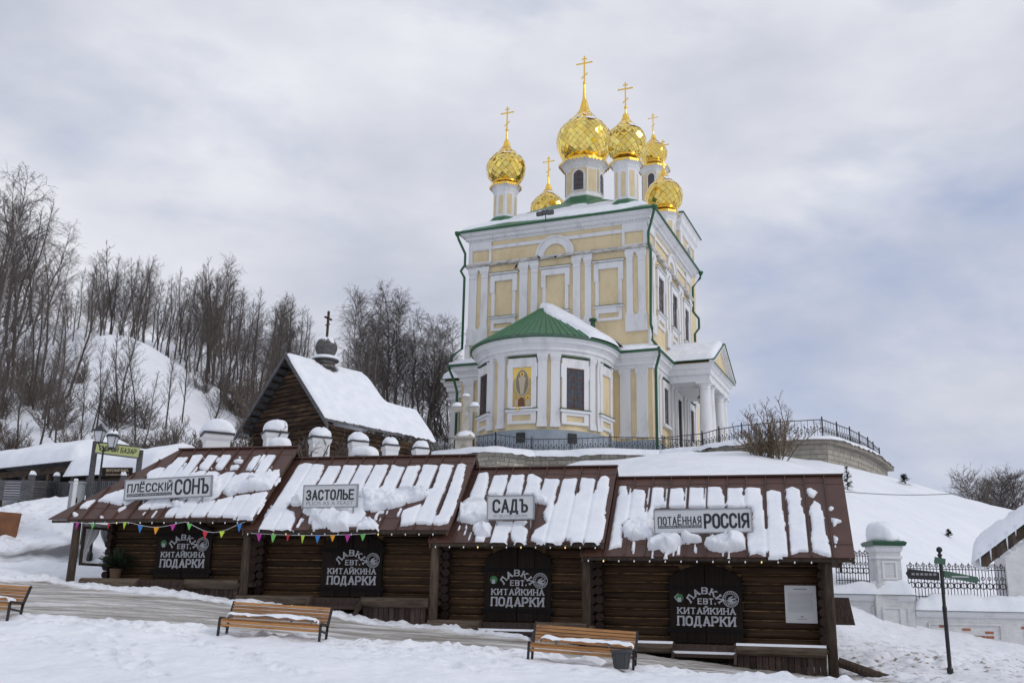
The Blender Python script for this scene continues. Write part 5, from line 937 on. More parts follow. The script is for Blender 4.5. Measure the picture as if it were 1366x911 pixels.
def facade(origin, rz, W_, wins, pils, lowpil, is_south):
    """trim on one wall; local x along wall, -y outwards"""
    ox, oy = origin
    def F(mb, name, m, parent=CH, **k):
        o = mb.build(name, m, parent, loc=(ox, oy, -TZ), **k); o.rotation_euler = (0, 0, rz); return o
    for (a, b_) in pils:
        mb = MB(); mb.box(a+.06, b_-.06, -.14, .0, 25.9, 30.9); mb.box(a, b_, -.2, 0, 25.75, 26.0); mb.loft([[(a+.06, -.14, 30.8), (b_-.06, -.14, 30.8), (b_-.06, 0, 30.8), (a+.06, 0, 30.8)], [(a-.06, -.28, 31.15), (b_+.06, -.28, 31.15), (b_+.06, 0, 31.15), (a-.06, 0, 31.15)], [(a-.06, -.28, 31.3), (b_+.06, -.28, 31.3), (b_+.06, 0, 31.3), (a-.06, 0, 31.3)]]); mb.box(a+.03, b_-.03, -.19, 0, 30.55, 30.65)
        F(mb, 'pilaster', 'trim')
    for (a, b_) in lowpil:
        mb = MB(); mb.box(a, b_, -.26, 0, 24.3, 25.75); F(mb, 'pedestal', 'wallw'); mb = MB(); mb.box(a, b_, -.22, 0, 31.3, 31.62); F(mb, 'entablature_block', 'wallw')
    for (a, b_) in ((-.05, 2.2), (W_-2.2, W_+.05)):
        mb = MB(); mb.box(a, a+.35 if a < 1 else a+.22, -.16, 0, 31.95, 34.0); mb.box(b_-(.22 if a < 1 else .35), b_, -.16, 0, 31.95, 34.0); mb.box(a, b_, -.13, 0, 33.35, 34.05); mb.box(a, b_, -.12, 0, 31.95, 32.1); F(mb, 'corner_pier', 'trim')
    mb = MB(); mb.box(-.16, .3, -.18, 0, 22, 24.4); F(mb, 'corner_strip', 'trim')
    # arch
    cxx = W_/2; mb = MB(); n = 14; O_, I_ = 1.78, 1.05
    for k in range(n):
        a0, a1 = math.pi*k/n, math.pi*(k+1)/n
        mb.prism([(cxx+I_*math.cos(a0), 31.95+I_*math.sin(a0)), (cxx+O_*math.cos(a0), 31.95+O_*math.sin(a0)), (cxx+O_*math.cos(a1), 31.95+O_*math.sin(a1)), (cxx+I_*math.cos(a1), 31.95+I_*math.sin(a1))], -.17, 0)
        mb.prism([(cxx+(O_-.12)*math.cos(a0), 31.95+(O_-.12)*math.sin(a0)), (cxx+(O_+.04)*math.cos(a0), 31.95+(O_+.04)*math.sin(a0)), (cxx+(O_+.04)*math.cos(a1), 31.95+(O_+.04)*math.sin(a1)), (cxx+(O_-.12)*math.cos(a1), 31.95+(O_-.12)*math.sin(a1))], -.26, -.17)
    F(mb, 'arch', 'trim')
    for (a, b_, glazed) in wins:
        z0, z1 = 26.8, 30.1; mb = MB(); f_ = .3
        mb.box(a-f_, a, -.16, 0, z0, z1); mb.box(b_, b_+f_, -.16, 0, z0, z1); mb.box(a-f_-.12, b_+f_+.12, -.2, 0, z1, z1+.55); mb.box(a-f_-.22, b_+f_+.22, -.3, 0, z1+.62, z1+.75); mb.box(a-f_-.12, a, -.2, 0, z1-1.1, z1); mb.box(b_, b_+f_+.12, -.2, 0, z1-1.1, z1)
        mb.box(a-.1, b_+.1, -.08, 0, z1+.55, z1+.62); mb.box(a-f_-.15, b_+f_+.15, -.34, 0, 26.6, 26.72); mb.box(a-f_, b_+f_, -.18, 0, 26.35, 26.6)
        for q in ((a-f_, b_+f_, 26.12, 26.35), (a-f_, b_+f_, 25.45, 25.68), (a-f_, a, 25.68, 26.12), (b_, b_+f_, 25.68, 26.12)): mb.box(q[0], q[1], -.16, 0, q[2], q[3])
        F(mb, 'window_surround', 'trim')
        mb = MB(); mb.box(a-f_-.17, b_+f_+.17, -.37, -.02, 26.725, 26.76); mb.box(a-f_-.24, b_+f_+.24, -.33, 0, z1+.755, z1+.79); F(mb, 'green_flashing', 'dgreen')
        if glazed: glaze(F, a, b_, z0, z1, 2, 5)
def glaze(F, a, b_, z0, z1, nx, nz, y=-.05, col='wframe'):
    mb = MB(); w_ = .09; mb.box(a, b_, y, y+.04, z0, z0+w_); mb.box(a, b_, y, y+.04, z1-w_, z1); mb.box(a, a+w_, y, y+.04, z0+w_, z1-w_); mb.box(b_-w_, b_, y, y+.04, z0+w_, z1-w_)
    for k in range(1, nx): x = a+(b_-a)*k/nx; mb.box(x-.03, x+.03, y+.004, y+.04, z0+w_, z1-w_)
    for k in range(1, nz): z = z0+(z1-z0)*k/nz; mb.box(a+w_, b_-w_, y+.006, y+.03, z-.025, z+.025)
    wo = F(mb, 'window', col)
    for i in range(nx):
        for j in range(nz):
            mb = MB(); x0, x1 = a+(b_-a)*i/nx, a+(b_-a)*(i+1)/nx; q0, q1 = z0+(z1-z0)*j/nz, z0+(z1-z0)*(j+1)/nz; e_ = rnd.uniform(-.006, .006); mb.add([(x0, y+.03+e_, q0), (x1, y+.03-e_, q0), (x1, y+.03-e_, q1), (x0, y+.03+e_, q1)], [(0, 1, 2, 3)]); o = mb.build('pane', 'glass', wo, loc=(0, 0, 0))
    return wo
sh = lambda L_, o: [(a+o, b_+o) for a, b_ in L_]
facade((-Wd, 0), 0, Wd, sh([(-14.1, -12.37), (-9.2, -7.4), (-4.32, -2.56)], Wd) and [(a+Wd, b_+Wd, False) for a, b_ in ((-14.1, -12.37), (-9.2, -7.4), (-4.32, -2.56))],
       sh([(-16.7, -15.85), (-15.52, -14.75), (-11.76, -10.9), (-10.66, -9.93), (-6.73, -5.96), (-5.64, -4.94), (-1.9, -1.24), (-.88, -.17)], Wd), sh([(-16.75, -14.7), (-6.8, -4.9), (-11.8, -9.9), (-1.95, -.1)], Wd), False)
facade((0, 0), math.pi/2, Dp, [(3.05, 4.9, True), (8.2, 9.95, True), (13.2, 14.75, True)],
       [(.25, .95), (1.25, 1.95), (5.8, 6.45), (6.85, 7.5), (10.75, 11.4), (11.8, 12.4), (15.2, 15.65), (15.85, 16.25)], [(.2, 2.0), (5.7, 7.6), (10.7, 12.5), (15.1, 16.3)], True)
# lower body with apse : one outline swept
AX, AY, AR = -8.35, -2.2, 5.4; lo = .3
def outline(n=28, full=True):
    P_ = [(-Wd-lo, Dp), (-Wd-lo, -lo), (AX-AR, -lo)]; 
    P_ += [(AX+AR*math.cos(math.pi+math.pi*k/n), AY+AR*math.sin(math.pi+math.pi*k/n)) for k in range(n+1)]
    P_ += [(AX+AR, -lo), (lo, -lo), (lo, Dp)]; return P_
OL = outline(); 
def miter(P_, d):
    out = []; n = len(P_)
    for i in range(n):
        p = np.array(P_[i]); e = []
        if i > 0: t_ = p-np.array(P_[i-1]); t_ /= np.linalg.norm(t_); e.append(np.array([t_[1], -t_[0]]))
        if i < n-1: t_ = np.array(P_[i+1])-p; t_ /= np.linalg.norm(t_); e.append(np.array([t_[1], -t_[0]]))
        if len(e) == 1: out.append(tuple(p+e[0]*d))
        else: m_ = e[0]+e[1]; out.append(tuple(p+m_*d/(1+e[0]@e[1])))
    return out
def sweep(prof, name, m): mb = MB(); mb.loft([[(x, y, z) for x, y in miter(OL, o)] for o, z in prof], cap=False, closed=False); return C_(mb, name, m, smooth=False)
sweep([(0, 15.2), (0, 22.0)], 'lower_wall', 'yellow')
sweep([(.02, 20.95), (.12, 21.0), (.14, 21.25), (.26, 21.32), (.28, 21.55), (.45, 21.75), (.62, 21.85), (.66, 22.1), (.82, 22.2)], 'lower_cornice', 'trim')
sweep([(.8, 22.19), (.95, 22.21), (.95, 22.36), (.7, 22.42)], 'lower_green_eave', 'eave')
sweep([(.2, 12.5), (.2, 15.0), (.1, 15.02)], 'plinth', 'plinth')
sweep([(.1, 15.0), (.0, 15.25)], 'base_moulding', 'yellow')
mb = MB(); mb.box(-Wd-lo+.01, lo-.01, .0, Dp, 13, 22.2); C_(mb, 'lower_core', 'yellow')
# low lean-to roof strips round the upper wall, snow covered
for nm, P_ in (('lean_to_snow', [[(AX+AR-.6, -1.2, 22.42), (1.2, -1.2, 22.42), (1.22, Dp+1, 22.42)], [(AX+AR-.6, -1.15, 22.62), (1.15, -1.15, 22.62), (1.15, Dp+1, 22.62)], [(AX+AR-1.2, -.02, 23.25), (0, -.02, 23.2), (0.02, Dp+1, 23.2)]]), ('lean_to_snow', [[(-Wd-1.2, Dp, 22.42), (-Wd-1.2, -1.2, 22.42), (AX-AR+.4, -1.2, 22.42)], [(-Wd-1.15, Dp, 22.6), (-Wd-1.15, -1.15, 22.6), (AX-AR+.4, -1.15, 22.6)], [(-Wd, Dp, 23.2), (-Wd, -.02, 23.2), (AX-AR+1, -.02, 23.2)]])):
    mb = MB(); mb.loft([[Vector(q) for q in l] for l in P_], cap=False, closed=False); mb.v = mb.v; C_(mb, nm, 'snow', smooth=True)
# apse cone roof as seamed sheets
AP = (AX-.9, -.05, 27.35); ER = AR+.93; nsec = 34
for k in range(nsec):
    a0, a1 = math.pi+math.pi*k/nsec, math.pi+math.pi*(k+1)/nsec
    e0_, e1_ = (AX+ER*math.cos(a0), AY+ER*math.sin(a0), 22.4), (AX+ER*math.cos(a1), AY+ER*math.sin(a1), 22.4); am = (a0+a1)/2; ns__ = (math.cos(am)*.045, math.sin(am)*.045, .07)
    mb = MB(); mb.add([AP, e0_, e1_], [(0, 1, 2)]); q0 = Vector(e0_); q1 = Vector(AP); sd_ = Vector((-math.sin(a0), math.cos(a0), 0))*.03; up = Vector((math.cos(a0)*.03, math.sin(a0)*.03, .07))
    mb.add([q0-sd_, q0+sd_, q0+up, q1-sd_*.2, q1+sd_*.2, q1+up*.3], [(0, 2, 5, 3), (2, 1, 4, 5)]); C_(mb, 'apse_roof_sheet', 'green')
for s_ in (-1, 1):                                                    # roof strips back to the wall
    mb = MB(); mb.add([AP, (AX+s_*ER, AY, 22.4), (AX+s_*ER, 0, 22.4)], [(0, 1, 2) if s_ > 0 else (0, 2, 1)]); C_(mb, 'apse_roof_flank', 'green')
# snow on the apse roof: right side and tip
nth, nr = 50, 30; vs = []; TH_ = np.linspace(math.pi*1.28, math.pi*2.02, nth); RR = np.linspace(0, 1, nr); Sg, Rg = np.meshgrid(TH_, RR)
ang0 = math.pi*(1.80)-.33*math.pi*(1-Rg)**2.2*1.0+fbm(Rg*6, Rg*0+.5, 3)*.06; dd_ = (Sg-ang0)*np.maximum(Rg, .12)*5; dd_ = np.where(Rg < .1, .4, dd_); Hh = .42*np.sqrt(np.clip(dd_/.6, 0, 1))*np.clip((1.0-Rg)/.05, 0, 1)**.5*(1+fbm(Sg*5, Rg*6, 3)*.5)
EX, EY = AX+(ER+.05)*np.cos(Sg), AY+(ER+.05)*np.sin(Sg); PX, PY, PZ = AP[0]+(EX-AP[0])*Rg, np.minimum(AP[1]+(EY-AP[1])*Rg, -.02), AP[2]+(22.45-AP[2])*Rg; PZ = PZ+np.where(dd_ > 0, Hh+.03, -.15)
V_ = np.stack([PX.ravel(), PY.ravel(), PZ.ravel()], 1); ii = (np.arange(nr-1)[:, None]*nth+np.arange(nth-1)[None]).ravel(); link('apse_snow', arr_mesh('apse_snow', V_, np.stack([ii, ii+1, ii+1+nth, ii+nth], 1), 'snow', True), CH, loc=CO)
mb = MB(); mb.add([AP, (AX+ER, AY, 22.9), (AX+ER, -.02, 22.9), (AP[0], AP[1], AP[2]+.35)], [(0, 1, 2), (3, 1, 2)]); C_(mb, 'apse_snow', 'snow')
mb = MB(); mb.lathe([(.2, 23.6), (.2, 25.3), (.34, 25.3), (.34, 25.45), (.0, 25.6)], 10, (-4.6, -.9)); C_(mb, 'roof_vent', 'dgreen')
# apse ornaments : built facing -y then turned about the apse axis
def ap(ang): return dict(c=(AX, AY), a=rad(ang))
def place_ap(mb, name, m, ang, parent=CH, R_=AR):
    o = mb.build(name, m, parent, loc=(AX+R_*math.sin(rad(ang)), AY-R_*math.cos(rad(ang)), -TZ)); o.rotation_euler = (0, 0, rad(ang)); return o
def pil_low(w_, d=.2):
    mb = MB(); mb.box(-w_/2, w_/2, -d, .15, 15.75, 20.5); mb.box(-w_/2-.06, w_/2+.06, -d-.08, .15, 15.2, 15.5); mb.box(-w_/2-.03, w_/2+.03, -d-.04, .15, 15.5, 15.75)
    mb.loft([[(-w_/2, -d, 20.4), (w_/2, -d, 20.4), (w_/2, .1, 20.4), (-w_/2, .1, 20.4)], [(-w_/2-.08, -d-.12, 20.75), (w_/2+.08, -d-.12, 20.75), (w_/2+.08, .1, 20.75), (-w_/2-.08, .1, 20.75)], [(-w_/2-.08, -d-.12, 20.98), (w_/2+.08, -d-.12, 20.98), (w_/2+.08, .1, 20.98), (-w_/2-.08, .1, 20.98)]]); return mb
for a in (-78, -68, -31, -18, 18.4, 28.9, 63, 71.5, 96): place_ap(pil_low(.70 if abs(a) < 40 else .58), 'pilaster', 'wallw', a)
def surround(a, z0=16.72, z1=19.95, w_=1.55, blind=False):
    f_ = .38; mb = MB(); h_ = w_/2
    mb.box(-h_-f_, -h_, -.16, .12, z0, z1); mb.box(h_, h_+f_, -.16, .12, z0, z1); mb.box(-h_-f_, h_+f_, -.16, .12, z1, z1+.75); mb.box(-h_-f_-.08, -h_-f_, -.16, .12, z1-.8, z1+.3); mb.box(h_+f_, h_+f_+.08, -.16, .12, z1-.8, z1+.3); mb.box(-h_-f_-.15, h_+f_+.15, -.3, .12, z0-.3, z0-.12)
    for q in ((-h_-f_, h_+f_, z0-.55, z0-.3), (-h_-f_, h_+f_, z0-1.25, z0-1.02), (-h_-f_, -h_+.0, z0-1.02, z0-.55), (h_, h_+f_, z0-1.02, z0-.55)): mb.box(q[0], q[1], -.16, .12, q[2], q[3])
    place_ap(mb, 'window_surround', 'trim', a); mb = MB(); mb.box(-h_-f_-.18, h_+f_+.18, -.33, .12, z0-.115, z0-.06); mb.box(-h_-f_-.1, h_+f_+.1, -.26, .12, 20.78, 20.84); place_ap(mb, 'green_flashing', 'dgreen', a)
    mb = MB(); mb.box(-h_, h_, -.03, .2, z0-1.02, z0-.55); mb.box(-h_, h_, -.02, .2, z0, z1); place_ap(mb, 'recess', 'yellow', a)
for a in (1.5, 46, -44): surround(a)
surround(84, w_=1.6)
for a in (46, -44): glaze(lambda mb, n, m: place_ap(mb, n, m, a, R_=AR), -.77, .77, 16.74, 19.93, 2, 4, -.09)
# icon panel
IC = thing('icon_panel', 'gilded icon with a haloed standing figure in an oval on the church apse', 'icon'); IC.location = tuple(chp(AX+AR*math.sin(rad(1.5))+.0, AY-AR*math.cos(rad(1.5))-.06, 18.33)); IC.rotation_euler = (0, 0, -TC+rad(1.5))
mb = MB(); mb.box(-.80, .80, -.02, .05, -1.62, 1.62); mb.build('panel', 'bronze', IC, loc=(0, 0, 0))
mb = MB(); mb.box(-.84, .84, -.045, -.0, 1.62, 1.67); mb.box(-.84, -.80, -.045, 0, -1.62, 1.62); mb.box(.8, .84, -.045, 0, -1.62, 1.62); mb.build('frame', 'dgreen', IC, loc=(0, 0, 0))
mb = MB(); mb.prism([(-.78, 1.6), (.78, 1.6), (.78, .55), (.55, .8), (0, 1.5), (-.55, .8), (-.78, .55)], -.028, -.021); mb.build('gold_ground', 'icongold', IC, loc=(0, 0, 0))
def vesica(r, h, cz, y0, y1):
    P_ = []
    for k in range(24): u = 2*math.pi*k/24; P_.append((r*math.sin(u)*abs(math.sin(u))**.15, cz+h*math.cos(u)))
    m_ = MB(); m_.prism(P_, y0, y1); return m_
vesica(.60, 1.12, .38, -.036, -.029).build('mandorla_rim', 'pale', IC, loc=(0, 0, 0)); vesica(.52, 1.02, .38, -.042, -.037).build('mandorla', 'dull', IC, loc=(0, 0, 0))
mb = MB(); mb.prism([(.19*math.cos(u), 1.08+.19*math.sin(u)) for u in [2*math.pi*k/16 for k in range(16)]], -.05, -.043); mb.prism([(.5+.17*math.cos(u), -.78+.17*math.sin(u)) for u in [2*math.pi*k/16 for k in range(16)]], -.05, -.043); mb.build('halo', 'icongold', IC, loc=(0, 0, 0))
mb = MB(); mb.prism([(-.12, -.55), (.12, -.55), (.2, .1), (.26, .5), (.34, .72), (.22, .86), (.06, .93), (-.06, .93), (-.22, .86), (-.34, .72), (-.26, .5), (-.2, .1)], -.056, -.051); mb.prism([(.35, -1.45), (.66, -1.5), (.7, -1.05), (.5, -.9), (.32, -1.1)], -.05, -.043); mb.build('robed_figure', 'pale', IC, loc=(0, 0, 0)); mb = MB(); mb.prism([(-.6, -1.4), (-.35, -1.45), (-.3, -1.0), (-.5, -.85)], -.05, -.043); mb.build('kneeling_figure', 'pale', IC, loc=(0, 0, 0))
mb = MB(); mb.prism([(.075*math.cos(u), 1.07+.1*math.sin(u)) for u in [2*math.pi*k/12 for k in range(12)]], -.062, -.057); mb.prism([(.5+.07*math.cos(u), -.8+.09*math.sin(u)) for u in [2*math.pi*k/12 for k in range(12)]], -.06, -.052); mb.prism([(-.3, -1.5), (.25, -1.5), (.2, -.9), (-.05, -.75), (-.3, -.95)], -.045, -.038); mb.build('painted_detail', 'brown', IC, loc=(0, 0, 0))
snowcap('snow', IC, (-.95, 1.0, -.3, .0), .1, (0, 0, -1.66), 8)
mb = MB(); mb.lathe([(.05, -.25), (.1, -.15), (.1, .05), (.04, .12)], 8, (-.2, -.4)); mb.tube([(-.2, -.4, -.0), (-.2, 0, .1)], .02, 5); mb.build('icon_lamp', 'golds', IC, loc=(0, 0, -1.65))
# east flank pilasters and yellow strip; south wall below
for x in (-1.95, -.54): mb = pil_low(.9); C_(mb, 'pilaster', 'wallw', loc=(x, -lo, -TZ))
for x in (-16.2, ): mb = pil_low(.9); C_(mb, 'pilaster', 'wallw', loc=(x, -lo, -TZ))
for k, x in enumerate((.6, 1.65, 6.0, 7.1, 10.9, 12.0, 15.4)):
    o = pil_low(.7).build('pilaster', 'wallw', CH, loc=(lo, x, -TZ)); o.rotation_euler = (0, 0, math.pi/2)
def FS(mb, name, m): o = mb.build(name, m, CH, loc=(lo, 0, -TZ)); o.rotation_euler = (0, 0, math.pi/2); return o
for (a, b_, dr_) in ((3.2, 4.7, 0), (8.2, 9.6, 1), (13.2, 14.6, 0)):
    mb = MB(); f_ = .4; z0, z1 = (16.9 if not dr_ else 13.6), 20.1
    mb.box(a-f_, a, -.16, 0, z0, z1); mb.box(b_, b_+f_, -.16, 0, z0, z1); mb.box(a-f_, b_+f_, -.16, 0, z1, z1+.6); 
    if not dr_: mb.box(a-f_-.1, b_+f_+.1, -.3, 0, z0-.25, z0)
    FS(mb, 'window_surround', 'trim'); mb = MB(); mb.box(a-f_-.1, b_+f_+.1, -.26, 0, 20.78, 20.84); FS(mb, 'green_flashing', 'dgreen')
    if dr_: mb = MB(); mb.box(a, b_, -.08, 0, z0, z1); FS(mb, 'door', 'dark')
    else: glaze(FS, a, b_, z0, z1, 2, 4)
# plinth vents
for a in (1.5, 43): mb = MB(); mb.box(-.35, .35, -.3, -.1, 14.0, 14.75); place_ap(mb, 'plinth_vent', 'iron', a)
# downpipes
def pipe(pts, lab=None): mb = MB(); mb.tube(pts, .12, 8); o = C_(mb, 'downpipe', 'pipe', smooth=True); mb = MB(); p = pts[0]; mb.lathe([(.13, p[2]-.15), (.26, p[2]+.1), (.26, p[2]+.25), (.1, p[2]+.25)], 8, (p[0], p[1])); f_ = mb.build('hopper', 'pipe', o, loc=(0, 0, 0))
pipe([(.92, -.92, 34.75), (.80, -.85, 34.4), (.22, -.42, 32.9), (.22, -.42, 31.8), (.45, -.6, 31.2), (.42, -.55, 30.8), (.3, -.45, 24.7), (.42, -.5, 24.3), (.42, -.5, 23.3), (1.15, -1.15, 22.4), (1.15, -1.15, 21.8), (.75, -.8, 20.8), (.72, -.75, 13.2)])
pipe([(-Wd-.92, -.92, 34.75), (-Wd-.8, -.85, 34.3), (-Wd-.3, -.4, 33.0), (-Wd-.3, -.4, 31.9), (-Wd-.6, -.6, 31.3), (-Wd-.3, -.4, 30.7), (-Wd-.3, -.4, 24.0), (-Wd-1.1, -.8, 23.3), (-Wd-1.15, -1.1, 22.0), (-Wd-.7, -.9, 20.9), (-Wd-.55, -.6, 20.0), (-Wd-.55, -.6, 13.5)])
pipe([(.95, Dp+.9, 34.75), (.9, Dp+.8, 34.3), (.25, Dp+.2, 33.2), (.25, Dp+.1, 30.6), (.75, Dp+.3, 29.9), (.75, Dp+.3, 28.9), (.35, Dp+.1, 28.3), (.35, Dp+.1, 23.0)])
# portico on the south side, and its twin on the north
def portico(sx, x_wall):
    d = 3.75; y0, y1 = 4.6, 13.2; yc = (y0+y1)/2
    X_ = lambda v: x_wall+sx*v
    def bx(mb, a, b_, *r): mb.box(min(X_(a), X_(b_)), max(X_(a), X_(b_)), *r)
    mb = MB(); bx(mb, 0, d-.05, y0+.15, y1-.15, 20.75, 21.3); C_(mb, 'portico_entablature', 'trim')
    ringp = [(.0, 21.3), (.1, 21.35), (.12, 21.7), (.3, 21.85), (.32, 22.05), (.5, 22.2)]
    mb = MB(); mb.loft([rect_loop(min(X_(0), X_(d)), max(X_(0), X_(d)), y0, y1, o, z) for o, z in ringp]); C_(mb, 'portico_cornice', 'trim')
    for y in (y0+.6, y0+2.2, y1-2.2, y1-.6):
        mb = MB(); mb.lathe([(.62, 15.0), (.62, 15.25), (.52, 15.4), (.54, 17.2), (.45, 20.0), (.45, 20.1), (.5, 20.12), (.46, 20.2), (.46, 20.35), (.62, 20.55)], 20, (X_(d-.55), y)); mb.box(X_(d-.55)-.66, X_(d-.55)+.66, y-.66, y+.66, 20.55, 20.75); mb.box(X_(d-.55)-.66, X_(d-.55)+.66, y-.66, y+.66, 13, 15.0); smoothmod(C_(mb, 'column', 'trim'))
    zr_ = 24.75; e_ = .55; xs_ = [X_(-.3), X_(d+e_)]
    mb = MB(); mb.loft([[(x, y0-e_, 22.2), (x, y1+e_, 22.2), (x, yc, zr_)] for x in (X_(0), X_(d+.1))]); C_(mb, 'pediment', 'yellow')
    mb = MB()
    for (ya, yb_) in ((y0-e_, yc), (y1+e_, yc)): mb.loft([[(x, ya, 22.2), (x, ya, 22.42), (x, yc, zr_+.22), (x, yc, zr_-.02)] for x in (X_(d+.1), X_(d+e_))]); mb.loft([[(x, ya+(yc-ya)*.12, 22.28), (x, ya+(yc-ya)*.12, 22.5), (x, yc, zr_-.0), (x, yc, zr_-.35)] for x in (X_(d+.1), X_(d+.22))])
    C_(mb, 'pediment_trim', 'trim')
    mb = MB()
    for (ya, yb_) in ((y0-e_-.08, yc), (y1+e_+.08, yc)): mb.loft([[(x, ya, 22.4), (x, ya, 22.47), (x, yc, zr_+.3), (x, yc, zr_+.22)] for x in xs_[:1]+[X_(d+e_+.08)]])
    for xx in (X_(d+e_-.02), ): mb.box(min(xx, xx+sx*.06), max(xx, xx+sx*.06), y0-e_, y1+e_, 22.13, 22.2)
    C_(mb, 'portico_roof', 'eave')
    n1, n2 = 24, 40; S_, T_ = np.meshgrid(np.linspace(-.3, d+e_-.05, n1), np.linspace(y0-e_-.05, y1+e_+.05, n2)); ed = np.minimum(d+e_-.05-S_, np.minimum(T_-(y0-e_-.05), (y1+e_+.05)-T_)); H_ = .5*np.sqrt(np.clip(1-(1-np.clip(ed/.5, 0, 1))**2, 0, 1))*(1+fbm(S_, T_, 3)*.3)
    Z_ = 22.5+(1-np.abs(T_-yc)/(yc-y0+e_))*(zr_-22.2)+np.where(ed > 1e-3, H_, -.02)-np.exp(-((T_-yc)/.6)**2)*.2; V_ = np.stack([(x_wall+sx*S_).ravel(), T_.ravel(), Z_.ravel()], 1); ii = (np.arange(n2-1)[:, None]*n1+np.arange(n1-1)[None]).ravel(); link('portico_snow', arr_mesh('portico_snow', V_, np.stack([ii, ii+1, ii+1+n1, ii+n1], 1), 'snow', True), CH, loc=CO)
    mb = MB(); bx(mb, -.1, d+.5, y0-.3, y1+.3, 12.5, 14.2); bx(mb, d+.5, d+1.2, y0, y1, 12.5, 13.5); C_(mb, 'portico_steps', 'concrete')
portico(1, lo); portico(-1, -Wd-lo)
t = thing('hanging_lantern', 'small black lantern hanging under the church portico', 'lantern', tuple(chp(2.6, 7.2, 20.7))); mb = MB(); mb.tube([(0, 0, 0), (0, 0, -.7)], .02, 5); mb.build('rod', 'iron', t, loc=(0, 0, 0)); mb = MB(); mb.lathe([(.02, -.65), (.22, -.85), (.24, -.9), (.1, -.9)], 8); mb.lathe([(.1, -1.35), (.14, -1.3), (.06, -1.3)], 8); mb.build('cap', 'iron', t, loc=(0, 0, 0)); mb = MB(); mb.lathe([(.12, -1.3), (.19, -.9)], 8); mb.build('glass', 'lamp', t, loc=(0, 0, 0))
# bell tower
mb = MB(); bx0, bx1, by0, by1 = -11.7, -5.1, 34.6, 43.2; mb.box(bx0, bx1, by0, by1, 14, 48); C_(mb, 'bell_tower', 'yellow')
C_(ringprof(bx0, bx1, by0, by1, [(.05, 46.6), (.15, 46.7), (.2, 47.3), (.45, 47.6), (.5, 48.3), (.75, 48.6)]), 'tower_cornice', 'trim'); C_(ringprof(bx0, bx1, by0, by1, [(.75, 48.6), (.85, 48.62), (.85, 48.8), (.2, 48.95)]), 'tower_green_eave', 'eave')
C_(ringprof(bx0, bx1, by0, by1, [(.04, 43.4), (.3, 43.5), (.35, 43.9), (.1, 44.0)]), 'tower_string_course', 'trim')
for y in (by0+.6, by1-.6): mb = MB(); mb.box(-.5, .5, -.2, 0, 44, 46.7); o = mb.build('tower_pilaster', 'trim', CH, loc=(bx1, y, -TZ)); o.rotation_euler = (0, 0, math.pi/2)
mb = MB(); mb.prism([(-1.1, 43.9)]+[(1.1*math.cos(u), 45.2+1.1*math.sin(u)) for u in [math.pi-math.pi*k/10 for k in range(11)]]+[(1.1, 43.9)], -.22, 0); o = mb.build('tower_arch', 'trim', CH, loc=(bx1, (by0+by1)/2, -TZ)); o.rotation_euler = (0, 0, math.pi/2); mb = MB(); mb.prism([(-.8, 43.9)]+[(.8*math.cos(u), 45.1+.8*math.sin(u)) for u in [math.pi-math.pi*k/10 for k in range(11)]]+[(.8, 43.9)], -.26, -.2); o = mb.build('tower_opening', 'plinth', CH, loc=(bx1, (by0+by1)/2, -TZ)); o.rotation_euler = (0, 0, math.pi/2)
mb = MB(); mb.loft([rect_loop(bx0, bx1, by0, by1, .8, 48.8), rect_loop(-10.6, -6.6, 36.6, 40.8, 0, 51.5)]); C_(mb, 'tower_roof', 'snow')
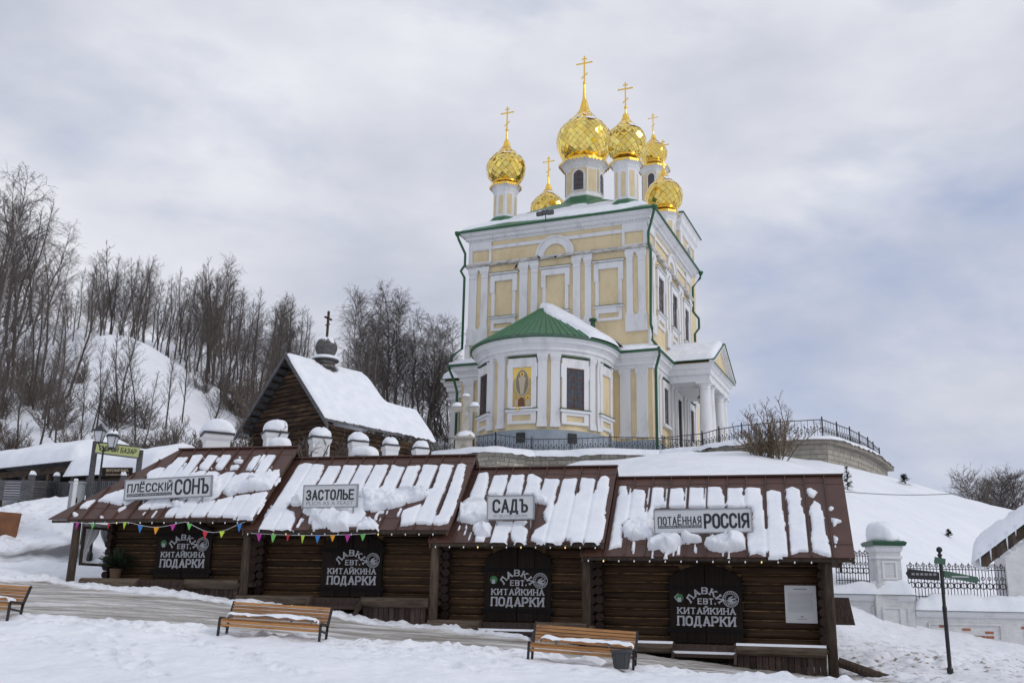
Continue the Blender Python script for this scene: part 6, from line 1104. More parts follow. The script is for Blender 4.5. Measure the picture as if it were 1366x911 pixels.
# domes
def onion(prof, z): 
    for (r0, z0), (r1, z1) in zip(prof, prof[1:]):
        if z0 <= z <= z1: f_ = (z-z0)/(z1-z0); return r0+(r1-r0)*f_
    return prof[-1][0]
def smoothprof(p, n=60):
    p = np.array(p); d = np.r_[0, np.cumsum(np.hypot(np.diff(p[:, 0]), np.diff(p[:, 1])))]; out = []
    for s_ in np.linspace(0, d[-1], n):
        k = min(max(np.searchsorted(d, s_)-1, 0), len(p)-2); u = (s_-d[k])/(d[k+1]-d[k]); g = lambda i: p[min(max(i, 0), len(p)-1)]
        out.append(tuple(.5*((2*g(k))+(-g(k-1)+g(k+1))*u+(2*g(k-1)-5*g(k)+4*g(k+1)-g(k+2))*u*u+(-g(k-1)+3*g(k)-3*g(k+1)+g(k+2))*u**3)))
    return out
tile_budget = [295]
def dome(x, y, rd, zb, zd, R_, zw, ztip, zcross, nt_, nwin, label=None, front=True):
    """drum radius rd from zb to zd, onion radius R_ widest at zw, spire to ztip"""
    mb = MB(); mb.lathe([(rd*1.12, zb-1.6), (rd*1.12, zb), (rd*1.02, zb+.12), (rd, zb+.25), (rd, zd-.75), (rd*1.08, zd-.6), (rd*1.12, zd-.35), (rd*1.3, zd-.1), (rd*1.36, zd)], 8, (x, y), math.pi/8+.0); dr = C_(mb, 'drum', 'trim')
    for k in range(8):
        an = k*math.pi/4; ap_ = rd*math.cos(math.pi/8); w_ = rd*.30; z0, z1 = zb+.45, zd-1.0
        mb = MB()
        if nwin and k % 2 == 0:
            mb.prism([(-w_*1.5, z0-.05), (w_*1.5, z0-.05), (w_*1.5, z1+.1), (-w_*1.5, z1+.1)], -.02, 0); o = mb.build('drum_panel', 'yellow', dr, loc=(x+ap_*math.sin(an), y-ap_*math.cos(an), 0)); o.rotation_euler = (0, 0, an)
            mb = MB(); mb.prism([(-w_*1.2, z0)]+[(w_*1.2*math.cos(u), z1-w_*1.2+w_*1.2*math.sin(u)) for u in [math.pi-math.pi*q/8 for q in range(9)]]+[(w_*1.2, z0)], -.08, -.02); o = mb.build('drum_window_surround', 'trim', dr, loc=(x+ap_*math.sin(an), y-ap_*math.cos(an), 0)); o.rotation_euler = (0, 0, an)
            mb = MB(); mb.prism([(-w_*.9, z0+.1)]+[(w_*.9*math.cos(u), z1-w_*1.2+w_*.9*math.sin(u)) for u in [math.pi-math.pi*q/8 for q in range(9)]]+[(w_*.9, z0+.1)], -.1, -.08); o = mb.build('drum_window', 'glass', dr, loc=(x+ap_*math.sin(an), y-ap_*math.cos(an), 0)); o.rotation_euler = (0, 0, an)
            mb = MB(); mb.box(-.025, .025, -.125, -.1, z0+.1, z1-.1)
            for q in range(1, 4): mb.box(-w_*.9, w_*.9, -.12, -.1, z0+q*(z1-z0)/4-.02, z0+q*(z1-z0)/4+.02)
            o = mb.build('muntin', 'wframe', dr, loc=(x+ap_*math.sin(an), y-ap_*math.cos(an), 0)); o.rotation_euler = (0, 0, an)
        else:
            if k % 2: mb.prism([(-w_*.7, z0), (w_*.7, z0), (w_*.7, z1), (-w_*.7, z1)], -.02, .0)
            else: mb.prism([(-w_*.65, z0)]+[(w_*.65*math.cos(u), z1-w_+w_*.65*math.sin(u)) for u in [math.pi-math.pi*q/8 for q in range(9)]]+[(w_*.65, z0)], -.02, 0)
            o = mb.build('drum_panel', 'yellow', dr, loc=(x+ap_*math.sin(an), y-ap_*math.cos(an), 0)); o.rotation_euler = (0, 0, an)
    mb = MB(); rv = rd*1.40; nsc = 40
    for k in range(nsc):
        a0, a1 = 2*math.pi*k/nsc, 2*math.pi*(k+1)/nsc; am = (a0+a1)/2
        def oc(a): q = (a-math.pi/8) % (math.pi/4)-math.pi/8; return rv*math.cos(math.pi/8)/math.cos(q)
        mb.add([(x+oc(a0)*math.cos(a0), y+oc(a0)*math.sin(a0), zd+.05), (x+oc(a1)*math.cos(a1), y+oc(a1)*math.sin(a1), zd+.05), (x+oc(a1)*math.cos(a1), y+oc(a1)*math.sin(a1), zd-.08), (x+oc(am)*math.cos(am), y+oc(am)*math.sin(am), zd-.26), (x+oc(a0)*math.cos(a0), y+oc(a0)*math.sin(a0), zd-.08)], [(0, 4, 3, 2, 1)])
    mb.lathe([(rv, zd+.05), (rd*1.1, zd+.16)], 8, (x, y), math.pi/8, cap=False); C_(mb, 'scalloped_valance', 'golds')
    h = ztip-zw; zb_ = max(zw-R_*.80, zd+.15); kb = (zw-zb_)/(R_*.80)
    prof = smoothprof([(R_*.58, zb_), (R_*.80, zw-R_*.62*kb), (R_*.95, zw-R_*.32*kb), (R_, zw), (R_*.975, zw+R_*.2), (R_*.90, zw+R_*.38), (R_*.77, zw+R_*.56), (R_*.61, zw+R_*.72), (R_*.46, zw+R_*.87), (R_*.31, zw+R_*1.05), (R_*.20, zw+R_*1.24), (R_*.13, zw+R_*1.5), (R_*.07, zw+(h*.75)), (R_*.035, ztip)], 90)
    mb = MB(); mb.lathe([(R_*.52, zd+.02), (R_*.55, zb_+.0)]+[(r*.98, z) for r, z in prof if r > R_*.22], 40, (x, y)); on_ = C_(mb, 'onion_dome', 'goldd', smooth=True); mb = MB(); mb.lathe([(r, z) for r, z in prof if r <= R_*.27], 24, (x, y)); mb.build('spire', 'golds', on_, smooth=True, loc=(0, 0, 0)); mb = MB(); mb.lathe([(R_*.50, zb_-.14), (R_*.62, zb_-.06), (R_*.66, zb_+.05), (R_*.57, zb_+.12)], 32, (x, y)); mb.build('collar', 'golds', on_, smooth=True, loc=(0, 0, 0))
    # diamond tiles
    pts = [p for p in prof if p[0] > R_*.24]; arcs = np.r_[0, np.cumsum([math.hypot(b_[0]-a[0], b_[1]-a[1]) for a, b_ in zip(pts, pts[1:])])]; pr = np.array([p[0] for p in pts]); pz_ = np.array([p[1] for p in pts])
    s_ = 0.02; row_ = 0; rest = MB(); camdir = math.atan2(-80, -11.4)+TC*0
    camv = np.array([-(chp(x, y)[0]), -(chp(x, y)[1])]); camv = camv/np.linalg.norm(camv); camang = math.atan2(camv@KY[:2], camv@KX[:2])
    while s_ < arcs[-1]-.05:
        r0 = float(np.interp(s_, arcs, pr)); hh = max(.13, 2*math.pi*r0/nt_*.52)
        rA, zA = r0, float(np.interp(s_, arcs, pz_)); s1, s2 = s_+hh, s_+2*hh; r1, z1 = float(np.interp(s1, arcs, pr)), float(np.interp(s1, arcs, pz_)); r2, z2 = float(np.interp(s2, arcs, pr)), float(np.interp(s2, arcs, pz_)); 
        da = math.pi/nt_*.965; tl_ = rad(6)
        ins = lambda p_: Vector((p_.x*.985, p_.y*.985, p_.z))
        def pt(r, z, a, o=0): return Vector(((r+o)*math.cos(a), (r+o)*math.sin(a), z))
        q = MB(); B0, L1, R1, T2 = pt(rA+(r1-rA)*.02, zA+(z1-zA)*.02, 0, .018), pt(r1, z1, -da, .006), pt(r1, z1, da, .006), pt(r1+(r2-r1)*.95, z1+(z2-z1)*.95, 0, .0); q.add([B0, R1, T2, L1, ins(B0), ins(R1), ins(L1)], [(0, 1, 2, 3), (0, 4, 5, 1), (0, 3, 6, 4)])
        me = bpy.data.meshes.new('tile'); me.from_pydata([(p[0]-r1, p[1], p[2]-z1) for p in q.v], [], q.f); me.materials.append(M['gold']); 
        for k in range(nt_):
            a = 2*math.pi*(k+(.5 if row_ % 2 else 0))/nt_; dlt = abs((a-camang+math.pi) % (2*math.pi)-math.pi)
            if front and dlt < rad(66) and r1 > R_*.5 and tile_budget[0] > 0 and hh > .19:
                o = link('tile', me, on_, loc=(x+r1*math.cos(a), y+r1*math.sin(a), z1)); o.rotation_euler = Matrix.Rotation(a, 3, 'Z').to_4x4().to_euler(); o.rotation_euler = (Matrix.Rotation(a, 4, 'Z') @ Matrix.Rotation(rnd.gauss(0, .065), 4, 'Y') @ Matrix.Rotation(rnd.gauss(0, .065), 4, 'Z')).to_euler(); tile_budget[0] -= 1
            else:
                c, sn_ = math.cos(a), math.sin(a); jx = rnd.uniform(-.03, .03); vs = [(x+c*p[0]-sn_*p[1], y+sn_*p[0]+c*p[1], p[2]) for p in q.v]; vs[0] = (vs[0][0]+c*jx, vs[0][1]+sn_*jx, vs[0][2]); vs[3] = (vs[3][0]+c*jx, vs[3][1]+sn_*jx, vs[3][2]); rest.add(vs, q.f)
        s_ += hh; row_ += 1
    rest.build('tiles_beyond', 'gold', on_, kind='stuff', loc=(0, 0, 0))
    # a little snow on the shoulders
    S_, T_ = np.meshgrid(np.linspace(0, 2*math.pi, 60), np.linspace(zw+R_*.55, zw+R_*1.0, 10)); rr_ = np.interp(T_, [p[1] for p in prof], [p[0] for p in prof])+.075; msk = fbm(S_*2.5+x, T_*3/R_*2, 3)+.32*np.cos(S_-camang-1.0)*1.0-.38
    V_ = np.stack([(x+rr_*np.cos(S_)).ravel(), (y+rr_*np.sin(S_)).ravel(), T_.ravel()], 1); on2 = (msk[:-1, :-1] > 0); idd = (np.arange(9)[:, None]*60+np.arange(59)[None])[on2]
    if len(idd): Fq = np.stack([idd, idd+1, idd+61, idd+60], 1); us, inv = np.unique(Fq, return_inverse=True); link('dome_snow', arr_mesh('dome_snow', V_[us], inv.reshape(Fq.shape), 'snow'), on_, loc=(0, 0, 0))
    # ball and cross facing east
    mb = MB(); k_ = (zcross-ztip)/4.0; rb = .24*k_ if R_ > 2 else .26*k_; mb.lathe([(.0, ztip-rb)]+[(rb*math.cos(u), ztip+rb*math.sin(u)) for u in [-1.2+.4*i for i in range(7)]]+[(0, ztip+rb)], 12, (x, y)); mb.build('ball', 'golds', on_, smooth=True, loc=(0, 0, 0))
    H_ = zcross-ztip-rb; w_ = .055*k_+.02; mb = MB(); mb.box(-w_, w_, -w_, w_, 0, H_); a_ = H_*.27; mb.box(-a_, a_, -w_*.8, w_*.8, H_*.70, H_*.70+2*w_); mb.box(-a_*.36, a_*.36, -w_*.8, w_*.8, H_*.87, H_*.87+1.6*w_)
    mb.prism([(-a_*.4, H_*.33), (-a_*.4, H_*.33-2*w_), (a_*.4, H_*.12), (a_*.4, H_*.12+2*w_)][::-1] if False else [(-a_*.42, H_*.12), (-a_*.42, H_*.12+2*w_), (a_*.42, H_*.30+2*w_), (a_*.42, H_*.30)], -w_*.7, w_*.7)
    for ex_ in (-a_, a_): mb.lathe([(w_*.5, H_*.70-w_*.4), (w_*1.9, H_*.70+w_), (w_*.5, H_*.70+w_*2.4)], 6, (ex_, 0))
    o = mb.build('cross', 'golds', on_, loc=(x, y, ztip+rb*.8))
dome(-Wd/2-.05, Dp/2, 1.85, 40.35, 44.1, 2.78, 46.75, 53.3, 56.4, 25, True)
dome(-2.5, 2.5, 1.12, 36.9, 40.85, 1.9, 43.0, 46.6, 49.2, 16, False)
dome(-14.4, 2.5, 1.12, 36.9, 40.35, 1.9, 42.3, 46.4, 48.9, 16, False)
dome(-1.9, 14.2, 1.12, 36.9, 40.4, 1.9, 42.4, 46.4, 48.7, 16, False)
dome(-14.4, 14.0, 1.12, 36.9, 40.8, 1.9, 42.6, 46.5, 48.8, 16, False)
dome(-9.1, 38.7, 1.55, 52.0, 57.1, 1.75, 59.4, 62.8, 65.2, 20, True, front=False)
# flashing collars below drums
for (x, y, r_, z_) in ((-Wd/2, Dp/2, 2.15, 40.15), (-2.5, 2.5, 1.6, 36.75), (-14.4, 2.5, 1.6, 36.75), (-1.9, 14.2, 1.6, 36.7), (-14.4, 14, 1.6, 36.7)):
    mb = MB(); mb.lathe([(r_*1.0, z_-1.2), (r_, z_+.0), (r_*.75, z_+.3)], 8, (x, y), math.pi/8); C_(mb, 'drum_collar', 'green')
mb = MB(); p0 = (-8.9, -1.1, 35.2); mb.tube([(p0[0]+.3, -.7, 34.9), (p0[0], -1.1, 35.0), (p0[0], -1.2, 35.5)], .05, 6); mb.box(-9.7, -9.1, -1.4, -1.15, 35.35, 35.7); mb.box(-8.7, -8.1, -1.4, -1.15, 35.35, 35.7); mb.box(-9.2, -8.6, -1.4, -1.15, 35.4, 35.8); C_(mb, 'floodlight', 'greywood')
# pigeons
def pigeon(px, py, y_, label):
    d = ray(px, py); pl = K0+KY*y_; P_ = EYE+d*((pl-EYE)@KY/(d@KY)); t = thing('pigeon', label, 'bird', tuple(P_), rnd.uniform(0, 6), 'pigeons on the church facade')
    mb = MB(); loops = []
    for xx, r_, zz in ((-.16, .02, .05), (-.1, .07, .07), (0, .10, .11), (.09, .08, .15), (.14, .05, .2), (.17, .05, .26), (.21, .035, .27), (.25, .008, .26)): loops.append([(xx, r_*math.cos(u), zz+r_*math.sin(u)) for u in [2*math.pi*k/8 for k in range(8)]])
    mb.loft(loops); mb.build('body', 'bird', t, smooth=True, loc=(0, 0, 0)); mb = MB(); mb.loft([[(-.14, -.04, .05), (-.14, .04, .05), (-.34, .05, .0), (-.34, -.05, .0)], [(-.14, -.04, .07), (-.14, .04, .07), (-.34, .05, .015), (-.34, -.05, .015)]]); mb.build('tail', 'bird', t, loc=(0, 0, 0))
    for s_ in (-1, 1): mb = MB(); mb.tube([(.02, .03*s_, .04), (.02, .03*s_, -.03)], .01, 4); mb.build('leg', 'bird', t, loc=(0, 0, 0))
pigeon(719, 345, -.36, 'pigeon at the left foot of the white arch'); pigeon(741, 344, -.38, 'pigeon in the middle below the white arch'); pigeon(688.5, 357, -.28, 'pigeon on the ledge left of the white arch')
# ------------------------------------------------------------------ old wooden chapel
ap_ = at(382, 474, 50); PH = rad(38); CW, CHh, CL = 3.5, 4.0, 5.5
zg_ = gz(-10, 52)-1.0; t = thing('wooden_chapel', 'old dark log chapel with steep snow covered roof and small shingled dome', 'chapel', (ap_[0], ap_[1], zg_), -PH); AZ = ap_[2]-zg_; EZ = AZ-CHh
def Cb(mb, name, m, **k): return mb.build(name, m, t, loc=k.pop('loc', (0, 0, 0)), **k)
z = 0.1; lm = {}
while z < AZ-.35:
    hw_ = CW-.45 if z < EZ+.35 else (AZ-.25-z)*CW/CHh-.1
    if hw_ > .2: mb = MB(); mb.loft([[(x, math.cos(u)*.13, math.sin(u)*.125) for u in [2*math.pi*i/8 for i in range(8)]] for x in (-hw_, 0, hw_)]); Cb(mb, 'log', 'oldwood', loc=(rnd.uniform(-.04, .04), .55+rnd.uniform(-.015, .015), z))
    z += .235
z = .2
while z < EZ+.25:
    mb = MB(); mb.loft([[(math.cos(u)*.13, y, math.sin(u)*.125) for u in [2*math.pi*i/8 for i in range(8)]] for y in (.3, 3, CL)]); Cb(mb, 'log', 'oldwood', loc=(CW-.5, 0, z)); mb = MB(); mb.loft([[(math.cos(u)*.13, y, math.sin(u)*.125) for u in [2*math.pi*i/8 for i in range(8)]] for y in (CL-.2, CL+2.6)]); Cb(mb, 'log', 'oldwood', loc=(CW-.62, 0, z-.02)); z += .235
mb = MB(); mb.box(-CW+.5, CW-.6, .6, CL, 0, EZ); mb.box(-CW+.8, CW-.7, CL, CL+2.5, 0, EZ); Cb(mb, 'wall_core', 'oldwood')
for s_ in (-1, 1):                       # roof boards, rake boards
    for k in range(14):
        y0, y1 = CL*k/14, CL*(k+1)/14-.02; mb = MB(); mb.loft([[(s_*(CW-.22), y, EZ+.22*CHh/CW), (s_*(CW-.22), y, EZ+.08+.22*CHh/CW), (0, y, AZ+.08), (0, y, AZ-.0)] for y in (y0, y1)]); Cb(mb, 'roof_board', 'greywood')
    mb = MB(); mb.loft([[(s_*(CW+.12), y, EZ-.16), (s_*(CW+.1), y, EZ+.1), (0, y, AZ+.12), (0, y, AZ-.16)] for y in (-.1, -.02)]); Cb(mb, 'rake_board', 'greywood')
    for k in range(12): f_ = (k+.5)/12; mb = MB(); mb.box(-.05, .05, 0, .5, -.08, -.0); Cb(mb, 'rafter_end', 'oldwood', loc=(s_*CW*f_, .02, AZ-CHh*f_-.06))
S_, T_ = np.meshgrid(np.linspace(-CW-.1, CW-.28, 90), np.linspace(-.1, CL+2.7, 80))
def roofz(S, T): m_ = T > CL; a = AZ-np.abs(S)*CHh/CW; b = np.minimum(a, AZ-1.75-.28*np.maximum(0, 1-np.abs(S)/.5)**0*0); w_ = np.clip((T-CL+.1)/.5, 0, 1); w_ = w_*w_*(3-2*w_); return a*(1-w_)+np.minimum(a, AZ-1.75-np.abs(S)*.18)*w_
ed = np.minimum(np.minimum(S_+CW+.1, CW-.28-S_), np.minimum(T_+.1, CL+2.7-T_)); Z_ = roofz(S_, T_)+.08+.30*np.sqrt(np.clip(ed/.25, 0, 1))*(1+fbm(S_*.7, T_*.7, 3)*.2)-.22*np.exp(-(S_/.35)**2)
Z_ = Z_-np.where((S_ > CW*.80) & (S_ < CW*.83), .05, 0)+np.where(S_ > CW*.86, fbm(T_*5, S_*5, 2)*.12, 0); hole = (S_**2/.62**2+(T_-2.65)**2/.68**2 < 1) ; Z_ = np.where(hole, Z_-.5, Z_)
V_ = np.stack([S_.ravel(), T_.ravel(), Z_.ravel()], 1); ii = (np.arange(79)[:, None]*90+np.arange(89)[None]).ravel(); link('roof_snow', arr_mesh('roof_snow', V_, np.stack([ii, ii+1, ii+91, ii+90], 1), 'snow', True), t, loc=(0, 0, 0))
mb = MB(); mb.lathe([(.5, AZ-1.2), (.5, AZ+.25)], 14, (0, 2.65)); dr = Cb(mb, 'drum', 'oldwood')
for k in range(5): mb = MB(); mb.lathe([(.53, AZ-.9+k*.24), (.55, AZ-.82+k*.24), (.52, AZ-.72+k*.24)], 14, (0, 2.65), cap=False); mb.build('drum_course', 'shingle', dr, loc=(0, 0, 0))
mb = MB(); mb.lathe([(.72, AZ+.22), (.76, AZ+.26), (.7, AZ+.30)], 16, (0, 2.65)); Cb(mb, 'collar', 'shingle'); mb = MB(); mb.lathe([(.74, AZ+.30), (.72, AZ+.42), (.55, AZ+.5), (.3, AZ+.52)], 18, (0, 2.65)); Cb(mb, 'collar_snow', 'snow', smooth=True)
dz0 = AZ+.5; prof = [(.34, dz0), (.48, dz0+.15), (.56, dz0+.35), (.57, dz0+.52), (.5, dz0+.72), (.36, dz0+.88), (.15, dz0+1.0), (.05, dz0+1.15)]
mb = MB(); mb.lathe(prof, 20, (0, 2.65)); on_ = Cb(mb, 'onion_dome', 'shingle', smooth=True); sh_ = MB()
for j in range(9):
    zz = dz0+.08+j*.085; rr_ = float(np.interp(zz, [p[1] for p in prof], [p[0] for p in prof])); 
    for k in range(22): a = 2*math.pi*(k+.5*(j % 2))/22; c, s2 = math.cos(a), math.sin(a); w_ = rr_*.13; sh_.add([((rr_+.03)*c-w_*s2, 2.65+(rr_+.03)*s2+w_*c, zz), ((rr_+.03)*c+w_*s2, 2.65+(rr_+.03)*s2-w_*c, zz), ((rr_-.02)*c+w_*s2, 2.65+(rr_-.02)*s2-w_*c, zz+.12), ((rr_-.02)*c-w_*s2, 2.65+(rr_-.02)*s2+w_*c, zz+.12)], [(0, 1, 2, 3)])
sh_.build('shingles', 'shingle', on_, kind='stuff', loc=(0, 0, 0))
snowdome('dome_snow', on_, .5, .38, (0, 2.65, dz0+.66), 1)
mb = MB(); mb.box(-.05, .05, 2.6, 2.7, dz0+1.0, dz0+2.55); o = Cb(mb, 'cross', 'oldwood'); mb = MB(); mb.box(-.05, .05, -.32, .32, 0, .08); o2 = mb.build('cross_arm', 'oldwood', o, loc=(0, 2.65, dz0+2.1)); o2.rotation_euler = (0, 0, .25); mb = MB(); mb.box(-.045, .045, -.17, .17, 0, .07); o2 = mb.build('cross_arm', 'oldwood', o, loc=(0, 2.65, dz0+1.75)); o2.rotation_euler = (.4, 0, .25)
mb = MB(); mb.box(CW-.36, CW-.32, 1.7, 2.2, EZ-1.0, EZ-.3); Cb(mb, 'window_frame', 'greywood')

# ------------------------------------------------------------------ churchyard pillars behind the kiosk roofs
GP = [(290, 579, 34, .5, 'nearest snow domed white pillar, above the left kiosk ridge'), (367, 577, 40, .48, 'snow domed white pillar in front of the chapel gable'), (427, 584, 41, .44, 'snow domed white pillar behind a bare shrub at the chapel corner'), (478, 589, 42, .39, 'snow domed white pillar below the middle of the chapel roof'), (521, 594, 44, .36, 'snow domed white pillar below the far end of the chapel roof'), (561, 598, 46, .36, 'farthest snow domed white pillar beside the iron fence'), (373, 599, 31, .36, 'small snow domed pillar peeping over the left kiosk ridge'), (487, 611, 31.5, .42, 'rounded snow cap peeping over the second kiosk ridge')]
pls = []
for (px, py, Y, hw_, lb) in GP:
    a = at(px, py, Y); g_ = gz(a[0], a[1]); t = thing('wall_pillar', lb, 'pillar', (a[0], a[1], a[2]), .42, 'snow domed churchyard pillars'); d = max(1.5, a[2]-g_+1)
    mb = MB(); mb.box(-hw_*.8, hw_*.8, -hw_*.8, hw_*.8, -d, -.28); mb.build('shaft', 'trim', t, loc=(0, 0, 0)); mb = MB(); mb.loft([[(-r, -r, z), (r, -r, z), (r, r, z), (-r, r, z)] for r, z in ((hw_*.82, -.28), (hw_*.92, -.18), (hw_*.94, -.06))]); mb.build('capital', 'trim', t, loc=(0, 0, 0)); mb = MB(); mb.box(-hw_*1.05, hw_*1.05, -hw_*1.05, hw_*1.05, -.06, 0); mb.build('cap_sheet', 'iron', t, loc=(0, 0, 0)); snowdome('snow_dome', t, hw_*1.08, hw_*.98, (0, 0, 0), px); pls.append(a)
t = thing('brick_wall', 'low white churchyard wall rising behind the kiosks below the chapel', 'wall', (0, 0, 0))
for a, b_ in zip(pls[:6], pls[1:6]):
    mb = MB(); d = (b_-a)/np.linalg.norm((b_-a)[:2]); n_ = np.array([-d[1], d[0], 0])*.2; mb.loft([[tuple(p+n_*s_+np.array([0, 0, zz])) for s_, zz in ((-1, -4), (1, -4), (1, -1.6), (-1, -1.6))] for p in (a, b_)]); mb.build('masonry', 'trim', t, loc=(0, 0, 0))
    mb = MB(); mb.loft([[tuple(p+n_*s_*1.4+np.array([0, 0, zz])) for s_, zz in ((-1, -1.6), (1, -1.6), (.6, -1.3), (-.6, -1.3))] for p in (a, b_)]); mb.build('snow', 'snow', t, loc=(0, 0, 0))

# ------------------------------------------------------------------ bare trees
def segs_mesh(name, A, B, ra, rb, m):
    A, B, ra, rb = map(np.asarray, (A, B, ra, rb)); d = B-A; L_ = np.linalg.norm(d, axis=1, keepdims=True)+1e-9; d = d/L_; h_ = np.where(np.abs(d[:, 2:3]) < .9, np.array([[0, 0, 1.]]), np.array([[1., 0, 0]])); u = np.cross(d, h_); u /= np.linalg.norm(u, axis=1, keepdims=True); w_ = np.cross(d, u); n = len(A); V_ = np.zeros((n, 6, 3))
    for k in range(3): an = 2*math.pi*k/3; o = u*math.cos(an)+w_*math.sin(an); V_[:, k] = A+o*ra[:, None]; V_[:, 3+k] = B+o*rb[:, None]
    base = np.arange(n)[:, None]*6; F_ = np.concatenate([base+np.array([[k, (k+1) % 3, 3+(k+1) % 3, 3+k]]) for k in range(3)], 0); return arr_mesh(name, V_.reshape(-1, 3), F_, m)
def grow(seed, H, style):
    R_ = random.Random(seed); tr, cr_ = [], []; G_ = lambda s_: R_.gauss(0, s_)
    def path(p, d, L_, n, r0, r1, out, up=0., wob=.1):
        pts = [p.copy()]; d = d.copy()
        for i in range(n):
            d = (d+Vector((G_(wob), G_(wob), G_(wob)+up))).normalized(); q = p+d*L_/n; out.append((p, q, r0+(r1-r0)*i/n, r0+(r1-r0)*(i+1)/n)); p = q; pts.append(p.copy())
        return pts, d
    nst = 1 if style != 'bush' else 16
    for st in range(nst):
        if style == 'bush': d0 = Vector((G_(.55), G_(.55), 1)).normalized(); Ht = H*R_.uniform(.65, 1); r0 = .028
        else: d0 = Vector((G_(.04), G_(.04), 1)).normalized(); Ht = H; r0 = H*.0085
        tp, _ = path(Vector((G_(.15)*(nst > 1), G_(.15)*(nst > 1), -.4)), d0, Ht, 12, r0, .018, tr, .02, .05 if style != 'bush' else .12)
        nb_ = {'alder': 50, 'birch': 60, 'oak': 60, 'bush': 12}[style]; f0 = {'alder': .22, 'birch': .2, 'oak': .22, 'bush': .15}[style]
        for k in range(nb_):
            f_ = f0+(1-f0)*(k+R_.random())/nb_; i = min(int(f_*12), 11); p = tp[i].lerp(tp[i+1], f_*12-i); az = R_.uniform(0, 6.283)
            if style == 'alder': el = rad(R_.uniform(45, 72)); L_ = H*(.21*(1-f_)**.75+.045)*R_.uniform(.6, 1.15)
            elif style == 'birch': el = rad(R_.uniform(35, 62)); L_ = H*(.27*(1-f_)**.6+.05)*R_.uniform(.7, 1.1)
            elif style == 'oak': el = rad(R_.uniform(15, 55)); L_ = H*(.42*(1-f_)**.45+.08)*R_.uniform(.6, 1.1)
            else: el = rad(R_.uniform(30, 65)); L_ = H*.35*(1-f_*.6)*R_.uniform(.5, 1.1)
            d = Vector((math.cos(az)*math.cos(el), math.sin(az)*math.cos(el), math.sin(el))); rb = max(.013, L_*.011); bp_, _ = path(p, d, L_, 5, rb, .009, cr_, .05 if style != 'birch' else -.01, .1)
            ns_ = {'alder': 7, 'birch': 8, 'oak': 9, 'bush': 5}[style]
            for j in range(ns_):
                g_ = .2+.8*(j+R_.random())/ns_; i2 = min(int(g_*5), 4); q = bp_[i2].lerp(bp_[i2+1], g_*5-i2); dd = (d+Vector((G_(.5), G_(.5), G_(.4)+(.15 if style != 'birch' else -.1)))).normalized(); l2 = L_*R_.uniform(.22, .42); sp_, _ = path(q, dd, l2, 3, .011, .006, cr_, .03 if style != 'birch' else -.22, .16)
                for w_ in range(4 if style != 'bush' else 3):
                    s0 = sp_[R_.randint(0, 3)]; dw = (dd+Vector((G_(.6), G_(.6), G_(.5)-(.9 if style == 'birch' else -.1)))).normalized(); path(s0, dw, l2*R_.uniform(.3, .7)*(1.2 if style == 'birch' else 1), 1 if style != 'birch' else 2, .0065, .004, cr_, -.2 if style == 'birch' else 0, .1)
    f = lambda L_: (np.array([tuple(a[0]) for a in L_]), np.array([tuple(a[1]) for a in L_]), np.array([a[2] for a in L_]), np.array([a[3] for a in L_]))
    return f(tr), f(cr_)
PROTO = {}
def proto(key, seed, H, style, mt, mc, thick=1.):
    a, b_ = grow(seed, H, style); a = (a[0], a[1], a[2]*1.3, a[3]*1.3); b_ = (b_[0], b_[1], b_[2]*thick, b_[3]*thick); PROTO.setdefault(key, []).append((segs_mesh('trunk', *a, mt), segs_mesh('crown', *b_, mc), H))
for s_ in range(4): proto('alder', 11+s_, 15, 'alder', 'bark', 'barkd', .95)
for s_ in range(3): proto('birch', 31+s_, 16, 'birch', 'birch', 'barkd', 1.0)
for s_ in range(2): proto('oak', 51+s_, 10, 'oak', 'bark', 'barkd', 1.5)
for s_ in range(3): proto('bush', 71+s_, 4, 'bush', 'barkd', 'twigred', .85)
def plant(key, x, y, H, label, cat, name, group, lean=.0, z=None):
    tr_, cr2, H0 = rnd.choice(PROTO[key]); z = gz(x, y) if z is None else z
    t = thing(name, label, cat, (x, y, z-.15), rnd.uniform(0, 6.28), group); s_ = H/H0; t.scale = (s_*rnd.uniform(.9, 1.15),)*2+(s_,); t.rotation_euler = (rnd.gauss(0, .055+lean), rnd.gauss(0, .055+lean), rnd.uniform(0, 6.28)); link('trunk', tr_, t, loc=(0, 0, 0)); link('crown', cr2, t, loc=(0, 0, 0)); return t
SIL = [(-80, 250), (0, 240), (30, 218), (60, 262), (85, 300), (95, 345), (120, 352), (165, 312), (198, 332), (215, 345), (255, 350), (285, 336), (302, 338), (330, 378), (360, 388), (385, 376), (410, 405), (425, 455), (470, 455), (480, 430), (490, 392), (515, 364), (545, 388), (560, 425), (580, 410), (608, 416), (640, 440)]
def ytop(px): return float(np.interp(px, [a[0] for a in SIL], [a[1] for a in SIL]))
ORD = 'first second third fourth fifth sixth seventh eighth ninth tenth eleventh twelfth thirteenth fourteenth fifteenth sixteenth seventeenth eighteenth nineteenth twentieth'.split()
def ordinal(i):
    if i < 20: return ORD[i]
    n = i+1; return {2: 'twenty', 3: 'thirty', 4: 'forty'}[n//10]+('-'+ORD[n % 10-1] if n % 10 else '') if n % 10 else {2: 'twentieth', 3: 'thirtieth', 4: 'fortieth'}[n//10]
def number(ts):
    ts.sort(key=lambda t: t.location.x/t.location.y)
    for i, t in enumerate(ts): t['label'] = t['label']+', '+ordinal(i)+' from the left'
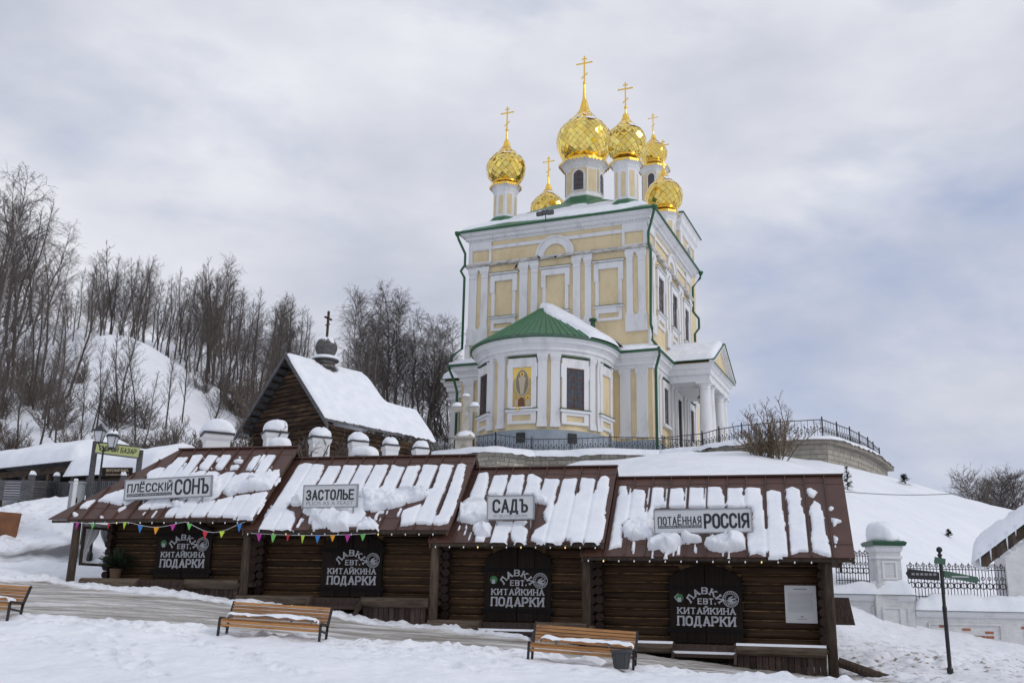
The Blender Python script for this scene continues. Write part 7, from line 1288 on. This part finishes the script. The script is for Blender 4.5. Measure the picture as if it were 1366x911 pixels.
def forest(n, x0, x1, Y0, Y1, key, label, group, jit=0, k_=1.):
    ts = []
    for i in range(n):
        px = x0+(x1-x0)*(i+rnd.uniform(-.45, .45)+.5)/n; Y = rnd.uniform(Y0, Y1); top = at(px, ytop(px)+abs(rnd.gauss(0, 10))+rnd.uniform(0, jit), Y); g_ = gz(top[0], Y); H = max(5., (top[2]-g_)*k_); k2 = key if isinstance(key, str) else rnd.choice(key)
        ts.append(plant(k2, top[0], Y, H, label, 'tree', {'alder': 'bare_tree', 'birch': 'birch_tree', 'oak': 'bare_tree', 'bush': 'shrub'}[k2], group))
    number(ts)
forest(15, -70, 95, 72, 98, ('alder', 'birch'), 'tall bare tree of the stand at the left edge', 'tall trees at the left edge', 14)
forest(12, -60, 100, 98, 118, 'alder', 'bare tree deep inside the stand at the left edge', 'inner trees at the left edge', 60)
forest(34, 100, 300, 98, 125, ('alder', 'alder', 'birch'), 'bare tree on the ridge behind the snowy mound', 'trees behind the snowy mound', 22)
forest(20, 120, 300, 112, 135, 'alder', 'bare tree far behind the snowy mound', 'far trees behind the mound', 55)
forest(30, 285, 415, 96, 122, ('alder', 'alder', 'alder', 'birch'), 'bare dark tree on the slope behind the chapel', 'trees behind the chapel', 16)
forest(13, 290, 420, 84, 98, 'alder', 'lower bare tree standing just behind the chapel', 'lower trees behind the chapel', 80)
forest(7, 415, 480, 105, 125, 'alder', 'low bare tree in the gap right of the chapel dome', 'trees right of the chapel dome', 10)
forest(6, 488, 545, 100, 108, 'birch', 'tall drooping birch between the chapel and the church', 'birches between chapel and church', 4)
forest(7, 553, 610, 98, 106, 'birch', 'drooping birch just left of the church', 'birches just left of the church', 4)
forest(22, 465, 612, 88, 122, ('alder', 'birch'), 'bare tree in the thicket between the chapel and the church', 'thicket between chapel and church', 70)
def shrubs(n, x0, x1, Y0, Y1, H0, H1, label, group, key='bush', cat='shrub'):
    ts = []
    for i in range(n):
        px = x0+(x1-x0)*(i+rnd.random())/n; Y = rnd.uniform(Y0, Y1); x = at(px, 560, Y)[0]; ts.append(plant(key, x, Y, rnd.uniform(H0, H1), label, cat, 'shrub' if key == 'bush' else 'bare_tree', group, .05))
    number(ts)
shrubs(11, -60, 100, 60, 84, 3, 5.5, 'bare bush of the thicket on the left slope', 'bushes on the left slope')
shrubs(14, -60, 90, 60, 84, 7, 12, 'thin bare tree on the lower left slope', 'thin trees on the left slope', 'alder', 'tree')
shrubs(7, 130, 330, 56, 66, 2.2, 3.8, 'bare bush on the slope below the snowy mound', 'bushes below the mound')
shrubs(5, 110, 320, 60, 74, 5.5, 8.5, 'thin bare sapling on the slope below the snowy mound', 'saplings below the mound', 'alder', 'tree')
shrubs(6, 265, 350, 84, 100, 3, 5, 'reddish bare bush on the right flank of the mound', 'bushes on the mound flank')
shrubs(14, 455, 610, 76, 105, 3, 5.5, 'bare bush of the undergrowth right of the chapel', 'undergrowth right of the chapel')
shrubs(22, -60, 330, 50, 57, 1.8, 3.4, 'bare brush just behind the snowy stall roofs', 'brush behind the stalls')
shrubs(12, -60, 210, 52, 62, 4.5, 8, 'thin sapling close behind the stall roofs', 'saplings behind the stalls', 'alder', 'tree')
shrubs(12, 330, 430, 68, 90, 4, 6.5, 'bare bush close behind the chapel gable', 'bushes behind the chapel gable')
for px, Y, H, lb in ((425, 42, 3.4, 'bare shrub in front of the pillar at the chapel corner'), (452, 45, 3.2, 'bare shrub against the chapel side wall'), (345, 38, 3.2, 'bare shrub at the left foot of the chapel gable'), (330, 40, 4.0, 'taller bare shrub left of the chapel gable')):
    x = at(px, 600, Y)[0]; plant('bush', x, Y, H, lb, 'shrub', 'shrub', 'shrubs around the chapel')
# right side vegetation
bx_, by_ = at(1038, 606, 59)[:2]; proto('round', 91, 4, 'bush', 'twigtan', 'twigtan', .9); proto('round', 92, 4, 'bush', 'twigtan', 'twigtan', .9)
plant('round', bx_, by_, 4.3, 'round bare bush on the snowy slope under the terrace fence', 'shrub', 'shrub', 'bushes under the terrace'); plant('round', bx_-1.0, by_+.4, 3.4, 'smaller left half of the double bush under the terrace fence', 'shrub', 'shrub', 'bushes under the terrace')
RT = []
for px, py, H, Y in ((1288, 640, 9, 112), (1303, 626, 9, 118), (1322, 630, 9, 122), (1340, 634, 9, 116), (1362, 626, 8.5, 116), (1312, 640, 8, 128)):
    tp = at(px, py, Y); g_ = gz(tp[0], Y); RT.append(plant('oak', tp[0], Y, min(14, tp[2]-g_), 'spreading bare tree beyond the snowy hill', 'tree', 'bare_tree', 'trees beyond the right hill'))
number(RT)
def sprig(px, py, Y, w_, h_, label):
    hx_, hy_ = rayhit(px, py, 33, 100); a = (hx_, hy_, gz(hx_, hy_)+.05); h_ *= hy_/Y; w_ *= hy_/Y; t = thing('fir_seedling', label, 'seedling', (a[0], a[1], a[2]), 0, 'small firs on the snowy slope'); mb = MB(); mb.tube([(0, 0, -.6), (0, 0, h_)], .03, 5, .01); mb.build('trunk', 'bark', t, loc=(0, 0, 0)); mb = MB()
    for k in range(150): zz = h_*rnd.random()**.8; an = rnd.uniform(0, 6.28); l_ = w_*(1-zz/h_*.75)*rnd.uniform(.5, 1); d = Vector((math.cos(an), math.sin(an), rnd.uniform(-.3, .5)))*l_; s_ = Vector((-math.sin(an), math.cos(an), 0))*.05; p = Vector((0, 0, zz)); mb.add([p-s_*.3, p+d*.6-s_, p+d, p+d*.6+s_], [(0, 1, 2, 3)])
    mb.build('foliage', 'needle', t, loc=(0, 0, 0))
sprig(1131, 653, 44, .45, 1.0, 'small dark fir at the right end of the last kiosk ridge'); sprig(1207, 645, 64, .7, .55, 'flattened fir seedling near the hilltop right of the terrace'); sprig(1266, 717, 42, .28, .3, 'tiny fir seedling low on the snowy hill above the long iron fence'); sprig(1128, 617, 58, .4, .5, 'small fir just below the terrace wall corner'); sprig(1118, 614, 58, .25, .25, 'tiny fir beside another one below the terrace wall corner')
wa_, wb_ = at(1118, 655, 44), at(1290, 657.5, 44); t = thing('overhead_cable', 'thin grey cable stretched across the snowy hill', 'cable', tuple(wa_)); mb = MB(); d = wb_-wa_; mb.tube([(d[0]*i/14, d[1]*i/14, d[2]*i/14-.12*math.sin(math.pi*i/14)) for i in range(15)], .02, 4); mb.build('wire', 'sframe', t, loc=(0, 0, 0))
